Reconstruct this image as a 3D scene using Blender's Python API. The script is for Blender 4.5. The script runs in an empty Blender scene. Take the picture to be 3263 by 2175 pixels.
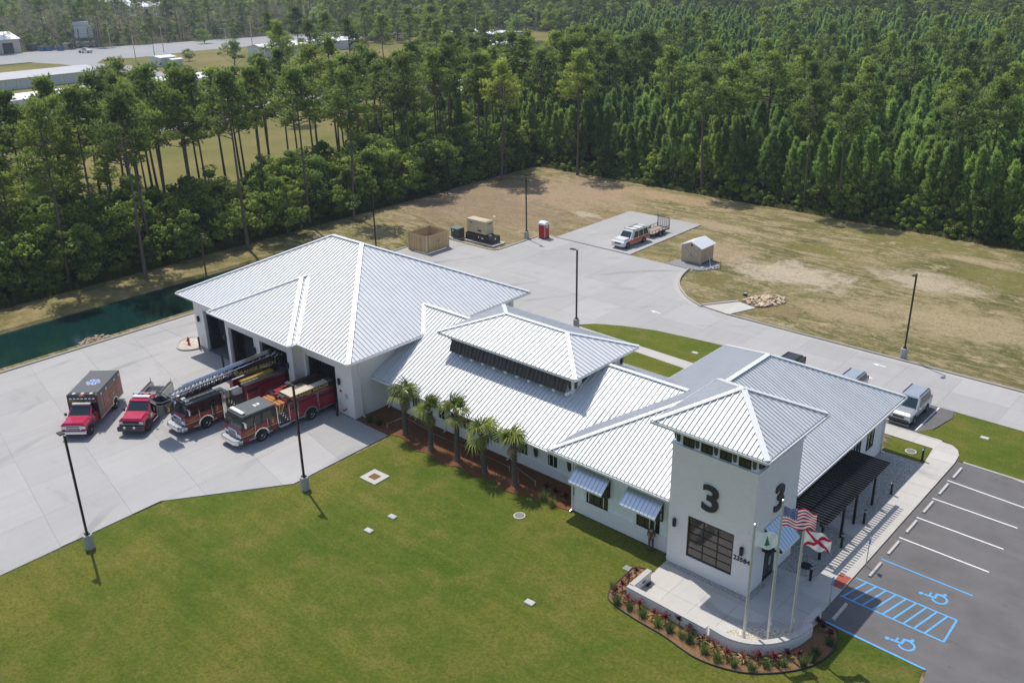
import bpy, bmesh, math, random
from mathutils import Vector, Matrix
rnd = random.Random(7)
D = bpy.data
SC = bpy.context.scene
COL = SC.collection
R = math.radians
PI = math.pi

# ------------------------------------------------------------ camera
F, PITCH, ROLL, YAW = 2970.078, 0.40088, -0.01747, -0.7399
CP = Vector((20.24511, -42.3961, 35.80245))
IW, IH = 3263.0, 2175.0
_f = Vector((math.sin(YAW) * math.cos(PITCH), math.cos(YAW) * math.cos(PITCH), -math.sin(PITCH)))
_r = Vector((math.cos(YAW), -math.sin(YAW), 0))
_u = _r.cross(_f)
_c, _s = math.cos(ROLL), math.sin(ROLL)
RIGHT, UP, FWD = _c * _r + _s * _u, -_s * _r + _c * _u, _f
cd = D.cameras.new("camera")
cd.sensor_width = 36.0
cd.lens = F / IW * 36.0
cd.clip_start, cd.clip_end = 0.5, 6000
cam = D.objects.new("camera", cd)
COL.objects.link(cam)
cam.matrix_world = Matrix(((RIGHT.x, UP.x, -FWD.x, CP.x), (RIGHT.y, UP.y, -FWD.y, CP.y), (RIGHT.z, UP.z, -FWD.z, CP.z), (0, 0, 0, 1)))
SC.camera = cam

def ray(u, v):
    return RIGHT * ((u - IW / 2) / F) + UP * (-(v - IH / 2) / F) + FWD
def G(u, v, z=0.0):
    """point of height z seen at photo pixel (u, v)"""
    d = ray(u, v)
    return CP + d * ((z - CP.z) / d.z)
def GD(x, y, z=0.0):
    return G(x * 1.38733, y * 1.38733, z)

# ------------------------------------------------------------ light
SUN_EL, SUN_AZ = R(61.5), R(162.0)          # direction TOWARDS the sun, azimuth from +X
sdir = Vector((math.cos(SUN_EL) * math.cos(SUN_AZ), math.cos(SUN_EL) * math.sin(SUN_AZ), math.sin(SUN_EL)))
w = D.worlds.new("World")
SC.world = w
w.use_nodes = True
wt = w.node_tree
sky = wt.nodes.new("ShaderNodeTexSky")
sky.sky_type = 'NISHITA'
sky.sun_disc = False
sky.sun_elevation = SUN_EL
sky.sun_rotation = R(90) - SUN_AZ
sky.air_density, sky.dust_density, sky.ozone_density = 1.0, 1.2, 1.2
bg = wt.nodes["Background"]
bg.inputs[1].default_value = 0.14
wt.links.new(sky.outputs[0], bg.inputs[0])
sl = D.lights.new("sun", 'SUN')
sl.energy = 3.65
sl.angle = R(0.5)
sl.color = (1.0, 0.955, 0.88)
so = D.objects.new("sun", sl)
COL.objects.link(so)
so.rotation_euler = (-sdir).to_track_quat('-Z', 'Y').to_euler()
SC.view_settings.view_transform = 'Standard'
SC.view_settings.look = 'None'
SC.view_settings.exposure = 0.10
SC.view_settings.gamma = 1.0
SC.cycles.max_bounces = 6
SC.cycles.diffuse_bounces = 4
SC.cycles.glossy_bounces = 3
SC.cycles.transmission_bounces = 4
SC.cycles.transparent_max_bounces = 6
SC.cycles.volume_bounces = 0
SC.cycles.caustics_reflective = False
SC.cycles.caustics_refractive = False

# ------------------------------------------------------------ object helpers
def link(o, parent=None):
    COL.objects.link(o)
    if parent is not None:
        o.parent = parent
    return o
def thing(name, label, cat, loc=(0, 0, 0), rz=0.0, group=None):
    o = D.objects.new(name, None)
    o.empty_display_size = 0.2
    link(o)
    o.location = loc
    o.rotation_euler = (0, 0, rz)
    return tag(o, label, cat, group)
def tag(o, label=None, cat=None, group=None, kind=None):
    if label: o["label"] = label
    if cat: o["category"] = cat
    if group: o["group"] = group
    if kind: o["kind"] = kind
    return o
def copy_tree(o, parent=None):
    c = o.copy()
    COL.objects.link(c)
    c.parent = parent
    for ch in list(o.children):
        copy_tree(ch, c)
    return c
class MB:
    """collects faces, built as one mesh object"""
    def __init__(s):
        s.v, s.f, s.m = [], [], []
    def add(s, vs, fs, mi=0):
        n = len(s.v)
        s.v += [tuple(p) for p in vs]
        s.f += [tuple(i + n for i in q) for q in fs]
        s.m += [mi] * len(fs)
        return s
    def box(s, c, d, rz=0, mi=0, M=None):
        x, y, z = d[0] / 2, d[1] / 2, d[2] / 2
        vs = [Vector((a * x, b * y, e * z)) for e in (-1, 1) for b in (-1, 1) for a in (-1, 1)]
        if rz: vs = [Matrix.Rotation(rz, 3, 'Z') @ p for p in vs]
        if M is not None: vs = [M @ p for p in vs]
        vs = [p + Vector(c) for p in vs]
        return s.add(vs, [(0, 2, 3, 1), (4, 5, 7, 6), (0, 1, 5, 4), (2, 6, 7, 3), (0, 4, 6, 2), (1, 3, 7, 5)], mi)
    def bb(s, x0, x1, y0, y1, z0, z1, mi=0):
        return s.box(((x0 + x1) / 2, (y0 + y1) / 2, (z0 + z1) / 2), (x1 - x0, y1 - y0, z1 - z0), 0, mi)
    def bbox(s, c, d, b=0.03, mi=0, seg=1):
        bm = bmesh.new()
        bmesh.ops.create_cube(bm, size=1)
        for p in bm.verts: p.co = Vector((p.co.x * d[0], p.co.y * d[1], p.co.z * d[2]))
        bmesh.ops.bevel(bm, geom=bm.edges[:], offset=b, segments=seg, affect='EDGES', profile=0.5)
        for p in bm.verts: p.co += Vector(c)
        bm.verts.index_update()
        s.add([p.co for p in bm.verts], [[p.index for p in f.verts] for f in bm.faces], mi)
        bm.free()
        return s
    def prism(s, poly, z0, z1, mi=0, cap0=True):
        n = len(poly)
        a = sum(poly[i][0] * poly[(i + 1) % n][1] - poly[(i + 1) % n][0] * poly[i][1] for i in range(n))
        if a < 0: poly = poly[::-1]
        vs = [(p[0], p[1], z0) for p in poly] + [(p[0], p[1], z1) for p in poly]
        fs = [tuple(range(n, 2 * n))] + [(i, (i + 1) % n, n + (i + 1) % n, n + i) for i in range(n)]
        if cap0: fs.append(tuple(range(n - 1, -1, -1)))
        return s.add(vs, fs, mi)
    def extr(s, poly, axis, a0, a1, mi=0):
        """poly in the plane across axis; x -> (y,z), y -> (x,z)"""
        n = len(poly)
        def P(p, t): return (t, p[0], p[1]) if axis == 'x' else (p[0], t, p[1])
        vs = [P(p, a0) for p in poly] + [P(p, a1) for p in poly]
        fs = [tuple(range(n)), tuple(range(2 * n - 1, n - 1, -1))] + [(i, n + i, n + (i + 1) % n, (i + 1) % n) for i in range(n)]
        return s.add(vs, fs, mi)
    def tube(s, p0, p1, r0, r1=None, n=8, mi=0, cap=True):
        r1 = r0 if r1 is None else r1
        p0, p1 = Vector(p0), Vector(p1)
        q = (p1 - p0).to_track_quat('Z', 'Y')
        ring = lambda p, r: [p + q @ Vector((r * math.cos(2 * PI * i / n), r * math.sin(2 * PI * i / n), 0)) for i in range(n)]
        vs = ring(p0, r0) + ring(p1, r1)
        fs = [(i, (i + 1) % n, n + (i + 1) % n, n + i) for i in range(n)]
        if cap: fs += [tuple(range(n - 1, -1, -1)), tuple(range(n, 2 * n))]
        return s.add(vs, fs, mi)
    def bar(s, p0, p1, w_, h, mi=0, up=(0, 0, 1)):
        p0, p1 = Vector(p0), Vector(p1)
        d = (p1 - p0).normalized()
        sd = d.cross(Vector(up)).normalized() * (w_ / 2)
        uu = sd.cross(d).normalized() * (h / 2)
        vs = [p + a * sd + b * uu for p in (p0, p1) for a, b in ((-1, -1), (1, -1), (1, 1), (-1, 1))]
        return s.add(vs, [(3, 2, 1, 0), (4, 5, 6, 7), (0, 1, 5, 4), (1, 2, 6, 5), (2, 3, 7, 6), (3, 0, 4, 7)], mi)
    def lathe(s, prof, c=(0, 0, 0), n=16, mi=0):
        vs, fs = [], []
        for r, z in prof:
            vs += [(c[0] + r * math.cos(2 * PI * i / n), c[1] + r * math.sin(2 * PI * i / n), c[2] + z) for i in range(n)]
        for k in range(len(prof) - 1):
            fs += [(k * n + i, k * n + (i + 1) % n, (k + 1) * n + (i + 1) % n, (k + 1) * n + i) for i in range(n)]
        fs += [tuple(range(n - 1, -1, -1)), tuple(range((len(prof) - 1) * n, len(prof) * n))]
        return s.add(vs, fs, mi)
    def poly(s, pts, mi=0):
        return s.add(pts, [tuple(range(len(pts)))], mi)
    def mesh(s, name, mats, smooth=False, fix=True):
        me = D.meshes.new(name)
        me.from_pydata(s.v, [], s.f)
        for mm in (mats if isinstance(mats, (list, tuple)) else [mats]): me.materials.append(mm)
        if any(s.m): me.polygons.foreach_set('material_index', s.m)
        if fix:
            bm = bmesh.new(); bm.from_mesh(me)
            bmesh.ops.recalc_face_normals(bm, faces=bm.faces[:])
            bm.to_mesh(me); bm.free()
        if smooth: me.polygons.foreach_set('use_smooth', [True] * len(me.polygons))
        me.update()
        return me
    def build(s, name, mats, parent=None, smooth=False, fix=True):
        return link(D.objects.new(name, s.mesh(name, mats, smooth, fix)), parent)
def part(name, me_or_mb, mats, parent, loc=None, rot=None, smooth=False):
    o = me_or_mb.build(name, mats, parent, smooth)
    if loc is not None: o.location = loc
    if rot is not None: o.rotation_euler = rot
    return o
def inst(name, me, parent, loc=(0, 0, 0), rot=(0, 0, 0), scale=None):
    o = link(D.objects.new(name, me), parent)
    o.location = loc; o.rotation_euler = rot
    if scale: o.scale = scale
    return o
_tc = {}
def text_mesh(body, size, depth, mat, sx=1.0, bold=0.0, res=2):
    key = (body, size, depth, mat.name, sx, bold)
    if key in _tc: return _tc[key]
    cu = D.curves.new("lettering", 'FONT')
    cu.body, cu.size, cu.extrude, cu.offset = body, size, depth, bold
    cu.align_x, cu.align_y = 'CENTER', 'CENTER'
    cu.resolution_u = res
    o = D.objects.new("lettering", cu)
    COL.objects.link(o)
    dg = bpy.context.evaluated_depsgraph_get()
    me = D.meshes.new_from_object(o.evaluated_get(dg))
    D.objects.remove(o)
    if sx != 1.0:
        for p in me.vertices: p.co.x *= sx
    me.materials.clear(); me.materials.append(mat)
    _tc[key] = me
    return me
def lettering(name, body, size, mat, parent, loc, rot, depth=0.004, sx=1.0, bold=0.0):
    return inst(name, text_mesh(body, size, depth, mat, sx, bold), parent, loc, rot)
def clip(poly, nx, ny, c):
    """keep nx*x+ny*y<=c"""
    out = []
    n = len(poly)
    for i in range(n):
        a, b = poly[i], poly[(i + 1) % n]
        da, db = nx * a[0] + ny * a[1] - c, nx * b[0] + ny * b[1] - c
        if da <= 0: out.append(a)
        if (da < 0 < db) or (db < 0 < da):
            t = da / (da - db)
            out.append((a[0] + (b[0] - a[0]) * t, a[1] + (b[1] - a[1]) * t))
    return out
def area(p):
    return 0.5 * abs(sum(p[i][0] * p[(i + 1) % len(p)][1] - p[(i + 1) % len(p)][0] * p[i][1] for i in range(len(p))))
def arc(cx, cy, r, a0, a1, n=10):
    return [(cx + r * math.cos(R(a0 + (a1 - a0) * i / n)), cy + r * math.sin(R(a0 + (a1 - a0) * i / n))) for i in range(n + 1)]
def smooth_path(pts, it=2):
    for _ in range(it):
        o = [pts[0]]
        for a, b in zip(pts, pts[1:]):
            o += [(a[0] * .75 + b[0] * .25, a[1] * .75 + b[1] * .25), (a[0] * .25 + b[0] * .75, a[1] * .25 + b[1] * .75)]
        pts = o + [pts[-1]]
    return pts
def inside(p, poly):
    c = False
    n = len(poly)
    for i in range(n):
        a, b = poly[i], poly[(i + 1) % n]
        if (a[1] > p[1]) != (b[1] > p[1]) and p[0] < (b[0] - a[0]) * (p[1] - a[1]) / (b[1] - a[1]) + a[0]: c = not c
    return c

# ------------------------------------------------------------ materials
class NT:
    def __init__(s, name):
        s.mat = D.materials.new(name); s.mat.use_nodes = True
        s.t = s.mat.node_tree; s.b = s.t.nodes["Principled BSDF"]
        s.out = s.t.nodes["Material Output"]
    def n(s, typ, **kw):
        o = s.t.nodes.new("ShaderNode" + typ)
        for k, v in kw.items(): setattr(o, k, v)
        return o
    def l(s, a, b): s.t.links.new(a, b)
    def coord(s, kind='Object', scale=(1, 1, 1), rot=(0, 0, 0)):
        c = s.n('TexCoord') if kind != 'World' else s.n('NewGeometry')
        m = s.n('Mapping')
        m.inputs['Scale'].default_value = scale; m.inputs['Rotation'].default_value = rot
        s.l(c.outputs['Position' if kind == 'World' else kind], m.inputs[0])
        return m.outputs[0]
    def noise(s, vec, scale, detail=4, rough=.6, dist=0.0):
        o = s.n('TexNoise')
        o.inputs['Scale'].default_value = scale; o.inputs['Detail'].default_value = detail
        o.inputs['Roughness'].default_value = rough; o.inputs['Distortion'].default_value = dist
        s.l(vec, o.inputs['Vector'])
        return o.outputs['Fac']
    def ramp(s, fac, stops, inter='LINEAR'):
        o = s.n('ValToRGB'); e = o.color_ramp; e.interpolation = inter
        while len(e.elements) < len(stops): e.elements.new(0.5)
        for q, (p, c) in zip(e.elements, stops):
            q.position = p; q.color = (c[0], c[1], c[2], 1) if not isinstance(c, (int, float)) else (c, c, c, 1)
        s.l(fac, o.inputs[0])
        return o.outputs[0]
    def mix(s, fac, a, b, mode='MIX'):
        o = s.n('Mix', data_type='RGBA', blend_type=mode)
        for i, v in ((0, fac), (6, a), (7, b)):
            if isinstance(v, (int, float)): o.inputs[i].default_value = v
            elif isinstance(v, tuple): o.inputs[i].default_value = (v[0], v[1], v[2], 1)
            else: s.l(v, o.inputs[i])
        return o.outputs[2]
    def math(s, op, a, b=0.0, cl=False):
        o = s.n('Math', operation=op, use_clamp=cl)
        for i, v in ((0, a), (1, b)):
            if isinstance(v, (int, float)): o.inputs[i].default_value = v
            else: s.l(v, o.inputs[i])
        return o.outputs[0]
    def bump(s, h, strength=.3, dist=.02):
        o = s.n('Bump')
        o.inputs['Strength'].default_value = strength; o.inputs['Distance'].default_value = dist
        s.l(h, o.inputs['Height']); s.l(o.outputs[0], s.b.inputs['Normal'])
    def col(s, c): 
        if isinstance(c, tuple): s.b.inputs['Base Color'].default_value = (c[0], c[1], c[2], 1)
        else: s.l(c, s.b.inputs['Base Color'])
        return s
    def pr(s, rough=.6, metal=0.0, spec=.5, coat=0.0):
        if isinstance(rough, (int, float)): s.b.inputs['Roughness'].default_value = rough
        else: s.l(rough, s.b.inputs['Roughness'])
        s.b.inputs['Metallic'].default_value = metal
        s.b.inputs['Specular IOR Level'].default_value = spec
        s.b.inputs['Coat Weight'].default_value = coat
        return s
def simple(name, c, rough=.6, metal=0.0, var=.12, scale=3.0, spec=.5, coat=0.0, bump=0.0, kind='Object'):
    m = NT(name)
    v = m.coord(kind)
    n1 = m.noise(v, scale, 5)
    cc = m.mix(m.ramp(n1, [(.3, 0.0), (.7, 1.0)]), tuple(x * (1 - var) for x in c), tuple(min(1, x * (1 + var)) for x in c))
    m.col(cc).pr(rough, metal, spec, coat)
    if bump: m.bump(m.noise(v, scale * 12, 3), bump, .01)
    return m.mat
M = {}
def ground_mat(name, fn):
    m = NT(name); fn(m); M[name] = m.mat
# ------------------------------------------------------------ ground materials
def f_concrete(m, base=(.412, .398, .385)):
    v = m.coord('World')
    big = m.noise(v, .12, 5, .65)
    v2 = m.coord('World', (1.6, .12, 1), (0, 0, R(12)))
    streak = m.noise(v2, 1.0, 5, .65)
    fine = m.noise(v, 9, 4, .7)
    oi = m.n('ObjectInfo')
    c = m.mix(m.ramp(big, [(.3, 0.), (.7, 1.)]), tuple(x * .84 for x in base), base)
    c = m.mix(m.ramp(streak, [(.42, 0.), (.72, .30)]), c, tuple(x * .66 for x in base))
    v3 = m.coord('World', (.25, 1.3, 1), (0, 0, R(-20)))
    tyre = m.noise(v3, .55, 6, .72, .6)
    c = m.mix(m.ramp(tyre, [(.57, 0.), (.68, .42)]), c, (.22, .215, .21))
    stain = m.noise(m.coord('World', (1, 1, 1), (0, 0, 1)), .9, 3, .5)
    c = m.mix(m.ramp(stain, [(.70, 0.), (.78, .22)]), c, (.30, .27, .23))
    c = m.mix(m.ramp(fine, [(.3, 0.), (.7, .16)]), c, (.62, .6, .57))
    c = m.mix(.22, c, m.ramp(oi.outputs['Random'], [(0., tuple(x * .70 for x in base)), (1., tuple(x * 1.2 for x in base))]))
    arcs = m.n('TexWave', wave_type='RINGS', rings_direction='Z'); arcs.inputs['Scale'].default_value = .055; arcs.inputs['Distortion'].default_value = 9; arcs.inputs['Detail'].default_value = 2; arcs.inputs['Detail Scale'].default_value = .25; m.l(m.coord('World'), arcs.inputs[0])
    c = m.mix(m.math('MULTIPLY', m.ramp(arcs.outputs['Fac'], [(.95, 0.), (.985, 1.)]), m.ramp(m.noise(v, .14, 2), [(.50, 0.), (.64, .42)])), c, (.19, .185, .18))
    m.col(c).pr(.8, 0, .3)
    m.bump(m.noise(v, 30, 3), .12, .01)
ground_mat('concrete', f_concrete)
ground_mat('concrete_light', lambda m: f_concrete(m, (.54, .51, .465)))
ground_mat('kerb', lambda m: f_concrete(m, (.46, .43, .39)))
def f_asphalt(m):
    v = m.coord('World')
    c = m.mix(m.ramp(m.noise(v, .35, 5, .65), [(.3, 0.), (.7, 1.)]), (.098, .091, .089), (.150, .142, .139))
    c = m.mix(m.ramp(m.noise(v, 26, 3, .8), [(.3, 0.), (.7, .5)]), c, (.19, .18, .175))
    c = m.mix(m.ramp(m.noise(m.coord('World', (.15, 1.2, 1), (0, 0, R(60))), 1.0, 5), [(.5, 0.), (.75, .45)]), c, (.19, .175, .165))
    c = m.mix(m.ramp(m.noise(v, .8, 6, .75), [(.62, 0.), (.70, .4)]), c, (.055, .053, .053))
    m.col(c).pr(.85, 0, .3); m.bump(m.noise(v, 40, 2), .4, .01)
ground_mat('asphalt', f_asphalt)
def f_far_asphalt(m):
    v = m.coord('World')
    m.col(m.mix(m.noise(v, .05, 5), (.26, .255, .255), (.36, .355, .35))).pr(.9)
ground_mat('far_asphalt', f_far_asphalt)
def f_lawn(m):
    v = m.coord('World')
    big = m.noise(v, .075, 6, .68, .6)
    mid = m.noise(v, .38, 6, .72, .3)
    fine = m.noise(v, 5.5, 6, .85)
    s1 = m.noise(m.coord('World', (.035, .75, 1), (0, 0, R(3))), 1.0, 4, .6, .2)     # mowing passes
    s2 = m.noise(m.coord('World', (.30, 2.6, 1), (0, 0, R(-6))), 1.0, 5, .7, .5)
    c = m.mix(m.ramp(big, [(.36, 0.), (.64, 1.)]), (0.093, 0.145, 0.015), (0.212, 0.198, 0.035))
    c = m.mix(m.ramp(s1, [(.36, .30), (.50, 0.)]), c, (0.076, 0.124, 0.013))
    c = m.mix(m.ramp(s1, [(.52, 0.), (.70, .28)]), c, (0.233, 0.238, 0.043))
    c = m.mix(m.ramp(mid, [(.50, 0.), (.70, .60)]), c, (0.279, 0.217, 0.065))
    c = m.mix(m.ramp(mid, [(.26, .65), (.44, 0.)]), c, (0.068, 0.127, 0.011))
    c = m.mix(m.ramp(s2, [(.56, 0.), (.74, .40)]), c, (0.296, 0.253, 0.080))
    c = m.mix(m.ramp(fine, [(.33, .85), (.56, 0.)]), c, (0.052, 0.083, 0.011))
    c = m.mix(m.ramp(fine, [(.56, 0.), (.78, .6)]), c, (0.274, 0.259, 0.075))
    c = m.mix(m.ramp(m.noise(v, .17, 5, .7, .8), [(.64, 0.), (.80, .35)]), c, (0.307, 0.200, 0.105))
    m.col(c).pr(.95, 0, .1)
    m.bump(m.noise(v, 12, 7, .9), 1.0, .09)
ground_mat('lawn', f_lawn)
def blob(m, c, r, dist):
    """soft noisy patch mask in world xy"""
    g = m.n('NewGeometry')
    vm = m.n('VectorMath', operation='SUBTRACT'); m.l(g.outputs['Position'], vm.inputs[0]); vm.inputs[1].default_value = (c[0], c[1], 0)
    v2 = m.n('VectorMath', operation='DIVIDE'); m.l(vm.outputs[0], v2.inputs[0]); v2.inputs[1].default_value = (r[0], r[1], 1e6)
    ln = m.n('VectorMath', operation='LENGTH'); m.l(v2.outputs[0], ln.inputs[0])
    return m.ramp(m.math('ADD', ln.outputs['Value'], m.math('MULTIPLY', m.math('SUBTRACT', dist, .5), 3.0)), [(.45, 1.), (1.0, 0.)])
def f_dirt(m):
    v = m.coord('World')
    big = m.noise(v, .06, 6, .7, .5)
    vt = m.coord('World', (.35, 1.4, 1), (0, 0, R(8)))
    tr = m.noise(vt, .5, 7, .8, 1.2)
    nd = m.noise(v, .35, 6, .75)
    fine = m.noise(v, 3.2, 6, .85, .8)
    soil, sand, straw, olive = (.27, .195, .13), (.54, .43, .31), (.43, .345, .20), (.125, .125, .032)
    c = m.mix(m.ramp(big, [(.40, 0.), (.58, 1.)]), (.30, .245, .11), olive)
    c = m.mix(m.ramp(tr, [(.50, 0.), (.57, .85)]), c, straw)
    c = m.mix(m.ramp(nd, [(.56, 0.), (.64, .85)]), c, (.48, .375, .23))
    c = m.mix(m.ramp(nd, [(.36, .8), (.45, 0.)]), c, (.115, .125, .028))
    c = m.mix(m.ramp(tr, [(.34, .8), (.45, 0.)]), c, (.10, .105, .028))
    tk = m.noise(m.coord('World', (.18, 3.2, 1), (0, 0, R(-14))), .9, 5, .7, 1.6)
    c = m.mix(m.ramp(tk, [(.57, 0.), (.63, .55)]), c, (.52, .41, .28))
    c = m.mix(m.ramp(tk, [(.36, .6), (.42, 0.)]), c, (.14, .105, .055))
    for px, rr, cc in [((1100, 460), (26, 17), (.35, .25, .165)), ((1330, 440), (14, 12), (.44, .315, .21)), ((1820, 628), (9.5, 5.0), (.62, .51, .38)), ((2130, 645), (7.5, 4.0), (.58, .47, .34)), ((2080, 550), (14, 3.4), (.20, .185, .055)), ((2310, 640), (7, 5), (.21, .19, .055)), ((1880, 575), (6, 2.4), (.21, .185, .055)), ((1640, 640), (3, 3), (.20, .17, .055)), ((1340, 490), (3.2, 1.6), (.55, .45, .34)), ((1660, 520), (9, 2.2), (.46, .36, .24)), ((1650, 575), (6, 5), (.44, .33, .21)), ((2200, 740), (13, 5.5), (.47, .37, .215)), ((1950, 720), (7, 3.4), (.45, .345, .20)), ((2250, 600), (5, 1.6), (.46, .36, .22)), ((1560, 455), (15, 3), (.46, .33, .19)), ((1760, 700), (5, 3), (.32, .24, .12))]:
        p = GD(*px)
        c = m.mix(m.math('MULTIPLY', blob(m, p, rr, nd), .80), c, cc)
    c = m.mix(m.ramp(fine, [(.34, .85), (.49, 0.)]), c, (.105, .085, .042))
    c = m.mix(m.ramp(fine, [(.55, 0.), (.75, .6)]), c, (.56, .45, .30))
    m.col(c).pr(.95, 0, .1); m.bump(m.noise(v, 3.5, 8, .85), 1.0, .2)
ground_mat('dirt', f_dirt)
def f_bank(m):
    v = m.coord('World')
    c = m.mix(m.ramp(m.noise(v, .35, 6, .7), [(.38, 0.), (.62, 1.)]), (.13, .125, .035), (.33, .25, .125))
    c = m.mix(m.ramp(m.noise(v, 4, 5, .8), [(.3, .7), (.5, 0.)]), c, (.08, .075, .025))
    m.col(c).pr(.95, 0, .1); m.bump(m.noise(v, 5, 6, .8), .8, .1)
ground_mat('bank', f_bank)
def f_forest(m):
    v = m.coord('World')
    c = m.mix(m.ramp(m.noise(v, .22, 6, .7), [(.35, 0.), (.65, 1.)]), (.028, .040, .010), (.085, .070, .034))
    m.col(c).pr(.95, 0, .1)
ground_mat('forest_floor', f_forest)
def f_meadow(m):
    v = m.coord('World')
    c = m.mix(m.ramp(m.noise(v, .045, 6, .7), [(.36, 0.), (.66, 1.)]), (.135, .140, .034), (.245, .190, .075))
    c = m.mix(m.ramp(m.noise(v, .5, 5, .7), [(.5, 0.), (.75, .5)]), c, (.12, .13, .03))
    m.col(c).pr(.95, 0, .1)
ground_mat('meadow', f_meadow)
def f_mulch(m):
    v = m.coord('World')
    c = m.mix(m.ramp(m.noise(v, 7, 6, .85), [(.3, 0.), (.7, 1.)]), (.10, .045, .022), (.33, .155, .075))
    m.col(c).pr(.95, 0, .1); m.bump(m.noise(v, 18, 4, .8), 1., .08)
ground_mat('mulch', f_mulch)
def f_straw(m):
    v = m.coord('World')
    c = m.mix(m.ramp(m.noise(v, 8, 6, .85), [(.3, 0.), (.7, 1.)]), (.17, .09, .045), (.42, .25, .13))
    m.col(c).pr(.95, 0, .1); m.bump(m.noise(v, 20, 4, .8), 1., .08)
ground_mat('straw', f_straw)
def f_gravel(dark, light, sc):
    def f(m):
        v = m.coord('World')
        vo = m.n('TexVoronoi'); vo.inputs['Scale'].default_value = sc; m.l(v, vo.inputs[0])
        c = m.ramp(vo.outputs['Color'], [(.1, dark), (.55, tuple((a + b) / 2 for a, b in zip(dark, light))), (.9, light)])
        c = m.mix(m.ramp(vo.outputs['Distance'], [(.38, 0.), (.7, .7)]), c, tuple(x * .4 for x in dark))
        m.col(c).pr(.8, 0, .3); m.bump(m.math('SUBTRACT', 1.0, vo.outputs['Distance']), 1., .05)
    return f
ground_mat('gravel', f_gravel((.38, .36, .33), (.72, .69, .63), 15))
ground_mat('river_rock', f_gravel((.55, .47, .36), (.88, .83, .74), 11))
def f_water(m):
    v = m.coord('World')
    m.col((.004, .027, .023)).pr(.05, 0, .5)
    m.b.inputs['IOR'].default_value = 1.33
    m.bump(m.noise(v, 2.6, 5, .65), .16, .03)
ground_mat('water', f_water)
M['white_paint'] = simple('white_paint', (.80, .80, .78), .6, var=.10, scale=3, kind='Object')
M['blue_paint'] = simple('blue_paint', (.10, .36, .68), .6, var=.12, scale=3)
M['red_paver'] = simple('red_paver', (.34, .08, .06), .8, var=.15, scale=6)

# ------------------------------------------------------------ ground sheets
def sheet(name, poly, z, mat, thick=0.0, parent=None, kind='structure'):
    mb = MB()
    if thick: mb.prism(poly, z - thick, z)
    else: mb.poly([(p[0], p[1], z) for p in (poly if sum(poly[i][0] * poly[(i + 1) % len(poly)][1] - poly[(i + 1) % len(poly)][0] * poly[i][1] for i in range(len(poly))) > 0 else poly[::-1])])
    o = mb.build(name, mat, parent, fix=bool(thick))
    # triangulate concave ngons safely
    bm = bmesh.new(); bm.from_mesh(o.data); bmesh.ops.triangulate(bm, faces=[f for f in bm.faces if len(f.verts) > 4]); bm.to_mesh(o.data); bm.free()
    if parent is None: tag(o, kind=kind)
    return o
PX0, PX1, PY0, PY1 = -79.6, -69.5, -140.0, 24.0      # pond
def terrain():
    mb = MB()
    B = 4000
    def q(x0, x1, y0, y1, z, mi): mb.add([(x0, y0, z), (x1, y0, z), (x1, y1, z), (x0, y1, z)], [(0, 1, 2, 3)], mi)
    z = -.08
    q(-B, PX0 - 7, -B, B, z, 0); q(61, B, -B, B, z, 0); q(PX0 - 7, 61, 82.2, B, z, 0); q(PX0 - 7, 61, -B, PY0, z, 0)
    # bank strip, lot, strip beyond the pond's end
    q(PX0 - 7, PX0, PY0, PY1, z, 1); q(PX1, 61, PY0, 82.2, z, 2); q(PX0 - 7, PX1, PY1, 82.2, z, 2)
    zb, s = -1.5, 1.6
    i = [(PX0 + s, PY0, zb), (PX1 - s, PY0, zb), (PX1 - s, PY1 - s * 2, zb), (PX0 + s, PY1 - s * 2, zb)]
    o = [(PX0, PY0, z), (PX1, PY0, z), (PX1, PY1, z), (PX0, PY1, z)]
    mb.add(i, [(0, 1, 2, 3)], 1)
    mb.add([o[0], i[0], i[3], o[3]], [(0, 1, 2, 3)], 1); mb.add([i[1], o[1], o[2], i[2]], [(0, 1, 2, 3)], 1); mb.add([i[3], i[2], o[2], o[3]], [(0, 1, 2, 3)], 1)
    tag(mb.build('ground', [M['forest_floor'], M['bank'], M['dirt']], fix=False), kind='structure')
terrain()
tag(sheet('pond_water', [(PX0 + .1, PY0), (PX1 - .1, PY0), (PX1 - .1, PY1 - .3), (PX0 + .1, PY1 - .3)], -.36, M['water']), kind='structure')
sheet('grass_field', [(-340, -30), (-112, -30), (-112, 62), (-116, 100), (-150, 100), (-190, 150), (-300, 260), (-340, 205)], -.06, M['meadow'])
sheet('storage_road', [(-392, 60), (-382, 118), (-378, 135), (-374, 146), (-358, 215), (-335, 300), (-305, 290), (-322, 200), (-327, 158), (-324, 130), (-330, 121), (-318, 113), (-299, 117), (-262, 112), (-262, 106), (-302, 104.3), (-325, 104.2), (-343, 100), (-347, 60)], -.02, M['far_asphalt'])
sheet('field_road', [(-180, 55), (-173, 55), (-173, 140), (-180, 140)], -.02, M['far_asphalt'])
sheet('storage_yard', [(-224, 48), (-196, 52), (-181, 78), (-181, 120), (-224, 110)], -.03, M['far_asphalt'])
sheet('highway', [(-640, 60), (-600, 215), (-570, 258), (-540, 330), (-534, 328), (-563, 255), (-593, 212), (-632, 60)], -.02, M['far_asphalt'])
sheet('far_yard', [(-150, 135), (-135, 150), (-150, 185), (-285, 262), (-292, 250), (-165, 165)], -.02, M['far_asphalt'])
sheet('far_green', [(-262, 262), (-225, 262), (-210, 285), (-280, 296)], -.05, M['meadow'])
sheet('fire_pit_clearing', [(-176, 232), (-150, 226), (-140, 246), (-168, 254)], -.05, M['concrete_light'])

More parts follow.
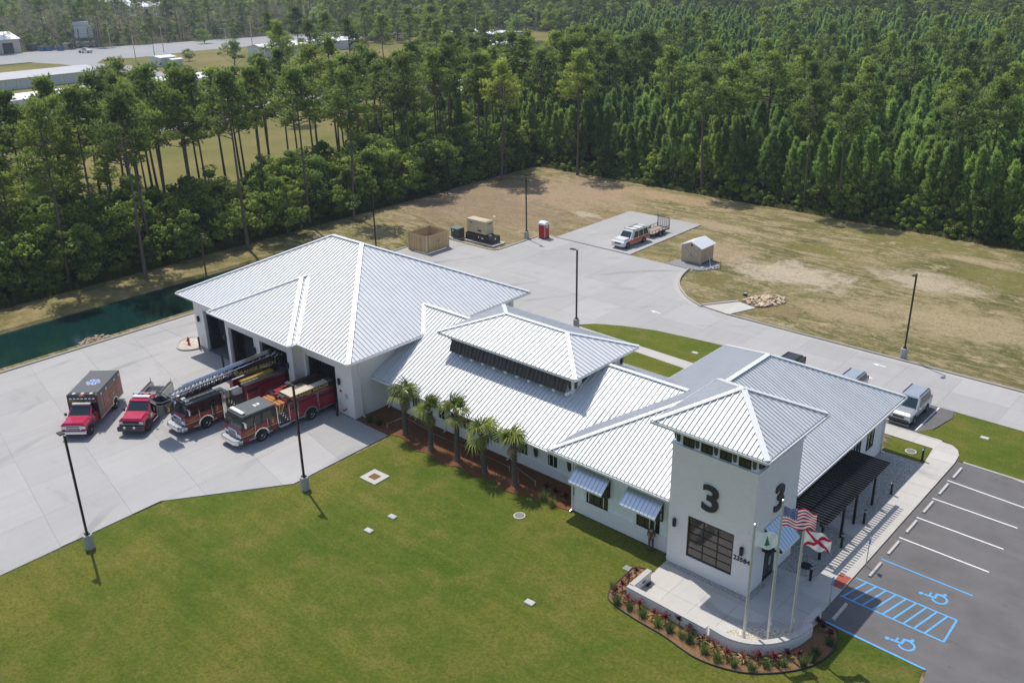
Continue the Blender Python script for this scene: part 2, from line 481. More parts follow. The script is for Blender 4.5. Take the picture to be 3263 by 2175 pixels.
# concrete slabs: each slab between joints is a piece of its own
def slabs(root_name, poly, cuts_x, cuts_y, z, th, mat, skew=0.0, x0=0.0, gap=.011, name='concrete_slab'):
    root = link(D.objects.new(root_name, None)); tag(root, kind='structure')
    for a, b in zip(cuts_x, cuts_x[1:]):
        for c, d in zip(cuts_y, cuts_y[1:]):
            p = clip(poly, 1, 0, b - gap / 2); p = clip(p, -1, 0, -(a + gap / 2)) if len(p) > 2 else p
            if len(p) > 2: p = clip(p, skew, 1, d + skew * x0 - gap / 2)
            if len(p) > 2: p = clip(p, -skew, -1, -(c + skew * x0 + gap / 2))
            q = []
            for v in p:
                if not q or (abs(v[0] - q[-1][0]) + abs(v[1] - q[-1][1])) > 1e-3: q.append(v)
            if len(q) > 2 and abs(q[0][0] - q[-1][0]) + abs(q[0][1] - q[-1][1]) < 1e-3: q.pop()
            if len(q) < 3 or area(q) < .08: continue
            MB().prism(q, z - th, z, cap0=False).build(name, mat, root)
    return root
def fr(a, b, st):
    n = max(1, round((b - a) / st)); return [a + (b - a) * i / n for i in range(n + 1)]
sheet('slab_subbase', [(-68, -75), (-35.6, -75), (-36.7, -17.4), (-31.5, -9.9), (-31.7, -.8), (-34.9, -.8), (-34.9, 27.6), (-33.4, 29), (-20.5, 32.6), (60, 32.6), (60, 39.2), (-24, 39.2), (-29.8, 40.6), (-34, 44.6), (-36, 49.4), (-57.6, 49.8), (-57.6, 41.2), (-66, 40), (-68, 40)], -.02, M['asphalt'])
slabs('front_apron', [(-68.1, -75), (-35.3, -75), (-36.5, -17.5), (-31.2, -9.9), (-31.5, -.62), (-35.5, -.62), (-68.1, -.62)], [-68.1, -63.6, -59, -54.4, -50.1, -45.5, -41, -36.4, -31], fr(-93, 7, 5.0), 0, .15, M['concrete'], .19, -45)
slabs('side_drive', [(-68.1, -.6), (-59.76, -.6), (-59.76, 19.1), (-68.1, 19.1)], [-68.1, -63.6, -59.7], fr(-.6, 19.1, 4.9), 0, .15, M['concrete'])
slabs('rear_apron', [(-68.1, 19.12), (-34.6, 19.12), (-34.5, 27.6), (-33.2, 29.0), (-30.7, 30.3), (-27.5, 31.4), (-24, 31.9), (-20.5, 32.35), (-20.5, 50.1), (-58, 50.1), (-58, 40.4), (-68.1, 40.4)][:7] + [(-24, 39.5), (-27.2, 39.7), (-29.6, 40.9), (-31.8, 42.7), (-33.6, 45), (-34.6, 47), (-35.5, 49.9), (-58, 50.1), (-58, 41.4), (-58.4, 40.6), (-59.2, 40.4), (-68.1, 40.4)], [-68.1, -63, -58, -53, -48, -43, -38.5, -34, -29.3, -24], fr(19.12, 50.2, 5.2), 0, .15, M['concrete'])
slabs('rear_road', [(-24, 31.9), (-20.5, 32.35), (61, 32.35), (61, 39.5), (-24, 39.5)], fr(-24, 61, 4.6), [31.5, 35.9, 39.6], 0, .15, M['concrete'])
slabs('parking_pad', [(-56, 50.2), (-44, 50.2), (-44.2, 67.3), (-56, 67.2)], [-56.1, -50, -43.9], fr(50.1, 67.4, 5.8), .03, .2, M['concrete'])
slabs('concrete_flume', [(-27.6, 40.35), (-25.2, 43.9), (-22.9, 43.4), (-24.2, 39.9)], [-28, -25.1, -22], [39, 45], .012, .1, M['concrete_light'])
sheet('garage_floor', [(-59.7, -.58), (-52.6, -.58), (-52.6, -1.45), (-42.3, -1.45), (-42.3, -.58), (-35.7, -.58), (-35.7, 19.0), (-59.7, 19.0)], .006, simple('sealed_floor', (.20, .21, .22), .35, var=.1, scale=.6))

# asphalt lots
sheet('asphalt_lot', [(4.05, .92), (10.2, .85), (10.5, -.6), (11.4, -2.0), (13.2, -2.9), (16, -3.2), (61, -3.2), (61, 24.33), (4.05, 24.33)], -.03, M['asphalt'], .15)
LOT = D.objects['asphalt_lot']
sheet('rear_parking_bay', [(-16.5, 26.75), (-.02, 26.75), (.9, 28.2), (1.4, 31.2), (1.1, 32.33), (-16.5, 32.33)], -.004, M['asphalt'], .1)
# lawns
sheet('front_lawn', [(-36.45, -17.5), (-35.25, -80), (61, -80), (61, -3.25), (16, -3.25), (13.1, -3.0), (11.2, -2.1), (10.3, -.6), (10.0, .9), (4.1, .95), (4.1, .2), (-5.5, -.2), (-5.5, .55), (-13.6, .55), (-13.6, 2.9), (-35.6, 2.9), (-35.6, -.6), (-31.2, -.6), (-31.1, -9.9)], -.045, M['lawn'])
sheet('side_lawn', [(.02, 26.9), (1.7, 26.9), (2.9, 26.65), (3.75, 25.6), (4.1, 24.45), (61, 24.45), (61, 32.3), (1.3, 32.3), (1.55, 31.2), (1.0, 28.2)], -.012, M['lawn'], .1)
sheet('corner_lawn', [(-.86, 22.3), (2.2, 22.3), (2.0, 24.95), (-.86, 24.9)], .02, M['lawn'], .1)
sheet('rear_lawn', [(-34.3, 16), (-13.6, 16), (-13.6, 24.9), (-17, 25.1), (-17, 32.1), (-20.5, 32.28), (-24, 31.85), (-27.5, 31.33), (-30.7, 30.2), (-33.1, 28.9), (-34.3, 27.5)], .012, M['lawn'], .06)
sheet('rear_lawn_path', [(-34.2, 26.1), (-17, 25.2), (-17, 26.8), (-34.2, 27.3)], .02, M['concrete_light'])
# sidewalk and plaza
WALK = [(-16.5, 24.95), (2.0, 25.02), (2.25, 22.5), (2.28, 1.0), (4.0, 1.0), (3.98, 23.9), (3.85, 25.2), (3.5, 26.0), (2.9, 26.5), (1.8, 26.75), (-16.5, 26.62)]
slabs('sidewalk', WALK, [-16.5, -14.8, -13.1, -11.4, -9.7, -8, -6.3, -4.6, -2.9, -1.2, .5, 2.15, 4.1], fr(1, 28, 1.5), .03, .15, M['concrete_light'], gap=.012)
slabs('entry_plaza', [(-5.55, -.1), (-5.45, -2.4), (-5.1, -2.4), (-5.1, -4.25), (.3, -4.35), (1.2, -4.3), (2.4, -3.8), (3.4, -2.7), (3.95, -1.4), (4.0, -.5), (4.0, 4.1), (2.27, 4.1), (.02, 3.85), (.02, -.1)], [-5.6, -3.7, -1.85, 0, 1.9, 4.1], [-4.4, -2.6, -.8, 1, 2.6, 4.2], .022, .15, M['concrete_light'], gap=.012)
slabs('door_path', [(-.9, 10.1), (2.27, 9.9), (2.27, 11.6), (-.9, 11.8)], [-.9, 2.3], [9.8, 12], .028, .1, M['concrete_light'])
sheet('gravel_bed', [(-.88, 5.7), (.02, 5.6), (.02, 3.8), (2.29, 4.05), (2.26, 22.3), (-.88, 22.25)], .012, M['gravel'])
sheet('rock_strip', [(-5.62, .05), (-5.45, -.38), (.35, -.42), (.4, 1.95), (0, 1.95), (0, .0)], .034, M['gravel'])
sheet('flag_rock_bed', [(.35, -4.35), (.8, -3.2), (1.6, -2.3), (2.5, -1.6), (3.3, -1.1), (3.9, -.5), (4.25, -.5), (4.2, -1.4), (3.9, -2.6), (3.0, -3.7), (1.8, -4.3)], .03, M['river_rock'])
sheet('mulch_bed', smooth_path([(-35.6, -.5), (-31.6, -.55), (-30.4, 0), (-28.1, -1.0), (-26.9, -.4), (-24.6, -1.05), (-23.8, -.35), (-22.2, -.68), (-20.6, -.1), (-18.6, -.68), (-17.5, -.2), (-16.1, .3), (-14.7, .15), (-13.55, .45)], 1) + [(-13.55, 2.95), (-35.6, 2.95)], .0, M['mulch'], .06)
BED = smooth_path([(-5.45, -1.5), (-6.76, -1.8), (-6.66, -2.8), (-6.6, -4.5), (-6.2, -5.5), (-5, -5.8), (-3.3, -5.96), (-1.95, -5.98), (-.47, -6.28), (.55, -6.4), (1.9, -6.15), (3.2, -5.6), (4.4, -4.5), (5.35, -3.2), (5.8, -2.0), (5.85, -.6), (5.4, .85), (4.1, .9)], 2)
sheet('planter_bed', BED + [(4.15, -.6), (3.2, -3.8), (1.8, -4.5), (.2, -4.4), (-5.3, -4.3), (-5.4, -2.4)], -.01, M['straw'], .05)
def sweep(name, path, w_, z0, z1, mat, parent=None, closed=False):
    mb = MB(); n = len(path); ls, rs = [], []
    for i, p in enumerate(path):
        a = path[i - 1] if (i or closed) else p
        b = path[(i + 1) % n] if (i < n - 1 or closed) else p
        d = Vector((b[0] - a[0], b[1] - a[1])).normalized(); nn = Vector((-d.y, d.x)) * w_ / 2
        ls.append((p[0] + nn.x, p[1] + nn.y)); rs.append((p[0] - nn.x, p[1] - nn.y))
    vs = [(x, y, z) for L_ in ((ls, z0), (rs, z0), (rs, z1), (ls, z1)) for (x, y), z in [(q, L_[1]) for q in L_[0]]]
    fs = []
    for i in range(n - 1 + (1 if closed else 0)):
        j = (i + 1) % n
        for k in range(4): fs.append((k * n + i, k * n + j, ((k + 1) % 4) * n + j, ((k + 1) % 4) * n + i))
    if not closed: fs += [tuple(k * n for k in range(4)), tuple(k * n + n - 1 for k in (3, 2, 1, 0))]
    return mb.add(vs, fs).build(name, mat, parent)
def kerb(path, w_=.17, h=.14): tag(sweep('kerb', path, w_, -.1, h, M['kerb']), kind='structure')
def gutter(path, w_=.5): tag(sweep('gutter_band', path, w_, -.05, .006, M['kerb']), kind='structure')
kerb([(-68.2, -75), (-68.2, 34.5)]); gutter([(-67.8, -75), (-67.8, 34.5)])
kerb([(-66.2, 40.5), (-59.3, 40.5), (-58.5, 40.65), (-58.08, 41.3), (-58.08, 48.7)]); gutter([(-66.2, 40.15), (-59.2, 40.15), (-58.2, 40.4), (-57.75, 41.1), (-57.75, 48.7)])
cv = smooth_path([(-35.3, 49.9), (-34.6, 47.2), (-33.6, 45.05), (-31.8, 42.8), (-29.6, 41.0), (-27.5, 40.0)], 2)
kerb(cv); gutter([(x - .3, y - .2) for x, y in cv]); gutter([(-27.8, 39.9), (-24.2, 39.35)])
kerb([(-24.2, 39.75), (-19.8, 39.68), (61, 39.68)]); gutter([(-24.2, 39.35), (61, 39.35)])
kerb([(-27.7, 40.4), (-25.3, 44.0)], .2, .12)
kerb([(4.4, 24.42), (61, 24.42)], .2, .0)
tag(sweep('bed_edging', BED, .05, -.06, .05, simple('black_edging', (.03, .03, .03), .7)), kind='structure')

# painted markings on the asphalt
def paint(name, pts, mat, parent=LOT, z=-.024):
    return MB().poly([(p[0], p[1], z) for p in pts]).build(name, mat, parent, fix=False)
_pk = [0]
def pline(a, b, w_, mat, z=-.024, parent=LOT, name='parking_line'):
    _pk[0] += 1; z += .0005 * (_pk[0] % 7)
    a, b = Vector(a[:2]), Vector(b[:2]); d = (b - a).normalized(); n = Vector((-d.y, d.x)) * w_ / 2
    return paint(name, [a - n, b - n, b + n, a + n], mat, parent, z)
def t3(x, y): return G(2050 + x / 1.9398, 1500 + y / 1.9398)
W_, B_ = M['white_paint'], M['blue_paint']
for a, b in [((1880, 55), (2400, 240)), ((1787, 165), (2313, 350)), ((1690, 283), (2227, 480)), ((1583, 407), (2138, 622))]: pline(t3(*a), t3(*b), .11, W_)
pline(t3(1985, -60), t3(2500, 120), .11, W_)
pline(t3(1472, 540), t3(2037, 768), .12, B_); pline(t3(1098, 913), t3(1743, 1223), .14, B_)
h0, h1, h2, h3 = t3(1315, 657), t3(1938, 918), t3(1857, 1052), t3(1217, 765)
pline(h0, h1, .12, B_); pline(h3, h2, .12, B_); pline(h1, h2, .12, B_)
for k in range(1, 10):
    a = h0.lerp(h1, (k + .15) / 10); b = h3.lerp(h2, (k - .75) / 10)
    pline(a, b, .12, B_, -.020)
def wheelchair(cx, cy, s, rot):
    mb = MB(); Rm = Matrix.Rotation(rot, 2)
    lev = [0.0]
    def P(x, y): q = Rm @ Vector((x * s, y * s)); return (cx + q.x, cy + q.y, -.023 + lev[0])
    def strip(pts, w_):
        w_ *= 1.3
        for (x0, y0), (x1, y1) in zip(pts, pts[1:]):
            d = Vector((x1 - x0, y1 - y0)).normalized(); n = Vector((-d.y, d.x)) * w_ / 2; e = d * w_ * .25
            lev[0] += .0004
            mb.poly([P(x0 - n.x - e.x, y0 - n.y - e.y), P(x1 - n.x + e.x, y1 - n.y + e.y), P(x1 + n.x + e.x, y1 + n.y + e.y), P(x0 + n.x - e.x, y0 + n.y - e.y)])
    strip([(.36 * math.cos(R(a)), -.22 + .36 * math.sin(R(a))) for a in range(120, 391, 18)], .09)
    strip([(-.08, .52), (-.02, .02), (.34, .02), (.48, -.34), (.62, -.30)], .11); strip([(-.05, .30), (.26, .30)], .08)
    mb.poly([P(-.1 + .12 * math.cos(R(a)), .70 + .12 * math.sin(R(a))) for a in range(0, 360, 30)])
    mb.build('wheelchair_symbol', B_, LOT, fix=False)
c1 = t3(1805, 780); wheelchair(c1.x, c1.y, 1.12, R(90)); c2 = t3(1600, 1062); wheelchair(c2.x, c2.y, 1.12, R(90))
RB = D.objects['rear_parking_bay']
pline((-.06, 32.3), (-.09, 27.1), .11, W_, .0, RB); pline((-2.9, 32.3), (-2.9, 27.1), .11, W_, .0, RB); pline((-5.8, 32.3), (-5.8, 27.1), .11, W_, .0, RB)
ROAD = D.objects['rear_road']
def arrow(x, y, s):
    mb = MB(); z = .005
    mb.poly([(x - s * .62, y, z), (x - s * .05, y - .24, z), (x - s * .05, y + .24, z)] if s > 0 else [(x - s * .62, y, z), (x - s * .05, y + .24, z), (x - s * .05, y - .24, z)])
    mb.poly([(x - .0, y - .07, z), (x + s * .62, y - .07, z), (x + s * .62, y + .07, z), (x, y + .07, z)])
    mb.build('direction_arrow', W_, ROAD, fix=True)
arrow(-7.2, 37.4, 1.0); arrow(-7.05, 34.27, -1.0)
o = D.objects['direction_arrow'].copy(); COL.objects.link(o); o.location = (-23.2, -1.75, 0)
pm = t3(1218, 690)
MB().bb(3.25, 3.96, 4.35, 5.8, .02, .036).build('tactile_paver', M['red_paver'], D.objects['sidewalk'])
# ------------------------------------------------------------ building materials
def f_brick(m):
    g = m.n('NewGeometry'); sp = m.n('SeparateXYZ'); m.l(g.outputs['Position'], sp.inputs[0])
    cb = m.n('CombineXYZ'); m.l(m.math('ADD', sp.outputs[0], sp.outputs[1]), cb.inputs[0]); m.l(sp.outputs[2], cb.inputs[1])
    br = m.n('TexBrick'); m.l(cb.outputs[0], br.inputs[0])
    br.inputs['Scale'].default_value = 1.0; br.inputs['Brick Width'].default_value = .22; br.inputs['Row Height'].default_value = .075; br.inputs['Mortar Size'].default_value = .008
    br.inputs['Color1'].default_value = (.88, .835, .785, 1); br.inputs['Color2'].default_value = (.81, .765, .72, 1); br.inputs['Mortar'].default_value = (.72, .69, .65, 1)
    v = m.coord('World')
    c = m.mix(m.ramp(m.noise(v, 1.2, 5), [(.35, 0.), (.7, .35)]), br.outputs['Color'], (.78, .74, .70))
    m.col(c).pr(.85, 0, .3); m.bump(br.outputs['Fac'], -.35, .01)
ground_mat('brick', f_brick)
def f_roof(m):
    v = m.coord('World')
    oi = m.n('ObjectInfo')
    n1 = m.noise(v, .8, 4)
    c = m.mix(m.ramp(n1, [(.3, 0.), (.7, 1.)]), (.645, .655, .67), (.715, .72, .73))
    c = m.mix(.25, c, m.ramp(oi.outputs['Random'], [(0., (.58, .595, .61)), (1., (.77, .775, .78))]))
    m.col(c).pr(.36, .18, .45)
    m.l(m.ramp(m.noise(v, 2.5, 4), [(.3, .52), (.7, .62)]), m.b.inputs['Roughness'])
    m.bump(m.noise(m.coord('World', (3, 3, 3)), 1.0, 2), .03, .02)
ground_mat('roof_metal', f_roof)
M['trim'] = simple('trim_white', (.83, .83, .81), .5, 0, .05)
M['siding'] = simple('siding_white', (.80, .83, .81), .6, 0, .06, 2)
M['soffit'] = simple('soffit', (.70, .70, .69), .7, 0, .04)
M['gutter'] = simple('gutter_white', (.80, .80, .80), .4, .3, .04)
M['black_metal'] = simple('black_metal', (.016, .016, .018), .45, .2, .2)
M['dark_wood'] = simple('dark_wood', (.060, .045, .038), .6, 0, .3, 6)
M['shutter'] = simple('shutter_brown', (.060, .052, .047), .6, 0, .25, 5)
M['charcoal'] = simple('charcoal_door', (.035, .038, .044), .45, .2, .15)
M['inner_wall'] = simple('inner_wall', (.30, .31, .33), .8, 0, .06)
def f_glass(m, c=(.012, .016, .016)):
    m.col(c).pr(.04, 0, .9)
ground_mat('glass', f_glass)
ground_mat('lit_room_glass', lambda m: f_glass(m, (.060, .052, .043)))  # lit room behind the panes put into the base colour
M['brass'] = simple('brass', (.35, .25, .12), .4, .6)
M['red_paint'] = simple('red_paint', (.42, .012, .022), .35, 0, .1, coat=.4)

ST = thing('fire_station', 'white brick fire station with standing seam metal roofs and a square tower', 'fire station')
def GY(u, v, Y):
    d = ray(u, v); return CP + d * ((Y - CP.y) / d.y)
def GX(u, v, X):
    d = ray(u, v); return CP + d * ((X - CP.x) / d.x)

# ---- roofs
def roof_strips(pts, eave, sp=.305, phase=0.0):
    """yields (panel polygons + rib polygons) in 3-D for a planar face"""
    pts = [Vector(p) for p in pts]
    u = Vector(eave).normalized()
    n = Vector((0, 0, 0))
    for i in range(len(pts)): n += (pts[i] - pts[0]).cross(pts[(i + 1) % len(pts)] - pts[0])
    n.normalize()
    if n.z < 0: n = -n
    v = n.cross(u)
    o = pts[0]
    P2 = [((p - o).dot(u), (p - o).dot(v)) for p in pts]
    lo, hi = min(p[0] for p in P2), max(p[0] for p in P2)
    k = math.floor((lo - phase) / sp)
    up = lambda q, h: o + u * q[0] + v * q[1] + n * h
    while k * sp + phase < hi:
        a = k * sp + phase; k += 1
        q = clip(clip(P2, 1, 0, a + sp - .001), -1, 0, -a)
        if len(q) < 3 or area(q) < .004: continue
        rb = clip(clip(P2, 1, 0, a + .04), -1, 0, -a)
        yield q, (rb if len(rb) > 2 and area(rb) > .0008 else None), up
def prism3(mb, q, up, h0, h1):
    n = len(q)
    vs = [up(p, h0) for p in q] + [up(p, h1) for p in q]
    mb.add(vs, [tuple(range(n, 2 * n))] + [(i, (i + 1) % n, n + (i + 1) % n, n + i) for i in range(n)])
def roof_face(pts, eave, parent, single=True, sp=.305, phase=0.0, bundle=None):
    mb = bundle
    for q, rb, up in roof_strips(pts, eave, sp, phase):
        if single: mb = MB()
        prism3(mb, q, up, -.012, 0.0)
        if rb: prism3(mb, rb, up, 0.0, .066)
        if single: mb.build('roof_panel', M['roof_metal'], parent)
def hip(x0, x1, y0, y1, z, s):
    w_, d = x1 - x0, y1 - y0; h = min(w_, d) / 2; zr = z + s * h
    a, b, c, e = (x0, y0, z), (x1, y0, z), (x1, y1, z), (x0, y1, z)
    if w_ >= d: r0, r1 = (x0 + h, y0 + h, zr), (x1 - h, y0 + h, zr)
    else: r0, r1 = (x0 + h, y0 + h, zr), (x0 + h, y1 - h, zr)
    if w_ >= d: f = dict(F=[a, b, r1, r0], R=[b, c, r1], B=[c, e, r0, r1], L=[e, a, r0])
    else: f = dict(F=[a, b, r0], R=[b, c, r1, r0], B=[c, e, r1], L=[e, a, r0, r1])
    hips = [(a, r0), (b, r1 if w_ >= d else r0), (c, r1), (e, r0 if w_ >= d else r1), (r0, r1)]
    return f, hips, (a, b, c, e, r0, r1)
def deck(name, x0, x1, y0, y1, z, s, th=.24, drop=.03):
    f, hp, (a, b, c, e, r0, r1) = hip(x0, x1, y0, y1, z, s)
    mb = MB(); dz = Vector((0, 0, -drop))
    for k in f: mb.poly([Vector(p) + dz for p in f[k]])
    bt = [(p[0], p[1], z - th) for p in (a, b, c, e)]
    tp = [(p[0], p[1], z - drop) for p in (a, b, c, e)]
    mb.poly(bt[::-1])
    for i in range(4): mb.poly([bt[i], bt[(i + 1) % 4], tp[(i + 1) % 4], tp[i]])
    return mb.build(name, M['soffit'], ST), f, hp
def caps(hp, parent, w_=.36, lift=.05):
    for p, q in hp:
        if (Vector(p) - Vector(q)).length < .2: continue
        MB().bar(Vector(p) + Vector((0, 0, lift)), Vector(q) + Vector((0, 0, lift)), w_, .05).build('ridge_cap', M['gutter'], parent)
def gutters(x0, x1, y0, y1, z, parent, sides='FRBL'):
    o = .08
    L = dict(F=((x0 - o, y0 - o), (x1 + o, y0 - o)), R=((x1 + o, y0 - o), (x1 + o, y1 + o)), B=((x1 + o, y1 + o), (x0 - o, y1 + o)), L=((x0 - o, y1 + o), (x0 - o, y0 - o)))
    for k in sides:
        (ax, ay), (bx, by) = L[k]
        mb = MB()
        d = Vector((bx - ax, by - ay, 0)).normalized(); n = Vector((d.y, -d.x, 0))
        A, B = Vector((ax, ay, z - .09)), Vector((bx, by, z - .09))
        mb.bar(A + n * .07, B + n * .07, .025, .15); mb.bar(A, B, .14, .02)
        mb.build('gutter', M['gutter'], parent)
# garage roof (panels a few pixels wide: joined)
GX0, GX1, GY0, GY1, GZ, GS = -60.52, -34.49, -1.64, 20.08, 5.67, .482
gr, f, hp = deck('garage_roof', GX0, GX1, GY0, GY1, GZ, GS)
gb = MB()
roof_face(f['F'], (1, 0, 0), None, False, .41, bundle=gb); roof_face(f['R'], (0, 1, 0), None, False, .41, bundle=gb)
roof_face(f['L'], (0, 1, 0), None, False, .41, bundle=gb); roof_face(f['B'], (1, 0, 0), None, False, .41, bundle=gb)
caps(hp, gr); gutters(GX0, GX1, GY0, GY1, GZ, gr, 'RBL')
BX0, BX1, BY = -53.59, -41.2, -2.46
bh = (BX1 - BX0) / 2; bm_ = (BX0 + BX1) / 2; bz = GZ + GS * bh
ap, re_ = (bm_, BY + bh, bz), (bm_, GY0 + bh, bz)
bf = dict(F=[(BX0, BY, GZ), (BX1, BY, GZ), ap], R=[(BX1, BY, GZ), (BX1, GY0, GZ), re_, ap], L=[(BX0, GY0, GZ), (BX0, BY, GZ), ap, re_])
mb = MB()
for k in bf: mb.poly([Vector(p) + Vector((0, 0, -.03)) for p in bf[k]])
mb.bb(BX0, BX1, BY, GY0 + .02, GZ - .24, GZ - .035)
bay = mb.build('bay_roof', M['soffit'], ST)
roof_face(bf['F'], (1, 0, 0), None, False, .41, bundle=gb)
for k in 'RL': roof_face(bf[k], (0, 1, 0), None, False, .41, bundle=gb)
tag(gb.build('roof_cladding', M['roof_metal'], ST), kind='stuff')
caps([((BX0, BY, GZ), ap), ((BX1, BY, GZ), ap), (ap, re_), ((BX1, GY0, GZ), re_), ((BX0, GY0, GZ), re_)], bay, .32)
for a, b in [((GX0 - .08, GY0 - .08), (BX0, GY0 - .08)), ((BX0 - .08, BY - .08), (BX1 + .08, BY - .08)), ((BX1 + .08, BY - .08), (BX1 + .08, GY0 - .1)), ((BX1, GY0 - .08), (GX1 + .08, GY0 - .08))]:
    MB().bar((a[0], a[1], GZ - .08), (b[0], b[1], GZ - .08), .13, .14).build('gutter', M['gutter'], gr)
# wing roof
WE, WZ, WS, WR, WRZ = 1.47, 3.25, .486, 9.15, 6.98
wz = lambda y: WZ + WS * (y - WE)
front = [(-34.49, WE), (-13.7, WE), (-13.7, 3.84), (-15.2, 3.86), (-10.13, WR), (-37.2, WR), (-34.49, 6.45)]
mb = MB()
mb.poly([(x, y, wz(y) - .03) for x, y in front])
mb.bb(-35.55, -13.7, WE, WE + .25, WZ - .2, WZ - .04)
mb.poly([(-35.6, WE, WZ - .03), (-34.4, WE, WZ - .03), (-34.4, 6.4, wz(6.4) - .03), (-35.6, 6.4, wz(6.4) - .03)])
mb.poly([(-35.6, WE + .1, WZ - .2), (-13.7, WE + .1, WZ - .2), (-13.7, 3.2, WZ - .2), (-35.6, 3.2, WZ - .2)])
back = [(-37.2, WR), (-10.13, WR), (-15.2, 14.44), (-13.7, 16.8), (-34.49, 16.8), (-34.49, 11.85)]
mb.poly([(x, y, WRZ - WS * (y - WR) - .03) for x, y in back])
wr = mb.build('wing_roof', M['soffit'], ST)
roof_face([(x, y, wz(y)) for x, y in front], (1, 0, 0), wr, True, .37)
wb = MB()
roof_face([(-35.55, WE, WZ), (-34.5, WE, WZ), (-34.5, 6.4, wz(6.4)), (-35.55, 6.4, wz(6.4))], (1, 0, 0), None, False, bundle=wb)
roof_face([(x, y, WRZ - WS * (y - WR)) for x, y in back], (1, 0, 0), None, False, bundle=wb)
tag(wb.build('rear_roof_cladding', M['roof_metal'], ST), kind='stuff')
caps([((-37.1, WR, WRZ), (-10.2, WR, WRZ))], wr, .36); caps([((-37.2, WR, WRZ), (-34.49, 6.45, GZ + .02))], wr, .34, .04)
MB().bar((-35.5, WE - .1, WZ - .1), (-13.75, WE - .1, WZ - .1), .13, .13).build('gutter', M['gutter'], wr)
# monitor roof
MX0, MX1, MY0, MY1, MZ, MS = -31.29, -17.08, 5.1, 13.05, 7.18, .342
mr, f, hp = deck('monitor_roof', MX0, MX1, MY0, MY1, MZ, MS, .2)
roof_face(f['F'], (1, 0, 0), mr, True, .40); roof_face(f['R'], (0, 1, 0), mr, True, .40)
mbk = MB(); roof_face(f['L'], (0, 1, 0), None, False, bundle=mbk); roof_face(f['B'], (1, 0, 0), None, False, bundle=mbk)
tag(mbk.build('monitor_rear_cladding', M['roof_metal'], ST), kind='stuff')
caps(hp, mr, .34)
# entry hall roof
EX0, EX1, EY0, EY1, EZ, ES = -15.2, -.09, .05, 23.3, 4.41, .507
er, f, hp = deck('hall_roof', EX0, EX1, EY0, EY1, EZ, ES)
roof_face(f['F'], (1, 0, 0), er); roof_face(f['R'], (0, 1, 0), er)
eb = MB(); roof_face(f['L'], (0, 1, 0), None, False, bundle=eb); roof_face(f['B'], (1, 0, 0), None, False, bundle=eb)
tag(eb.build('hall_rear_cladding', M['roof_metal'], ST), kind='stuff')
caps(hp, er, .36); gutters(EX0, EX1, EY0, EY1, EZ, er, 'BL'); gutters(EX0, -5.72, EY0, EY1, EZ, er, 'F'); gutters(EX0, EX1, 5.72, EY1, EZ, er, 'R')
# tower roof
TX0, TX1, TY0, TY1, TZ = -6.49, .88, -.88, 6.49, 9.96
TS = (11.85 - TZ) / 3.685
tr, f, hp = deck('tower_roof', TX0, TX1, TY0, TY1, TZ, TS, .2)
for k, e in (('F', (1, 0, 0)), ('R', (0, 1, 0)), ('L', (0, 1, 0)), ('B', (1, 0, 0))): roof_face(f[k], e, tr)
caps(hp[:4], tr, .34); gutters(TX0, TX1, TY0, TY1, TZ, tr)

# ---- walls
def wall_open(mb, x0, x1, z0, z1, ops, y0, y1):
    xs = x0
    for a, b, c, d in sorted(ops):
        mb.bb(xs, a, y0, y1, z0, z1)
        if c > z0: mb.bb(a, b, y0, y1, z0, c)
        if d < z1: mb.bb(a, b, y0, y1, d, z1)
        xs = b
    mb.bb(xs, x1, y0, y1, z0, z1)
DH = 4.12
D1, D2, D3, D4 = (-58.05, -53.95), (-52.2, -48.1), (-47.2, -43.1), (-41.8, -37.75)
mb = MB()
wall_open(mb, -59.75, -52.68, 0, 5.42, [(D1[0], D1[1], 0, DH)], -.55, -.3)
wall_open(mb, -52.68, -42.22, 0, 5.42, [(D2[0], D2[1], 0, DH + .1), (D3[0], D3[1], 0, DH + .1)], -1.5, -1.25)
wall_open(mb, -42.22, -35.62, 0, 5.42, [(D4[0], D4[1], 0, DH)], -.55, -.3)
mb.bb(-52.68, -52.43, -1.25, -.3, 0, 5.42); mb.bb(-42.47, -42.22, -1.25, -.3, 0, 5.42)
mb.bb(-35.87, -35.62, -.3, 19.1, 0, 5.42); mb.bb(-59.75, -59.5, -.3, 19.1, 0, 5.42); mb.bb(-59.5, -35.87, 18.85, 19.1, 0, 5.42)
mb.build('garage_wall', M['brick'], ST)
mb = MB()
mb.bb(-59.5, -35.87, -.3, 18.85, 5.3, 5.4)
mb.build('garage_ceiling', M['inner_wall'], ST)
for a, b in ((-53.2, 9), (-47.65, 9), (-42.3, 9)):
    MB().bb(a - .2, a + .2, 8, 8.4, 0, 5.3).build('inner_column', M['inner_wall'], ST)
MB().bb(-59.4, -36.0, 18.6, 18.8, 0, 5.3).build('inner_back_wall', M['inner_wall'], ST)
# folding door leaves at the jambs
for (a, b), y in ((D1, -.3), (D2, -1.25), (D3, -1.25), (D4, -.3)):
    for x in (a + .07, a + .24, b - .07):
        dl = MB().bb(x - .035, x + .035, y + .02, y + 1.05, .03, DH - .02).build('door_leaf', M['charcoal'], ST)
        MB().bb(x - .045, x + .045, y + .3, y + .8, 1.5, 3.4).build('pane', M['glass'], dl)
    MB().bb(a - .09, a - .0, y - .29, y - .26, 0, DH + .1).build('door_jamb', M['trim'], ST)
    MB().bb(b, b + .09, y - .29, y - .26, 0, DH + .1).build('door_jamb', M['trim'], ST)
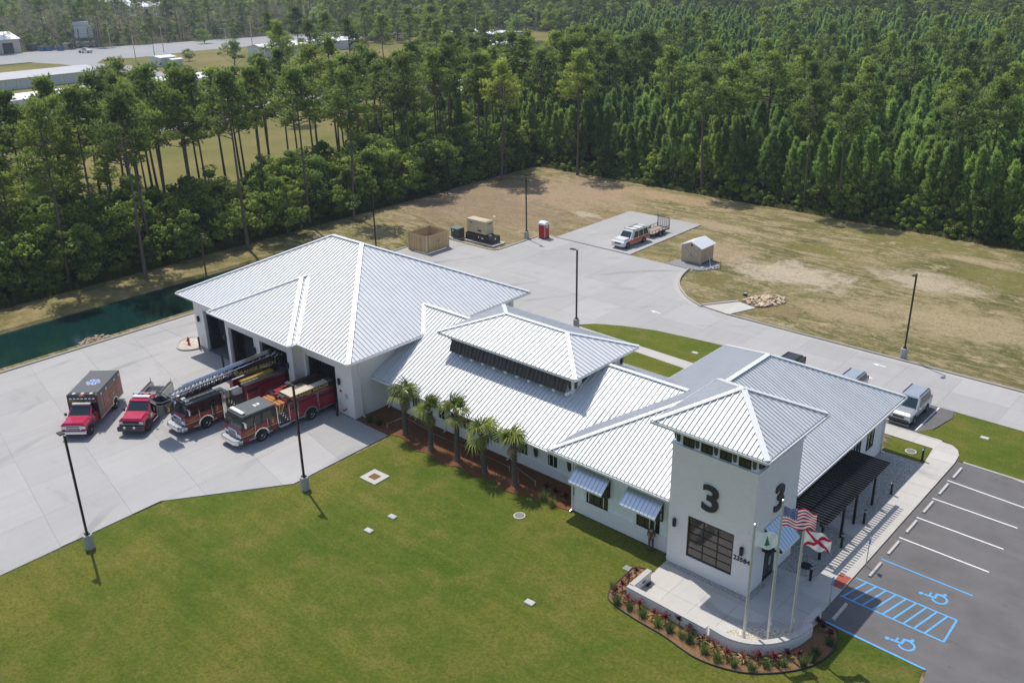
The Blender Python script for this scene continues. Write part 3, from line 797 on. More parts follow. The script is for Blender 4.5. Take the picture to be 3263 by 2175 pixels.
# tower
mb = MB()
wall_open(mb, -5.61, 0, 0, 8.38, [(-4.25, -1.12, 1.0, 3.9)], 0, .3)
mb.bb(-.3, 0, .3, 1.9, 0, 8.38); mb.bb(-.3, 0, 3.3, 5.61, 0, 8.38); mb.bb(-.3, 0, 1.9, 3.3, 2.45, 8.38)
mb.bb(-5.61, -5.31, .3, 5.61, 0, 8.38); mb.bb(-5.31, -.3, 5.31, 5.61, 0, 8.38)
mb.build('tower_wall', M['brick'], ST)
MB().bb(-5.7, .09, -.09, 5.7, 8.38, 8.46).build('tower_ledge', M['trim'], ST)
MB().bb(-5.5, -.11, .11, 5.5, 8.46, 9.74).build('tower_band', M['siding'], ST)
MB().bb(-5.2, -.4, .4, 5.2, .004, .02).build('lobby_floor', simple('lobby_floor', (.40, .33, .26), .5), ST)
MB().bb(-4.6, -2.2, 1.2, 3.0, .02, .95).build('reception_desk', simple('desk_wood', (.33, .26, .19), .5), ST)
# hall walls: brick base, batten siding above
def base_wall(name, x0, x1, y0, y1, zb, zt):
    MB().bb(x0, x1, y0, y1, 0, zb).build(name + '_brick_base', M['brick'], ST)
    i = .05
    MB().bb(x0 + i, x1 - i, y0 + i, y1 - i, zb, zt).build(name + '_siding', M['siding'], ST)
    MB().bb(x0 - .03, x1 + .03, y0 - .03, y1 + .03, zb, zb + .06).build(name + '_ledge', M['trim'], ST)
base_wall('hall', -13.55, -.87, .6, 22.2, 1.08, 4.25)
base_wall('wing', -35.6, -13.6, 2.95, 15.5, .68, 3.2)
def battens(p0, p1, z0, z1, rz, n0=.4, name='batten'):
    a, b = Vector(p0), Vector(p1); L = (b - a).length; n = round(L / n0)
    me = MB().box((0, 0, (z1 - z0) / 2), (.05, .03, z1 - z0)).mesh('batten', M['trim'])
    for i in range(n + 1):
        q = a.lerp(b, i / n); inst(name, me, ST, (q.x, q.y, z0), (0, 0, rz))
battens((-13.5, .645), (-5.75, .645), 1.14, 4.2, 0)
battens((-35.4, 2.995), (-13.7, 2.995), .74, 3.05, 0)
battens((-.915, 14.5), (-.915, 22.1), 1.14, 4.2, PI / 2, .3)
# monitor walls
mb = MB(); mb.bb(-30.4, -17.95, 5.96, 12.2, 4.9, 7.0); mb.build('monitor_wall', M['siding'], ST)
MB().bb(-18.06, -17.93, 5.9, 6.1, 5.2, 7.0).build('corner_board', M['trim'], ST)
pit = 12.1 / 10
sme = MB()
sme.bar((0, 0, 0), (0, -.52, -1.32), 1.13, .035, up=(0, 1, -.4))
for k in range(4): sme.bar((-.56 + k * .373, -.03, .0), (-.56 + k * .373, -.55, -1.32), .03, .05, up=(0, 1, -.4))
sme = sme.mesh('shutter', M['shutter'])
sill = MB().bb(-.1, .1, -.5, 0, -.18, .1).mesh('shutter_sill', M['trim'])
for k in range(10):
    x = -30.3 + (k + .5) * pit
    inst('window_shutter', sme, ST, (x, 5.93, 6.98)); inst('shutter_sill', sill, ST, (x + pit / 2, 5.95, 5.62))

# ---- windows, brackets and fittings, built facing -y and turned
def window(loc, rz, w_, h, cols, rows, fw=.06, glass='glass', name='window'):
    mb = MB(); t = .09
    mb.bb(-w_ / 2, w_ / 2, -t / 2, t / 2, 0, fw); mb.bb(-w_ / 2, w_ / 2, -t / 2, t / 2, h - fw, h)
    mb.bb(-w_ / 2, -w_ / 2 + fw, -t / 2, t / 2, fw, h - fw); mb.bb(w_ / 2 - fw, w_ / 2, -t / 2, t / 2, fw, h - fw)
    cw, ch = (w_ - 2 * fw) / cols, (h - 2 * fw) / rows; b = fw * .7
    for i in range(1, cols): mb.bb(-w_ / 2 + fw + cw * i - b / 2, -w_ / 2 + fw + cw * i + b / 2, -t * .45, t * .45, fw, h - fw)
    for j in range(1, rows): mb.bb(-w_ / 2 + fw, w_ / 2 - fw, -t * .42, t * .42, fw + ch * j - b / 2, fw + ch * j + b / 2)
    o = mb.build(name, M['black_metal'], ST); o.location = loc; o.rotation_euler = (0, 0, rz)
    me = MB().bb(-cw / 2 + .004, cw / 2 - .004, -.008, .008, -ch / 2 + .004, ch / 2 - .004).mesh('pane', M[glass])
    for i in range(cols):
        for j in range(rows): inst('pane', me, o, (-w_ / 2 + fw + cw * (i + .5), rnd.uniform(-.004, .004), fw + ch * (j + .5)), (rnd.uniform(-.004, .004), 0, rnd.uniform(-.006, .006)))
    return o
BR = MB().extr([(0, 0), (0, -.72), (-.10, -.76), (-.17, -.62), (-.20, -.42), (-.38, -.20), (-.66, -.12), (-.66, 0)], 'x', -.075, .075).mesh('eave_bracket', M['dark_wood'])
def bracket(loc, rz, s=1.0, sz=1.0): inst('eave_bracket', BR, ST, loc, (0, 0, rz), (1, s, sz))
mb = MB()   # opaque lobby panes, the lit interior put into their tint
window((-2.685, .1, 1.0), 0, 3.13, 2.9, 3, 5, .09, 'lit_room_glass', 'lobby_window')
for x in (-4.58, -3.36, -2.12, -.90):
    window((x, .10, 8.5), 0, .76, .98, 2, 2, .05); window((-.10, -x, 8.5), PI / 2, .76, .98, 2, 2, .05); window((-5.51, -x, 8.5), -PI / 2, .76, .98, 2, 2, .05)
for x in (-5.26, -3.98, -2.74, -1.52, -.28):
    bracket((x, .11, 9.74), 0, 1, 1.48); bracket((-.11, -x, 9.74), PI / 2, 1, 1.48); bracket((-5.5, -x, 9.74), -PI / 2, 1, 1.48)
for x in (-31.97, -28.85, -26.06, -23.15, -20.26, -17.4): window((x, 3.0, .95), 0, .82, 1.3, 2, 2, .05)
for x in (-33.4, -30.4, -27.5, -24.6, -21.9, -18.9, -15.75): bracket((x, 3.0, 2.98), 0, 1.6, 2.35)
for x, y in ((-17.95, 5.95),): bracket((x - .18, y, 6.98), 0, 1.0, 1.5)
bracket((-17.94, 6.2, 6.98), PI / 2, 1.0, 1.5); bracket((-17.94, 11.9, 6.98), PI / 2, 1.0, 1.5); bracket((-30.2, 5.95, 6.98), 0, 1.0, 1.5)
window((-17.95, 7.5, 5.9), PI / 2, .9, .9, 2, 2); window((-17.95, 10.5, 5.9), PI / 2, .9, .9, 2, 2)
for x in (-11.58, -7.5): window((x, .64, 1.15), 0, 1.75, 1.9, 3, 2, .06)
for y in (17.2, 19.6): window((-.91, y, 1.3), PI / 2, 1.2, 1.7, 2, 2)
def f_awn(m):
    m.col((.62, .68, .74)).pr(.30, .85, .5); m.bump(m.noise(m.coord('World'), 6, 3), .04, .02)  # roof metal tinted bluer, sky reflection partly put into the colour
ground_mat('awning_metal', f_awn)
def awning(loc, rz, w_, out, drop):
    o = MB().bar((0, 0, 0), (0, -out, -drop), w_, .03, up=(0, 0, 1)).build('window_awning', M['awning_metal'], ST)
    o.location = loc; o.rotation_euler = (0, 0, rz)
    n = round(w_ / .3)
    me = MB().bar((0, 0, .03), (0, -out, -drop + .03), .03, .05).mesh('awning_seam', M['awning_metal'])
    for i in range(n + 1): inst('awning_seam', me, o, (-w_ / 2 + w_ * i / n, 0, 0))
    MB().bar((-w_ / 2, -out, -drop - .05), (w_ / 2, -out, -drop - .05), .04, .13).build('awning_edge', M['gutter'], o)
    for sx in (-1, 1):
        x = sx * (w_ / 2 - .06); b = MB()
        b.bar((x, -.04, -.1), (x, -.04, -1.5), .09, .09, up=(1, 0, 0)); b.bar((x, -.05, -1.42), (x, -out + .08, -drop - .1), .09, .09, up=(1, 0, 0)); b.bar((x, -.05, -.8), (x, -out * .6, -drop * .62 - .06), .07, .07, up=(1, 0, 0)); b.bar((x, -.04, -.12), (x, -out + .08, -drop - .06), .07, .07, up=(1, 0, 0))
        b.build('awning_bracket', M['black_metal'], o)
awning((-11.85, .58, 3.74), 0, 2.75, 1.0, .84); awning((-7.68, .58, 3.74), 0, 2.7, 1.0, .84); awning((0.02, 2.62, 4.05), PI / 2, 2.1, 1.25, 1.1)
def three(loc, rz): inst('numeral', text_mesh('3', 2.4, .05, M['charcoal'], 1.12, .055, 8), ST, loc, (PI / 2, 0, rz))
three((-2.8, -.075, 5.58), 0); three((.075, 2.98, 5.45), PI / 2)
inst('house_number', text_mesh('23584', .44, .02, M['black_metal'], 1.0, .004, 4), ST, (-.5, -.03, 2.44), (PI / 2, 0, 0))
dr = MB().bb(-.74, .74, -.05, .05, 0, 2.45).build('entry_door', M['black_metal'], ST); dr.location = (-.08, 2.6, .03); dr.rotation_euler = (0, 0, PI / 2)
for s in (-1, 1):
    MB().bb(s * .36 - .27, s * .36 + .27, -.065, -.05, .2, 2.25).build('pane', M['glass'], dr)
    MB().tube((s * .07, -.12, .9), (s * .07, -.12, 1.5), .018).build('door_handle', M['gutter'], dr)
LM = MB(); LM.bbox((0, -.12, 0), (.2, .2, .52), .04); LM.bb(-.07, .07, -.1, .02, -.1, .1); LM.tube((0, -.12, .26), (0, -.12, .33), .13, .07, 10)
LM = LM.mesh('wall_lamp', M['black_metal'])
def wlamp(x, y, z, rz=0): inst('wall_lamp', LM, ST, (x, y, z), (0, 0, rz))
wlamp(-5.12, 0, 3.05); wlamp(-.52, 0, 3.05); wlamp(0, 1.55, 2.72, PI / 2)
for (u, v), Y in (((293, 218), -.55), ((1585, 793), -.55), ((2050, 1000), -.55), ((627, 450), -1.5), ((998, 615), -1.5), ((1410, 800), -1.5)):
    p = GY(560 + u / 3.92, 960 + v / 3.92, Y); wlamp(p.x, Y, p.z)
p = GY(560 + 2065 / 3.92, 960 + 1112 / 3.92, -.55)
MB().bbox((p.x, -.6, p.z), (.2, .1, .22), .03).build('alarm_bell', M['red_paint'], ST)
p = GY(560 + 2135 / 3.92, 960 + 1185 / 3.92, -.55)
MB().bb(p.x - .18, p.x + .18, -.57, -.55, p.z - .2, p.z + .2).build('wall_plaque', simple('plaque', (.45, .45, .62), .5), ST)
p = GY(560 + 2140 / 3.92, 960 + 1345 / 3.92, -.55)
mb = MB(); mb.tube((p.x, -.55, p.z), (p.x, -.85, p.z), .06); mb.tube((p.x - .12, -.8, p.z), (p.x + .12, -.95, p.z + .05), .07); mb.build('hose_connection', M['red_paint'], ST)
def downspout(x, y, z, out=.25, rz=0):
    mb = MB(); mb.bar((0, 0, .06), (0, 0, z), .09, .11, up=(0, 1, 0)); mb.bar((0, 0, z), (0, -out, z + .28), .09, .09, up=(1, 0, 0)); mb.bar((0, 0, .1), (0, -.28, .03), .09, .09, up=(1, 0, 0))
    o = mb.build('downspout', M['gutter'], ST); o.location = (x, y, 0); o.rotation_euler = (0, 0, rz)
downspout(-35.55, .2, 5.3, .7, PI / 2); downspout(-53.1, -.62, 5.2, .7); downspout(-42.1, -1.6, 5.2, .7)
for x in (-28.45, -21.6, -35.2): downspout(x, 2.9, 2.75, 1.2)
downspout(-13.62, .55, 4.0, .45); downspout(-.8, 21.95, 4.0, .6, PI / 2); downspout(-5.75, .5, 4.0, .4); downspout(-35.5, 18.6, 5.2, .8, PI / 2)
MB().tube((-35.55, .5, .05), (-35.55, .5, 1.2), .03).build('wall_pipe', M['gutter'], ST)

# ---- pergola fixed to the east wall
pt = MB().bb(-.075, .075, -.075, .075, .0, 2.75).mesh('pergola_post', M['black_metal'])
for y in (6.3, 9.45, 11.42, 14.44): inst('pergola_post', pt, ST, (1.62, y, .01))
MB().bb(1.5, 1.72, 5.9, 15.9, 2.62, 2.82).build('pergola_beam', M['black_metal'], ST); MB().bb(-.86, -.74, 6.0, 15.9, 2.62, 2.82).build('pergola_beam', M['black_metal'], ST)
MB().bb(.38, .46, 6.0, 15.9, 2.70, 2.82).build('pergola_beam', M['black_metal'], ST)
slm = MB().bb(-.84, 2.0, -.045, .045, 0, .12).mesh('pergola_slat', M['black_metal'])
for k in range(34): inst('pergola_slat', slm, ST, (0, 6.05 + k * .292, 2.825))
# ------------------------------------------------------------ vehicles (local +X forward, +Y left)
def paint_mat(name, c, rough=.32, metal=0.0, coat=.22):
    return simple(name, c, rough, metal, .05, 1.5, coat=coat)
M['fire_red'] = paint_mat('fire_red', (.27, .012, .026)); M['sunlit_red'] = paint_mat('sunlit_red', (.46, .012, .062), .25)  # second red is the engine red with hood sunlight put into the colour
M['car_black'] = paint_mat('car_black', (.020, .020, .022)); M['roof_grey'] = paint_mat('roof_grey', (.075, .078, .085), .5, coat=.1)
M['chrome'] = simple('chrome', (.72, .73, .75), .16, 1.0, .06); M['tread'] = simple('tread_plate', (.50, .51, .53), .35, .9, .12, 8)
M['gold'] = simple('gold_leaf', (.62, .40, .10), .4, .3, .1); M['tyre'] = simple('tyre', (.014, .014, .014), .85, 0, .2)
M['car_white'] = paint_mat('car_white', (.72, .72, .70)); M['car_silver'] = paint_mat('car_silver', (.50, .52, .54), .3, .55)
M['lamp_white'] = simple('lamp_white', (.82, .82, .80), .2, 0, .04); M['lamp_amber'] = simple('lamp_amber', (.75, .22, .03), .25); M['lamp_red'] = simple('lamp_red', (.5, .02, .02), .25)
M['hose_yellow'] = simple('hose_yellow', (.60, .42, .07), .8, 0, .2, 8); M['hose_red'] = simple('hose_red', (.45, .10, .07), .8, 0, .2, 8); M['canvas'] = simple('canvas', (.55, .48, .37), .85, 0, .08)
M['star_blue'] = simple('star_blue', (.03, .17, .55), .5); M['tan_metal'] = simple('tan_metal', (.56, .46, .30), .5, 0, .05); M['steel'] = simple('steel_box', (.62, .61, .58), .4, .4, .08)
M['orange_dark'] = simple('band_orange_red', (.50, .055, .035), .3, coat=.5)
ground_mat('car_glass', lambda m: f_glass(m, (.016, .034, .034)))
def frus(mb, x0, x1, w0, z0, X0, X1, w1, z1, mi=0):
    vs = [(x0, -w0, z0), (x1, -w0, z0), (x1, w0, z0), (x0, w0, z0), (X0, -w1, z1), (X1, -w1, z1), (X1, w1, z1), (X0, w1, z1)]
    mb.add(vs, [(0, 3, 2, 1), (4, 5, 6, 7), (0, 1, 5, 4), (1, 2, 6, 5), (2, 3, 7, 6), (3, 0, 4, 7)], mi)
    return [Vector(v) for v in vs]
def pane_on(q, u0, u1, v0, v1, off, name, mat, parent):
    """thin plate on the quad q = bl, br, tr, tl"""
    q = [Vector(p) for p in q]
    P = lambda u, v: q[0].lerp(q[1], u).lerp(q[3].lerp(q[2], u), v)
    n = (q[1] - q[0]).cross(q[3] - q[0]).normalized()
    a = [P(u0, v0), P(u1, v0), P(u1, v1), P(u0, v1)]
    return MB().add([p - n * .01 for p in a] + [p + n * off for p in a], [(4, 5, 6, 7), (0, 1, 5, 4), (1, 2, 6, 5), (2, 3, 7, 6), (3, 0, 4, 7)]).build(name, mat, parent)
_wh = {}
def wheel(T, x, y, r, w_, rim='chrome', dual=False):
    k = (r, w_, rim)
    if k not in _wh:
        def rev(prof, n=20):
            vs, fs = [], []
            for rr, yy in prof: vs += [(rr * math.cos(2 * PI * i / n), yy, rr * math.sin(2 * PI * i / n)) for i in range(n)]
            for j in range(len(prof) - 1): fs += [(j * n + i, j * n + (i + 1) % n, (j + 1) * n + (i + 1) % n, (j + 1) * n + i) for i in range(n)]
            fs += [tuple(range(n)), tuple(range((len(prof) - 1) * n, len(prof) * n))]
            return MB().add(vs, fs)
        ty = rev([(r * .56, -w_ * .46), (r * .9, -w_ / 2), (r * .985, -w_ * .40), (r, -w_ * .3), (r, w_ * .3), (r * .985, w_ * .40), (r * .9, w_ / 2), (r * .56, w_ * .46)]).mesh('tyre', M['tyre'], True)
        rm = rev([(r * .2, -w_ * .50), (r * .24, -w_ * .36), (r * .42, -w_ * .34), (r * .58, -w_ * .49), (r * .58, w_ * .49), (r * .42, w_ * .34), (r * .24, w_ * .36), (r * .2, w_ * .50)])
        for i in range(8):
            for s in (-1, 1): rm.box((r * .33 * math.cos(i * PI / 4), s * w_ * .37, r * .33 * math.sin(i * PI / 4)), (.05, .03, .05), 0, 1)
        _wh[k] = (ty, rm.mesh('rim', [M[rim], M['tyre']], False))
    o = inst('wheel', _wh[k][0], T, (x, y, r), (0, rnd.uniform(0, 1), 0))
    inst('rim', _wh[k][1], o)
    return o
def fender(T, x, r, hw, mat, t=.05, w_=.1):
    for s in (-1, 1):
        mb = MB(); pts = [(x + r * math.cos(R(a)), r * math.sin(R(a)) * 1.0) for a in range(-8, 189, 14)]
        for (ax, az), (bx, bz_) in zip(pts, pts[1:]): mb.bar((ax, s * hw, az + .5), (bx, s * hw, bz_ + .5), w_, t, up=(0, 1, 0))
        mb.build('fender_trim', M[mat], T)
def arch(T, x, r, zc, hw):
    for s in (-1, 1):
        MB().extr([(x + r * math.cos(R(a)), zc + r * math.sin(R(a))) for a in range(0, 181, 15)] + [(x - r, zc - .12), (x + r, zc - .12)], 'y', s * (hw - .04), s * (hw + .006)).build('arch_shade_plate', M['tyre'], T)  # flat dark plate stands in for the shade inside the wheel opening
def fire_cab(T, num, roofnum, name):
    hw = 1.22
    mb = MB(); mb.bbox((.08, 0, 1.0), (3.3, 2 * hw, 1.12), .05)
    cab = mb.build('cab', M['fire_red'], T)
    up = MB(); v = frus(up, -1.57, 1.70, hw - .01, 1.56, -1.55, 1.35, hw - .1, 2.50)
    cu = up.build('cab_upper', M['car_black'], T)
    MB().bbox((-.1, 0, 2.56), (3.05, 2.26, .16), .06).build('cab_roof', M['roof_grey'], T)
    MB().bb(-1.6, 1.74, -hw - .008, hw + .008, .98, 1.04).build('gold_stripe', M['gold'], T)
    MB().bb(-1.61, 1.745, -hw - .012, hw + .012, .80, .96).build('black_stripe', M['car_black'], T)
    fq = [v[1], v[2], v[6], v[5]]
    pane_on(fq, .05, .49, .06, .86, .015, 'windshield', M['car_glass'], cu); pane_on(fq, .51, .95, .06, .86, .015, 'windshield', M['car_glass'], cu)
    for s in (1, -1):
        q = [v[2], v[3], v[7], v[6]] if s > 0 else [v[0], v[1], v[5], v[4]]
        rg = [(.10, .32), (.36, .52), (.60, .86)] if s > 0 else [(.68, .90), (.48, .64), (.14, .40)]
        for i, (a, b) in enumerate(rg): pane_on(q, a, b, .08, .82, .012, 'side_window', M['glass'], cu)
        for x in (.52, -.62): MB().tube((x, s * (hw + .06), 1.1), (x, s * (hw + .06), 1.85), .022).build('grab_rail', M['chrome'], T)
        MB().bbox((1.42, s * (hw + .22), 2.0), (.16, .14, .5), .04).build('mirror', M['chrome'], T)
        MB().tube((1.5, s * hw, 2.25), (1.44, s * (hw + .2), 2.2), .02).build('mirror_arm', M['chrome'], T)
        MB().bbox((1.74, s * .85, 1.0), (.12, .5, .3), .04).build('headlight', M['chrome'], T)
        MB().bbox((1.80, s * .95, 1.0), (.04, .2, .2), .02).build('headlight_lens', M['lamp_white'], T)
        MB().bb(-1.0, 1.15, s * hw - .02, s * hw + .02, .50, .62).build('step', M['tread'], T)
        MB().bb(-.95, -.80, s * hw - .02, s * (hw + .004) + .02, .62, 1.5).build('door_gap', M['car_black'], T)
    lettering('door_number', num, .42, M['gold'], T, (-1.12, hw + .014, 1.38), (PI / 2, 0, PI), sx=1.1, bold=.012)
    lettering('unit_lettering', name, .13, M['gold'], T, (-1.1, hw + .014, 1.64), (PI / 2, 0, PI))
    lettering('city_lettering', 'ORANGE BEACH', .17, M['gold'], T, (.95, hw + .014, 1.36), (PI / 2, R(-14), PI)); lettering('city_lettering', 'FIRE RESCUE', .13, M['gold'], T, (.95, hw + .014, 1.16), (PI / 2, 0, PI))
    lettering('city_lettering', num, .42, M['gold'], T, (-1.12, -hw - .014, 1.38), (PI / 2, 0, 0), sx=1.1, bold=.012)
    g = MB().bbox((1.76, 0, 1.08), (.14, 1.2, .66), .05).build('grille', M['chrome'], T)
    for k in range(4): MB().bb(1.825, 1.845, -.5, .5, .86 + k * .14, .92 + k * .14).build('grille_slot', M['car_black'], g)
    b = MB(); b.prism([(1.70, -1.22), (2.15, -1.15), (2.34, -.8), (2.34, .8), (2.15, 1.15), (1.70, 1.22)], .45, .74); b.build('bumper', M['chrome'], T)
    MB().prism([(1.74, -1.1), (2.12, -1.04), (2.27, -.75), (2.27, .75), (2.12, 1.04), (1.74, 1.1)], .741, .752).build('bumper_deck', M['tread'], T)
    for s in (-1, 1): MB().tube((2.24, s * .95, .6), (2.3, s * 1.0, .6), .09, .08, 10).build('fog_lamp', M['lamp_white'], T)
    lb = MB().bbox((1.12, 0, 2.74), (.34, 1.75, .18), .06).build('light_bar', M['lamp_white'], T)
    MB().bb(.93, 1.32, -.9, .9, 2.63, 2.66).build('light_bar_base', M['car_black'], lb)
    if roofnum: lettering('roof_number', roofnum, .7, M['lamp_white'], T, (-.55, .05, 2.645), (0, 0, PI / 2), sx=1.2, bold=.03)
    for s in (-1, 1): wheel(T, 0, s * 1.10, .53, .36)
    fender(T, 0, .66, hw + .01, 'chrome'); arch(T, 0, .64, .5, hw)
def pump_panel(T, x0, x1, z1):
    p = MB().bb(x0, x1, -1.18, 1.18, .62, z1).build('pump_panel', M['car_black'], T)
    g = MB().tube((0, 0, 0), (0, .05, 0), .065, n=10).mesh('gauge', M['chrome']); c = MB().tube((0, 0, 0), (0, .16, -.03), .06, .05, n=8).mesh('outlet', M['chrome']); lv = MB().tube((0, 0, 0), (0, .12, .04), .018, n=6).mesh('lever', M['chrome'])
    for i in range(5):
        for j in range(4):
            x = x0 + .1 + (x1 - x0 - .2) * i / 4
            k = (i * 3 + j * 5) % 4
            inst(('gauge', 'outlet', 'lever', 'lever')[k], (g, c, lv, lv)[k], p, (x, 1.18, .95 + j * (z1 - 1.15) / 3.4))
    MB().bbox(((x0 + x1) / 2, 1.15, .60), (x1 - x0 + .1, .45, .2), .06).build('running_board', M['tread'], p)
    MB().bbox(((x0 + x1) / 2, -1.15, .60), (x1 - x0 + .1, .45, .2), .06).build('running_board', M['tread'], p)
def body_doors(T, spans, hw, z0, z1):
    for a, b, za in spans:
        for s in (-1, 1):
            d = MB().bb(a + .03, b - .03, s * hw - .02, s * hw + .025, za, z1).build('compartment_door', M['fire_red'], T)
            e = MB()
            e.bb(a, a + .035, s * hw - .02, s * hw + .04, za - .03, z1 + .03); e.bb(b - .035, b, s * hw - .02, s * hw + .04, za - .03, z1 + .03); e.bb(a, b, s * hw - .02, s * hw + .04, z1, z1 + .035)
            e.build('door_frame', M['chrome'], d)
            MB().bb(a + .04, b - .04, s * hw - .02, s * hw + .032, za + (z1 - za) * .62, za + (z1 - za) * .78).build('black_stripe', M['car_black'], d)
def pumper():
    T = thing('fire_engine', 'red fire engine with a grey cab roof numbered 2, nearest of the two big engines', 'fire engine', (-39.60, -7.72, 0), -PI / 2)
    fire_cab(T, '2', '2', 'ENGINE')
    pump_panel(T, -2.62, -1.68, 2.0)
    for s in (-1, 1): MB().bb(-1.68, -1.6, s * 1.0, s * 1.2, .6, 2.3).build('cab_gap_post', M['chrome'], T)
    MB().bbox((-2.15, 0, 2.18), (.95, 2.2, .34), .04).build('crosslay', M['fire_red'], T)
    for k in range(5): MB().tube((-2.5 + k * .16, -1.1, 2.39), (-2.5 + k * .16, 1.15, 2.39), .06, n=7).build('hose', M['hose_yellow' if k % 2 else 'hose_red'], T)
    for k in range(3):
        MB().tube((-2.0 - .2 * k, 1.12, 2.36), (-1.75 - .12 * k, 1.28, 1.75), .05, n=7).build('hose', M['hose_yellow' if k != 1 else 'hose_red'], T)
    d = MB(); d.tube((-2.45, 0, 2.4), (-2.45, 0, 2.75), .12); d.tube((-2.6, 0, 2.8), (-1.9, 0, 2.95), .07, .05); d.bbox((-2.5, 0, 2.8), (.3, .35, .18), .04); d.build('deck_gun', M['fire_red'], T)
    B = MB(); hw = 1.22
    for s in (-1, 1): B.bbox((-5.0, s * .88, 1.62), (4.76, .66, 2.0), .03)
    B.bb(-7.38, -2.66, -.6, .6, .75, 1.9)
    B.build('body', M['fire_red'], T)
    MB().bb(-3.0, -2.64, -1.2, 1.2, 2.05, 2.62).build('front_bulkhead', M['chrome'], T)
    for s in (-1, 1): MB().bb(-7.38, -2.66, s * hw - .03, s * hw + .012, 2.30, 2.66).build('name_band', M['car_black'], T)
    lettering('city_lettering', 'ORANGE BEACH', .36, M['gold'], T, (-4.9, hw + .016, 2.50), (PI / 2, 0, PI), sx=1.35, bold=.012)
    lettering('city_lettering', 'FIRE RESCUE', .14, M['gold'], T, (-4.9, hw + .016, 2.345), (PI / 2, 0, PI))
    MB().bbox((-4.2, .35, 2.66), (2.2, 1.6, .08), .02).build('hose_bed_cover', M['canvas'], T)
    MB().bbox((-6.2, .75, 2.66), (1.7, .7, .07), .02).build('hose_bed_cover', M['canvas'], T)
    hb = MB().bb(-7.2, -3.6, -.95, .3, 2.40, 2.62).build('hose_bed', M['car_black'], T)
    for k in range(8): MB().tube((-7.1, -.85 + k * .15, 2.68), (-4.2, -.85 + k * .15, 2.68), .05, n=6).build('hose', M['tyre'], hb)
    MB().bbox((-7.0, .85, 2.74), (.7, .65, .16), .03).build('rear_light_box', M['tread'], T)
    body_doors(T, [(-3.55, -2.72, .72), (-5.55, -3.62, 1.45), (-7.32, -5.62, .72)], hw, .7, 2.22)
    for s in (-1, 1):
        wheel(T, -4.78, s * 1.03, .53, .5)
        MB().bb(-7.36, -2.66, s * hw - .03, s * (hw + .03) + .01, .58, .68).build('rub_rail', M['tread'], T)
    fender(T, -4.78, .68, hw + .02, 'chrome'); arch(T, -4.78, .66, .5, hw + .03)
    MB().bb(-7.75, -7.38, -1.2, 1.2, .55, .66).build('tailboard', M['tread'], T)
    for s in (-1, 1): MB().bbox((-7.41, s * 1.0, 1.5), (.06, .16, .5), .02).build('tail_lamp', M['lamp_red'], T)
pumper()
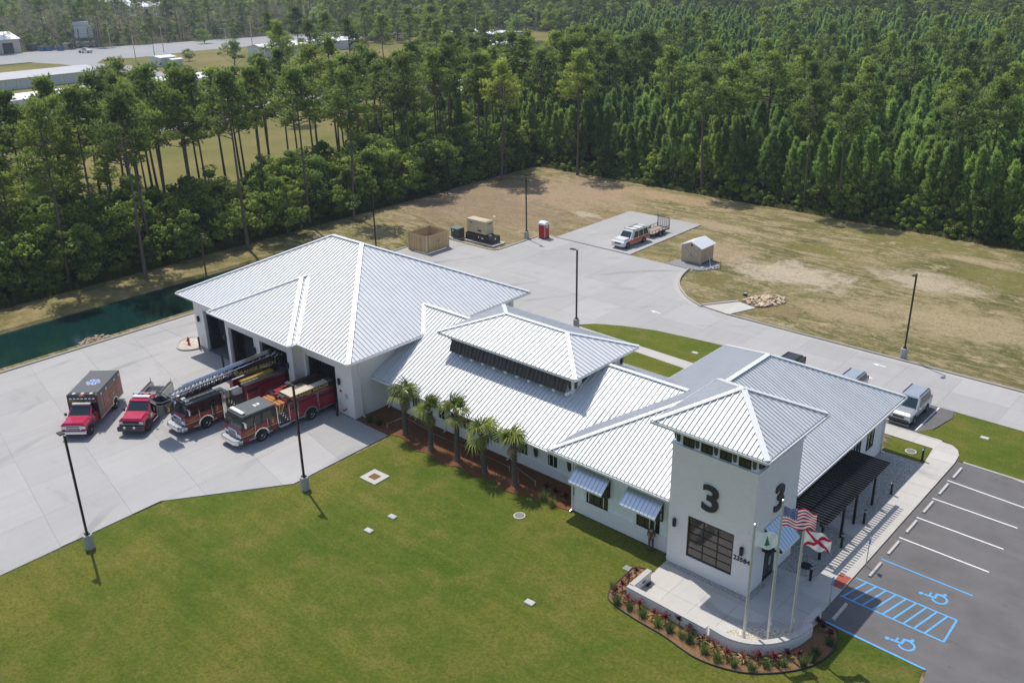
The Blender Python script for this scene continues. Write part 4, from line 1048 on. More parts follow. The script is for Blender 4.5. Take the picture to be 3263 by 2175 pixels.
def ladder_truck():
    T = thing('ladder_truck', 'red ladder fire truck with an aerial ladder and numbered bucket over its cab', 'fire engine', (-44.92, -9.4, 0), -PI / 2)
    fire_cab(T, '3', None, 'TRUCK')
    MB().bbox((-2.6, 0, .0 + 1.0), (2.0, 2.3, .7), .04).build('frame_box', M['car_black'], T)
    pump_panel(T, -2.95, -1.95, 1.9)
    for s in (-1, 1): MB().bb(-1.95, -1.62, s * .7, s * 1.23, .6, 2.6).build('cab_rear_panel', M['chrome'], T)
    MB().bbox((-3.2, .8, 2.05), (.9, .7, .5), .05).build('equipment_box', M['steel'], T)
    MB().tube((-2.4, 1.0, 2.3), (-2.2, 1.2, 1.4), .08, n=7).build('hose', M['hose_yellow'], T)
    hw = 1.22; B = MB()
    for s in (-1, 1): B.bbox((-7.3, s * .9, 1.5), (6.9, .62, 1.7), .03)
    B.bb(-10.7, -3.9, -.6, .6, .75, 1.5); B.build('body', M['fire_red'], T)
    for s in (-1, 1): MB().bbox((-7.3, s * .9, 2.37), (6.9, .64, .06), .02).build('body_top', M['tread'], T)
    body_doors(T, [(-5.1, -3.95, .72), (-7.9, -5.16, 1.45), (-10.6, -7.95, .9)], hw, .7, 2.25)
    for s in (-1, 1):
        wheel(T, -6.2, s * 1.03, .53, .5); wheel(T, -7.5, s * 1.03, .53, .5)
        MB().bb(-10.7, -3.9, s * hw - .03, s * (hw + .03) + .01, .58, .68).build('rub_rail', M['tread'], T)
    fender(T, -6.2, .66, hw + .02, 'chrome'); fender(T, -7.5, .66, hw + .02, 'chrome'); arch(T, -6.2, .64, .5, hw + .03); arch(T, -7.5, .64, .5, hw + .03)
    MB().bbox((-5.6, .3, 2.45), (3.2, .5, .2), .05).build('hose_bed', M['hose_yellow'], T)
    tt = MB(); tt.tube((-8.6, 0, 1.5), (-8.6, 0, 2.55), 1.05, .95, 20); tt.build('turntable', M['car_black'], T)
    for s in (-1, 1): MB().bb(-9.3, -7.9, s * .52 - .1, s * .52 + .1, 2.5, 3.5).build('ladder_pedestal', M['car_black'], T)
    MB().bbox((-8.9, .95, 2.95), (.5, .4, .9), .05).build('control_stand', M['car_black'], T)
    # ladder: nested sections, truss sides and rungs
    A, Bp = Vector((-8.9, 0, 3.35)), Vector((2.25, 0, 2.95))
    ld = MB()
    for sec, (w_, h, o) in enumerate(((.55, .62, 0), (.46, .5, .05), (.37, .4, .1), (.29, .3, .14))):
        for s in (-1, 1):
            a, b = A + Vector((.15 * sec, s * w_, o)), Bp + Vector((-1.6 + .45 * sec, s * w_, o))
            ld.bar(a, b, .07, .10, up=(0, 1, 0)); ld.bar(a + Vector((0, 0, h)), b + Vector((0, 0, h)), .06, .07, 1, up=(0, 1, 0))
            n = 15
            for k in range(n):
                p, q = a.lerp(b, k / n), a.lerp(b, (k + 1) / n)
                ld.bar(p, p.lerp(q, .5) + Vector((0, 0, h)), .035, .035, sec % 2); ld.bar(p.lerp(q, .5) + Vector((0, 0, h)), q, .035, .035, sec % 2)
    lo = ld.build('ladder', [M['car_black'], M['chrome']], T)
    rg = MB().tube((0, -.5, 0), (0, .5, 0), .022, n=6).mesh('rung', M['chrome'])
    for k in range(28): p = A.lerp(Bp, k / 29); inst('rung', rg, lo, p + Vector((0, 0, .06)))
    sp_ = MB().bb(-7.2, -3.9, .575, .60, 3.0, 3.66).build('ladder_sign', M['car_black'], T)
    MB().bb(-7.2, -3.9, -.60, -.575, 3.0, 3.66).build('ladder_sign', M['car_black'], T)
    sp_.rotation_euler = (0, R(2.0), 0); sp_.location = (.0, 0, -.02)
    lettering('ladder_lettering', 'ORANGE BEACH', .42, M['gold'], T, (-5.5, .612, 3.26), (PI / 2, R(2), PI), sx=1.25, bold=.012); lettering('ladder_lettering', 'FIRE RESCUE', .18, M['gold'], T, (-5.5, .612, 3.0), (PI / 2, R(2), PI))
    cy = MB(); cy.tube((-8.2, .3, 2.7), (-5.6, .3, 3.1), .1); cy.tube((-8.2, -.3, 2.7), (-5.6, -.3, 3.1), .1); cy.build('lift_cylinder', M['chrome'], T)
    # bucket in front of the cab
    bk = MB(); x0, x1, hy, z0, z1 = 2.35, 3.55, .95, 2.35, 3.45
    bk.prism([(x0, -hy), (x1 - .3, -hy), (x1, -hy + .35), (x1, hy - .35), (x1 - .3, hy), (x0, hy)], z0, z0 + .07)
    pl_ = [(x0, -hy), (x1 - .3, -hy), (x1, -hy + .35), (x1, hy - .35), (x1 - .3, hy), (x0, hy), (x0, -hy)]
    for a, b in zip(pl_, pl_[1:]):
        bk.bar((a[0], a[1], z0 + .45), (b[0], b[1], z0 + .45), .04, .8); bk.bar((a[0], a[1], z1), (b[0], b[1], z1), .06, .06)
    for a in pl_[:-1]: bk.tube((a[0], a[1], z0), (a[0], a[1], z1), .035, n=6)
    bo = bk.build('bucket', M['roof_grey'], T)
    MB().bb(x0 + .05, x1 - .35, hy + .022, hy + .035, z0 + .1, z0 + .82).build('bucket_panel', M['car_black'], bo)
    lettering('bucket_number', '3', .5, M['gold'], bo, ((x0 + x1) / 2 - .1, hy + .04, z0 + .38), (PI / 2, 0, PI), sx=1.1, bold=.015); lettering('bucket_number', 'TRUCK', .15, M['gold'], bo, ((x0 + x1) / 2 - .1, hy + .04, z0 + .72), (PI / 2, 0, PI))
    lettering('bucket_number', '3', .4, M['gold'], bo, (x1 + .024, .1, z0 + .45), (PI / 2, 0, PI / 2), sx=1.1, bold=.015)
    MB().bb(x1 - .02, x1 + .02, -.42, .42, z0 + .08, z1 - .05).build('bucket_gate', M['steel'], bo)
    mn = MB(); mn.tube((1.9, 0, 2.7), (2.6, 0, 2.45), .09); mn.tube((2.1, -.5, 2.6), (2.1, .5, 2.6), .07); mn.bbox((2.0, 0, 2.75), (.4, .7, .25), .04); mn.build('bucket_mount', M['chrome'], T)
    MB().bb(-10.9, -10.7, -1.2, 1.2, .6, 2.2).build('rear_panel', M['chrome'], T)
    MB().bbox((-6.9, -.85, 2.62), (3.6, .5, .3), .04).build('ladder_tray', M['tread'], T)
ladder_truck()
def pickup_front(T, mat, doors, hw=1.0, chrome=True, roofmat=None):
    """hood, fenders, cab; front axle at x=0; cab back at x=-1.0-doors"""
    xb = -.98 - doors
    MB().bbox((.02, 0, .95), (1.55, 2 * hw, .62), .07).build('front_body', M[mat], T)
    h = MB(); v = frus(h, -.62, .82, hw - .08, 1.22, -.60, .70, hw - .22, 1.40); h.build('hood', M[mat], T)
    MB().bbox((xb / 2 - .3, 0, .98), (-xb + .6 - .6 + .12, 2 * hw, .72), .05).build('cab', M[mat], T)
    c = MB(); v = frus(c, xb, -.55, hw - .03, 1.32, xb + .12, -1.25, hw - .17, 2.0); cu = c.build('cab_upper', M[mat], T)
    MB().bbox(((xb + .12 - 1.25) / 2, 0, 2.02), (-1.25 - xb - .0, 2 * hw - .3, .08), .035).build('cab_roof', M[roofmat or mat], T)
    pane_on([v[1], v[2], v[6], v[5]], .06, .94, .08, .93, .012, 'windshield', M['car_glass'], cu)
    n = 2 if doors > 1.1 else 1
    for s in (1, -1):
        q = [v[2], v[3], v[7], v[6]] if s > 0 else [v[0], v[1], v[5], v[4]]
        rg = ([(.14, .50), (.55, .9)] if n == 2 else [(.24, .86)])
        for a, b in rg: pane_on(q, *( (a, b) if s > 0 else (1 - b, 1 - a)), .1, .9, .012, 'side_window', M['glass'], cu)
        MB().bbox((-.78, s * (hw + .2), 1.42), (.12, .22, .26), .04).build('mirror', M['car_black'], T)
        MB().bbox((.78, s * (hw - .2), 1.02), (.14, .34, .26), .04).build('headlight', M['lamp_white'], T)
        MB().bb(-1.15, -1.0, s * hw - .01, s * (hw + .02) + .0, 1.15, 1.19).build('door_handle', M['chrome'], T)
    g = MB().bbox((.79, 0, 1.0), (.12, 1.3, .40), .04).build('grille', M['chrome' if chrome else 'car_black'], T)
    for k in range(2): MB().bb(.84, .86, -.55, .55, .87 + k * .17, .97 + k * .17).build('grille_slot', M['car_black'], g)
    MB().bbox((.86, 0, .62), (.26, 2 * hw + .04, .28), .06).build('bumper', M['chrome' if chrome else 'car_black'], T)
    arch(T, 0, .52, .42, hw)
    mb = MB()
    for s in (-1, 1):
        pts = [(.53 * math.cos(R(a)), .42 + .53 * math.sin(R(a))) for a in range(0, 181, 15)]
        for (ax, az), (bx, bz_) in zip(pts, pts[1:]): mb.bar((ax, s * (hw + .02), az), (bx, s * (hw + .02), bz_), .10, .07, up=(0, 1, 0))
    mb.build('wheel_arch', M['car_black'], T)
    MB().bb(xb - .2, -.55, -.6, .6, .4, .75).build('chassis', M['car_black'], T)
def ambulance():
    a = math.atan2(-.74, .672)
    T = thing('ambulance', 'red and black ambulance with a blue star of life on its dark roof', 'ambulance', (-50.72, -16.75, 0), a)
    pickup_front(T, 'sunlit_red', .35, 1.0, True, 'car_black')
    for s in (-1, 1): wheel(T, 0, s * .93, .42, .28, 'chrome'); wheel(T, -4.62, s * 1.08, .42, .42, 'chrome')
    hw, z0, z1, x0, x1 = 1.24, .62, 2.78, -6.35, -1.55
    MB().bbox(((x0 + x1) / 2, 0, (z0 + z1) / 2 - .2), (x1 - x0, 2 * hw, z1 - z0 - .4), .03).build('patient_box', M['fire_red'], T)
    MB().bbox(((x0 + x1) / 2, 0, z1 - .26), (x1 - x0 + .01, 2 * hw + .01, .52), .05).build('box_top', M['car_black'], T)
    MB().bb(x0 + .06, x1 - .42, -hw + .07, hw - .07, z1 - .005, z1 + .012).build('box_roof', M['roof_grey'], T)
    MB().bb(x1 - .04, x1 + .012, -hw + .02, hw - .02, 1.3, z1 - .05).build('front_panel', M['car_black'], T)
    for s in (-1, 1):
        MB().bb(x1 - .62, x1 - .02, s * hw - .02, s * hw + .012, z0 + .05, z1 - .5).build('side_stripe', M['car_black'], T)
        MB().bb(x0 + .05, x1 - .65, s * hw - .02, s * hw + .012, 1.06, 1.14).build('side_stripe', M['car_black'], T); MB().bb(x0 + .05, x1 - .65, s * hw - .02, s * hw + .014, 1.16, 1.19).build('gold_stripe', M['gold'], T)
        for a_, b_ in ((-5.2, -5.17), (-3.9, -3.87), (-2.6, -2.57)): MB().bb(a_, b_, s * hw - .02, s * hw + .014, .75, 2.2).build('door_seam', M['car_black'], T)
        MB().bb(x0, x1, s * hw - .02, s * hw + .03, .60, .70).build('rub_rail', M['tread'], T)
        for x in (-2.3, -3.3, -5.0, -6.0): MB().bbox((x, s * (hw + .02), z1 - .27), (.28, .05, .17), .02).build('side_lamp', M['lamp_white'], T)
        MB().bbox((-3.2, s * (hw + .02), 1.5), (.1, .05, .1), .015).build('door_latch', M['chrome'], T); MB().bbox((-4.4, s * (hw + .02), 1.5), (.1, .05, .1), .015).build('door_latch', M['chrome'], T)
        for x in (x0 + .1, x1 - .06): MB().bbox((x, s * (hw - .05), z1 - .02), (.14, .12, .1), .03).build('marker_lamp', M['lamp_amber'], T)
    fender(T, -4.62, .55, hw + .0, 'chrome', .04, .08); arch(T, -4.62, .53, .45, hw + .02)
    for k in range(7): MB().bbox((x1 + .03, -.93 + k * .31, z1 - .33), (.06, .22, .12), .025).build('front_lamp', M['lamp_white'], T)
    MB().bbox((x1 - .02, 0, z1 - .06), (.14, .4, .09), .03).build('marker_lamp', M['lamp_amber'], T)
    for k in range(3): MB().tube((x1 - .25, -.7 + k * .7, z1), (x1 - .25, -.7 + k * .7, z1 + .03), .14, n=12).build('roof_vent', M['steel'], T)
    lettering('city_lettering', 'ORANGE BEACH', .26, M['gold'], T, (x1 + .02, 0, z1 - .58), (PI / 2, 0, PI / 2), sx=1.15)
    lettering('city_lettering', 'ORANGE BEACH', .30, M['gold'], T, (-4.3, hw + .018, 1.95), (PI / 2, 0, PI), sx=1.2); lettering('city_lettering', 'FIRE RESCUE', .22, M['gold'], T, (-4.3, hw + .018, 1.62), (PI / 2, 0, PI)); lettering('unit_lettering', '3', .3, M['gold'], T, (-1.0, 1.02, 1.12), (PI / 2, 0, PI))
    for nm, L, w_, mt, z in (('star_outline', .56, .30, 'lamp_white', z1 + .018), ('star_of_life', .50, .20, 'star_blue', z1 + .023)):
        mb = MB()
        for k in range(3): mb.box((-3.95, 0, z + k * .0006), (2 * L, w_, .004), k * PI / 3 + PI / 6)
        mb.build(nm, M[mt], T)
    MB().bb(-4.35, -3.55, -.02, .02, z1 + .026, z1 + .03).build('star_staff', M['lamp_white'], T)
    MB().bbox((-1.32, 0, 2.13), (.3, 1.5, .16), .05).build('light_bar', M['lamp_white'], T)
    MB().bb(x0 - .3, x0, -1.1, 1.1, .5, .62).build('rear_step', M['tread'], T)
ambulance()
def brush_truck():
    a = math.atan2(-.78, .63)
    T = thing('brush_truck', 'red pickup style brush truck with hose reels and grey side boxes', 'fire truck', (-47.86, -13.30, 0), a)
    pickup_front(T, 'sunlit_red', 1.15, 1.02, False)
    for s in (-1, 1): wheel(T, 0, s * .95, .50, .34, 'roof_grey'); wheel(T, -4.0, s * .95, .50, .34, 'roof_grey')
    b = MB(); b.bbox((1.02, 0, .62), (.36, 2.15, .42), .08); b.tube((1.1, -.8, 1.05), (1.1, .8, 1.05), .04); b.tube((1.1, -.8, .6), (1.1, -.8, 1.05), .04); b.tube((1.1, .8, .6), (1.1, .8, 1.05), .04); b.build('brush_guard', M['car_black'], T)
    for s in (-1, 1): MB().tube((1.2, s * .4, .82), (1.24, s * .4, .82), .1, n=10).build('fog_lamp', M['lamp_white'], T)
    MB().bbox((-1.75, 0, 2.16), (.34, 1.5, .16), .05).build('light_bar', M['lamp_white'], T)
    r = MB()
    for s in (-1, 1): r.tube((-2.35, s * .95, .9), (-2.35, s * .95, 2.2), .03); r.tube((-2.35, s * .95, 2.2), (-2.1, s * .9, 2.2), .03)
    r.tube((-2.35, -.95, 2.2), (-2.35, .95, 2.2), .03); r.build('headache_rack', M['chrome'], T)
    MB().bb(-5.6, -2.3, -1.08, 1.08, .82, .94).build('flatbed', M['tread'], T)
    for s in (-1, 1):
        MB().bb(-5.55, -2.6, s * .86 - .16, s * .86 + .16, .94, 1.72).build('side_box', M['steel'], T)
        MB().bb(-5.5, -2.65, s * .86 - .13, s * .86 + .13, 1.722, 1.735).build('box_lid', M['car_black'], T)
    for y in (.32, -.28):
        MB().tube((-3.15, y - .22, 1.45), (-3.15, y + .22, 1.45), .30, n=14).build('hose_reel', M['hose_red'], T)
    MB().bbox((-4.4, 0, 1.25), (1.3, 1.3, .6), .05).build('water_tank', M['car_black'], T)
    MB().bbox((-3.7, .1, 1.55), (.4, .5, .3), .05).build('pump', M['chrome'], T)
    MB().tube((-5.5, 0.9, 1.72), (-5.5, .9, 2.05), .04).build('scene_lamp', M['chrome'], T); MB().tube((-5.5, -0.9, 1.72), (-5.5, -.9, 2.05), .04).build('scene_lamp', M['chrome'], T)
    for s in (-1, 1): MB().bb(-2.25, -.6, s * 1.05 - .1, s * 1.05 + .1, .45, .52).build('running_board', M['chrome'], T)
    MB().bb(-.95, -.6, 1.012, 1.03, .85, 1.15).build('door_emblem', M['lamp_white'], T)
brush_truck()
def suv(name, label, loc, rz, L, hw, H, mat, low=None, wb=2.8, hood=.98, roof=None, group=None, wr=.36):
    """front axle at x=0"""
    T = thing(name, label, 'car', loc, rz, group)
    xf, xr = .92, -(L - .92)
    mb = MB(); mb.bbox(((xf + xr) / 2, 0, .68), (L, 2 * hw, .62), .12, seg=2); mb.build('body', M[mat], T)
    h = MB(); frus(h, -.62, xf - .12, hw - .08, .94, -.55, xf - .35, hw - .22, hood + .06); h.build('hood', M[mat], T)
    g = MB(); v = frus(g, xr + .04, -.48, hw - .05, .95, xr + .32, -1.22, hw - .22, H); cu = g.build('greenhouse', M[mat], T)
    MB().bbox(((xr + .32 - 1.22) / 2, 0, H + .01), (-1.22 - xr - .34, 2 * hw - .42, .07), .03).build('roof', M[roof or mat], T)
    pane_on([v[1], v[2], v[6], v[5]], .06, .94, .06, .92, .012, 'windshield', M['car_glass'], cu); pane_on([v[3], v[0], v[4], v[7]], .1, .9, .15, .9, .012, 'rear_window', M['glass'], cu)
    for s in (1, -1):
        q = [v[2], v[3], v[7], v[6]] if s > 0 else [v[0], v[1], v[5], v[4]]
        for a, b in ((.16, .40), (.43, .66), (.69, .93)): pane_on(q, *((a, b) if s > 0 else (1 - b, 1 - a)), .12, .86, .012, 'side_window', M['glass'], cu)
        MB().bbox((-.72, s * (hw + .12), 1.08), (.12, .2, .17), .04).build('mirror', M[mat], T)
        MB().bbox((xf - .06, s * (hw - .26), .78), (.14, .36, .2), .04).build('headlight', M['lamp_white'], T); MB().bbox((xr + .05, s * (hw - .12), .95), (.12, .18, .4), .03).build('tail_lamp', M['lamp_red'], T)
        MB().bar((xr + .5, s * (hw - .3), H + .08), (-1.4, s * (hw - .3), H + .08), .05, .05).build('roof_rail', M['car_black'], T)
        wheel(T, 0, s * (hw - .09), wr, .24, 'car_silver'); wheel(T, -wb, s * (hw - .09), wr, .24, 'car_silver')
        if low: MB().bb(xr + .1, xf - .9, s * hw - .03, s * hw + .012, .50, .97).build('side_band', M[low], T)
    gr_ = MB().bbox((xf - .02, 0, .76), (.1, .9, .2), .03).build('grille', M['car_black'], T)
    MB().bbox((xf + .01, 0, .48), (.14, 2 * hw - .2, .22), .06).build('bumper', M['car_black' if mat != 'car_white' else 'chrome'], T)
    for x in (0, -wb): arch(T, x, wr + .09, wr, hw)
    return T
suv('parked_suv', 'silver grey suv parked in the bay beside the station', (-1.55, 28.0, 0), -PI / 2, 4.85, .97, 1.78, 'car_silver', None, 2.78, 1.0, None, None)
suv('parked_car', 'silver hatchback whose roof shows behind the station roof', (-6.95, 28.6, 0), -PI / 2, 4.5, .9, 1.55, 'car_silver', None, 2.65, .92)
suv('parked_car', 'black car mostly hidden behind the hall roof', (-12.9, 28.6, 0), -PI / 2, 4.8, .93, 1.30, 'car_black', None, 2.8, .88)
E_ = suv('fire_suv', 'white suv with a red side band towing a utility trailer', (-46.55, 51.95, .03), R(-91), 5.75, 1.0, 1.95, 'car_white', 'orange_dark', 3.4, 1.2, None, None, .42)
for x in (-1.5, -2.6, -3.9): MB().bar((x, -.8, 2.06), (x, .8, 2.06), .05, .04).build('roof_bar', M['car_black'], E_)
MB().bbox((-1.75, 0, 2.09), (.3, 1.4, .1), .03).build('light_bar', M['lamp_white'], E_)
MB().bbox((-.75, 1.13, 1.1), (.12, .12, .1), .03).build('mirror', M['car_black'], E_)
def trailer():
    T = thing('utility_trailer', 'open utility trailer with a mesh ramp raised behind the white suv', 'trailer', (-46.6, 59.5, .03), R(-91))
    MB().bb(-1.95, 1.95, -.95, .95, .55, .60).build('deck', simple('trailer_boards', (.33, .27, .22), .9, 0, .25, 6), T)
    f = MB()
    for s in (-1, 1):
        f.bb(-2, 2, s * .98 - .03, s * .98 + .03, .45, .58); f.bb(-2, 2, s * .98 - .025, s * .98 + .025, .95, 1.0)
        for k in range(6): f.bb(-1.98 + k * .79, -1.93 + k * .79, s * .98 - .025, s * .98 + .025, .55, .97)
    f.bb(1.95, 2.0, -1, 1, .45, .58); f.bb(1.95, 2.0, -1, 1, .95, 1.0); f.bar((2, .6, .5), (3.1, 0, .5), .08, .08); f.bar((2, -.6, .5), (3.1, 0, .5), .08, .08); f.build('frame', M['car_black'], T)
    g = MB()
    for y in (-.95, .95): g.bb(-2.03, -1.98, y - .03, y + .03, .55, 1.95)
    for z in (.6, 1.92): g.bb(-2.03, -1.98, -.95, .95, z - .03, z + .03)
    for k in range(6): g.bb(-2.02, -1.99, -.79 + k * .316 - .012, -.79 + k * .316 + .012, .6, 1.9)
    gt = g.build('ramp_gate', M['car_black'], T)
    me = MB()
    for k in range(44): me.bb(-2.008, -2.002, -.93, .93, .62 + k * .03, .628 + k * .03)
    for k in range(60): me.bb(-2.006, -2.003, -.93 + k * .0315, -.926 + k * .0315, .6, 1.92)
    me.build('ramp_mesh', M['steel'], gt)
    for s in (-1, 1):
        for x in (-.1, .8 - .0): wheel(T, x - .35, s * 1.12, .33, .2, 'lamp_white')
        MB().bb(-.85, .85, s * 1.12 - .12, s * 1.12 + .12, .70, .73).build('mudguard', M['car_black'], T)
    MB().bbox((1.5, -.7, .85), (.7, .4, .4), .03).build('tool_box', M['car_black'], T)
trailer()
# ------------------------------------------------------------ things on the site
M['pole_bronze'] = simple('pole_bronze', (.030, .024, .022), .45, .4, .15); M['pole_base'] = simple('pole_base', (.40, .39, .38), .85, 0, .12, 4)
M['galv'] = simple('galvanised', (.55, .56, .57), .4, .7, .1); M['cedar'] = simple('cedar', (.50, .35, .17), .8, 0, .18, 3)
def lamp_post(p, label, rz, zb=1.05, base_r=.31):
    T = thing('lamp_post', label, 'lamp post', (p[0], p[1], -.03), rz, 'tall lamp posts round the site')
    MB().lathe([(base_r, 0), (base_r, zb - .04), (base_r - .04, zb)], n=20).build('concrete_base', M['pole_base'], T)
    MB().bar((0, 0, zb), (0, 0, 8.3), .13, .13, up=(0, 1, 0)).build('shaft', M['pole_bronze'], T)
    MB().bb(-.15, .15, -.15, .15, zb, zb + .08).build('base_plate', M['pole_bronze'], T)
    MB().bar((0, 0, 8.25), (.35, 0, 8.28), .06, .06).build('arm', M['pole_bronze'], T)
    MB().bbox((.55, 0, 8.28), (.55, .36, .09), .03).build('lamp_head', M['pole_bronze'], T)
for p, l, rz in [((-34.87, -23.4), 'lamp post on the lawn edge nearest the camera at left', PI), ((-29.97, -9.8), 'lamp post on the lawn corner in front of the fire engine', PI), ((-34.02, 26.76), 'lamp post behind the wing roof on the rear lawn tip', PI), ((-6.1, 40.3), 'lamp post in the dry grass beyond the rear road', -PI / 2), ((-58.6, 47.2), 'lamp post beside the red portable toilet', PI), ((-68.75, 29.9), 'lamp post rising behind the garage ridge beside the wooden enclosure', 0), ((-68.75, 6.2), 'lamp post at the pond edge behind the garage left eave', 0)]:
    lamp_post(p, l, rz)
def bollard_light(p, label):
    T = thing('bollard_light', label, 'bollard light', (p[0], p[1], .02), 0, 'black bollard lights along the sidewalk')
    MB().lathe([(.085, 0), (.085, .82)], n=12).build('post', M['black_metal'], T)
    for k in range(3): MB().lathe([(.06, .84 + k * .06), (.09, .86 + k * .06), (.06, .88 + k * .06)], n=12).build('louvre', M['galv'], T)
    MB().lathe([(.085, 1.0), (.08, 1.04), (.03, 1.07)], n=12).build('cap', M['black_metal'], T)
for p, l in [((2.02, 22.7), 'bollard light at the corner of the small lawn, farthest of the row'), ((2.08, 16.65), 'bollard light second from the small lawn'), ((2.1, 11.95), 'bollard light between the two rear pergola posts and the walk'), ((2.13, 8.4), 'bollard light in front of the door path'), ((2.15, 3.95), 'bollard light beside the black round lid, nearest the plaza')]: bollard_light(p, l)
STP = MB(); STP.extr([(-.10, 0), (-.075, .115), (.075, .115), (.10, 0)], 'y', -.91, .91); STP = STP.mesh('wheel_stop', M['concrete_light'])
for i, (x, y, l) in enumerate([(4.62, 22.5, 'wheel stop at the top end of the row, by the lawn kerb'), (4.63, 19.65, 'second wheel stop from the lawn kerb'), (4.64, 16.65, 'third wheel stop from the lawn kerb'), (4.65, 13.6, 'fourth wheel stop from the lawn kerb'), (4.67, 10.5, 'fifth wheel stop, above the upper blue line'), (4.70, 7.55, 'wheel stop in the upper blue accessible space'), (4.74, 2.35, 'wheel stop in the shaded lower accessible space')]):
    o = inst('wheel_stop', STP, None, (x, y, -.03), (0, 0, 0)); tag(o, l, 'wheel stop', 'concrete wheel stops in the lot')
for x, l in ((-1.65, 'wheel stop in front of the silver grey suv'),): o = inst('wheel_stop', STP, None, (x, 27.35, -.004), (0, 0, PI / 2)); tag(o, l, 'wheel stop', 'concrete wheel stops in the lot')
def sign_post(p, label, h=2.1):
    T = thing('sign_post', label, 'sign', (p[0], p[1], .02), 0, 'accessible parking signs')
    MB().bar((0, 0, 0), (0, 0, h), .05, .05, up=(0, 1, 0)).build('post', M['galv'], T)
    MB().bb(.03, .04, -.15, .15, h - .48, h).build('sign_plate', M['blue_paint'], T); MB().bb(.04, .044, -.12, .12, h - .14, h - .05).build('sign_text_band', M['lamp_white'], T)
sign_post((4.1, 7.55), 'accessible parking sign post by the upper blue space'); sign_post((4.08, 2.35), 'accessible parking sign post beside the red paver')
# round covers and boxes
def lid(name, p, r, mat, label, rim=None, z=-.03):
    T = thing(name, label, 'cover', (p[0], p[1], z), 0)
    MB().lathe([(r, 0), (r, .03), (r * .98, .04)], n=20).build('collar', M[rim or mat], T)
    MB().lathe([(r * .78, .03), (r * .78, .052)], n=20).build('lid', M[mat], T)
    return T
M['iron'] = simple('cast_iron', (.20, .19, .18), .8, .2, .25, 9)
lid('manhole_cover', (-15.95, -2.3), .42, 'iron', 'round manhole cover in the front lawn', 'concrete_light'); lid('manhole_cover', (.9, 23.47), .42, 'iron', 'round manhole cover in the small corner lawn', 'concrete_light', .02); lid('basin_lid', (1.3, 5.1), .38, 'black_metal', 'black round lid in the gravel bed by the plaza', None, .02)
T = thing('drain_inlet', 'square concrete drain inlet with rusty grate in the lawn', 'drain', (-27.4, -5.47, -.04), R(2))
mb = MB(); mb.bb(-.82, .82, -.75, -.34, 0, .07); mb.bb(-.82, .82, .34, .75, 0, .07); mb.bb(-.82, -.38, -.34, .34, 0, .07); mb.bb(.38, .82, -.34, .34, 0, .07); mb.build('concrete_frame', M['concrete_light'], T)
rust = simple('rusty_grate', (.30, .13, .05), .8, 0, .3, 12)
for k in range(7): MB().bb(-.38, .38, -.34 + k * .1, -.28 + k * .1, .02, .05).build('grate_bar', rust, T)
M['util_green'] = simple('util_green', (.42, .50, .44), .6)
for p, l in [((-22.46, -8.07), 'pale green utility box in the lawn nearer the drain inlet'), ((-22.42, -10.2), 'pale green utility box in the lawn farther from the wing'), ((-9.4, -8.76), 'pale green utility box alone in the lower lawn'), ((4.43, 29.27), 'pale green utility box in the side lawn beyond the walk'), ((-21.5, 29.06), 'pale green utility box in the rear lawn')]:
    T = thing('utility_box', l, 'utility box', (p[0], p[1], -.05), R(4)); MB().bbox((0, 0, .05), (.62, .42, .1), .02).build('housing', M['util_green'], T); MB().bb(-.27, .27, -.17, .17, .1, .112).build('cover', M['concrete_light'], T)
T = thing('ground_grate', 'small grey drain grate in the lawn by the planter', 'drain', (-6.96, -2.28, -.04)); MB().bb(-.25, .25, -.22, .22, 0, .05).build('frame', M['galv'], T)
for k in range(5): MB().bb(-.22, .22, -.19 + k * .085, -.15 + k * .085, .05, .058).build('grate_bar', M['iron'], T)
# planter wall
wall_path = [(-5.32, -2.4), (-5.30, -4.42)]
T = thing('planter_wall', 'low curved white wall with a cap round the flagpoles', 'wall', (0, 0, 0))
seg = [[(-5.30, -2.35), (-5.28, -4.30)], [(-5.42, -4.42), (.05, -4.58)], [(.10, -4.65), (.12, -4.20), (.36, -4.28)]]
cpts = smooth_path([(.22, -4.42), (1.5, -4.55), (2.7, -4.05), (3.6, -3.05), (4.15, -1.9), (4.33, -.62)], 2)
for i, sg in enumerate([seg[0], seg[1], cpts, [(4.30, -.55), (4.02, -.62), (4.08, 1.0)]]):
    sweep('wall_run', sg, .26, -.05, .66 if i != 2 else .70, M['brick'], T)
    sweep('wall_cap', sg, .36, .66 if i != 2 else .70, .74 if i != 2 else .78, M['concrete_light'], T)
MB().bb(-5.16, -5.14, -3.3, -3.0, .3, .45).build('wall_plaque', M['brass'], T)
T = thing('spot_light', 'small black uplight on the plaza beside the low wall', 'lamp', (-5.0, -2.95, .03)); MB().lathe([(.1, 0), (.1, .04)], n=10).build('base', M['black_metal'], T); MB().tube((0, 0, .1), (.14, .06, .24), .07, .09, 10).build('head', M['black_metal'], T); MB().tube((0, 0, .03), (0, 0, .12), .025).build('stem', M['black_metal'], T)
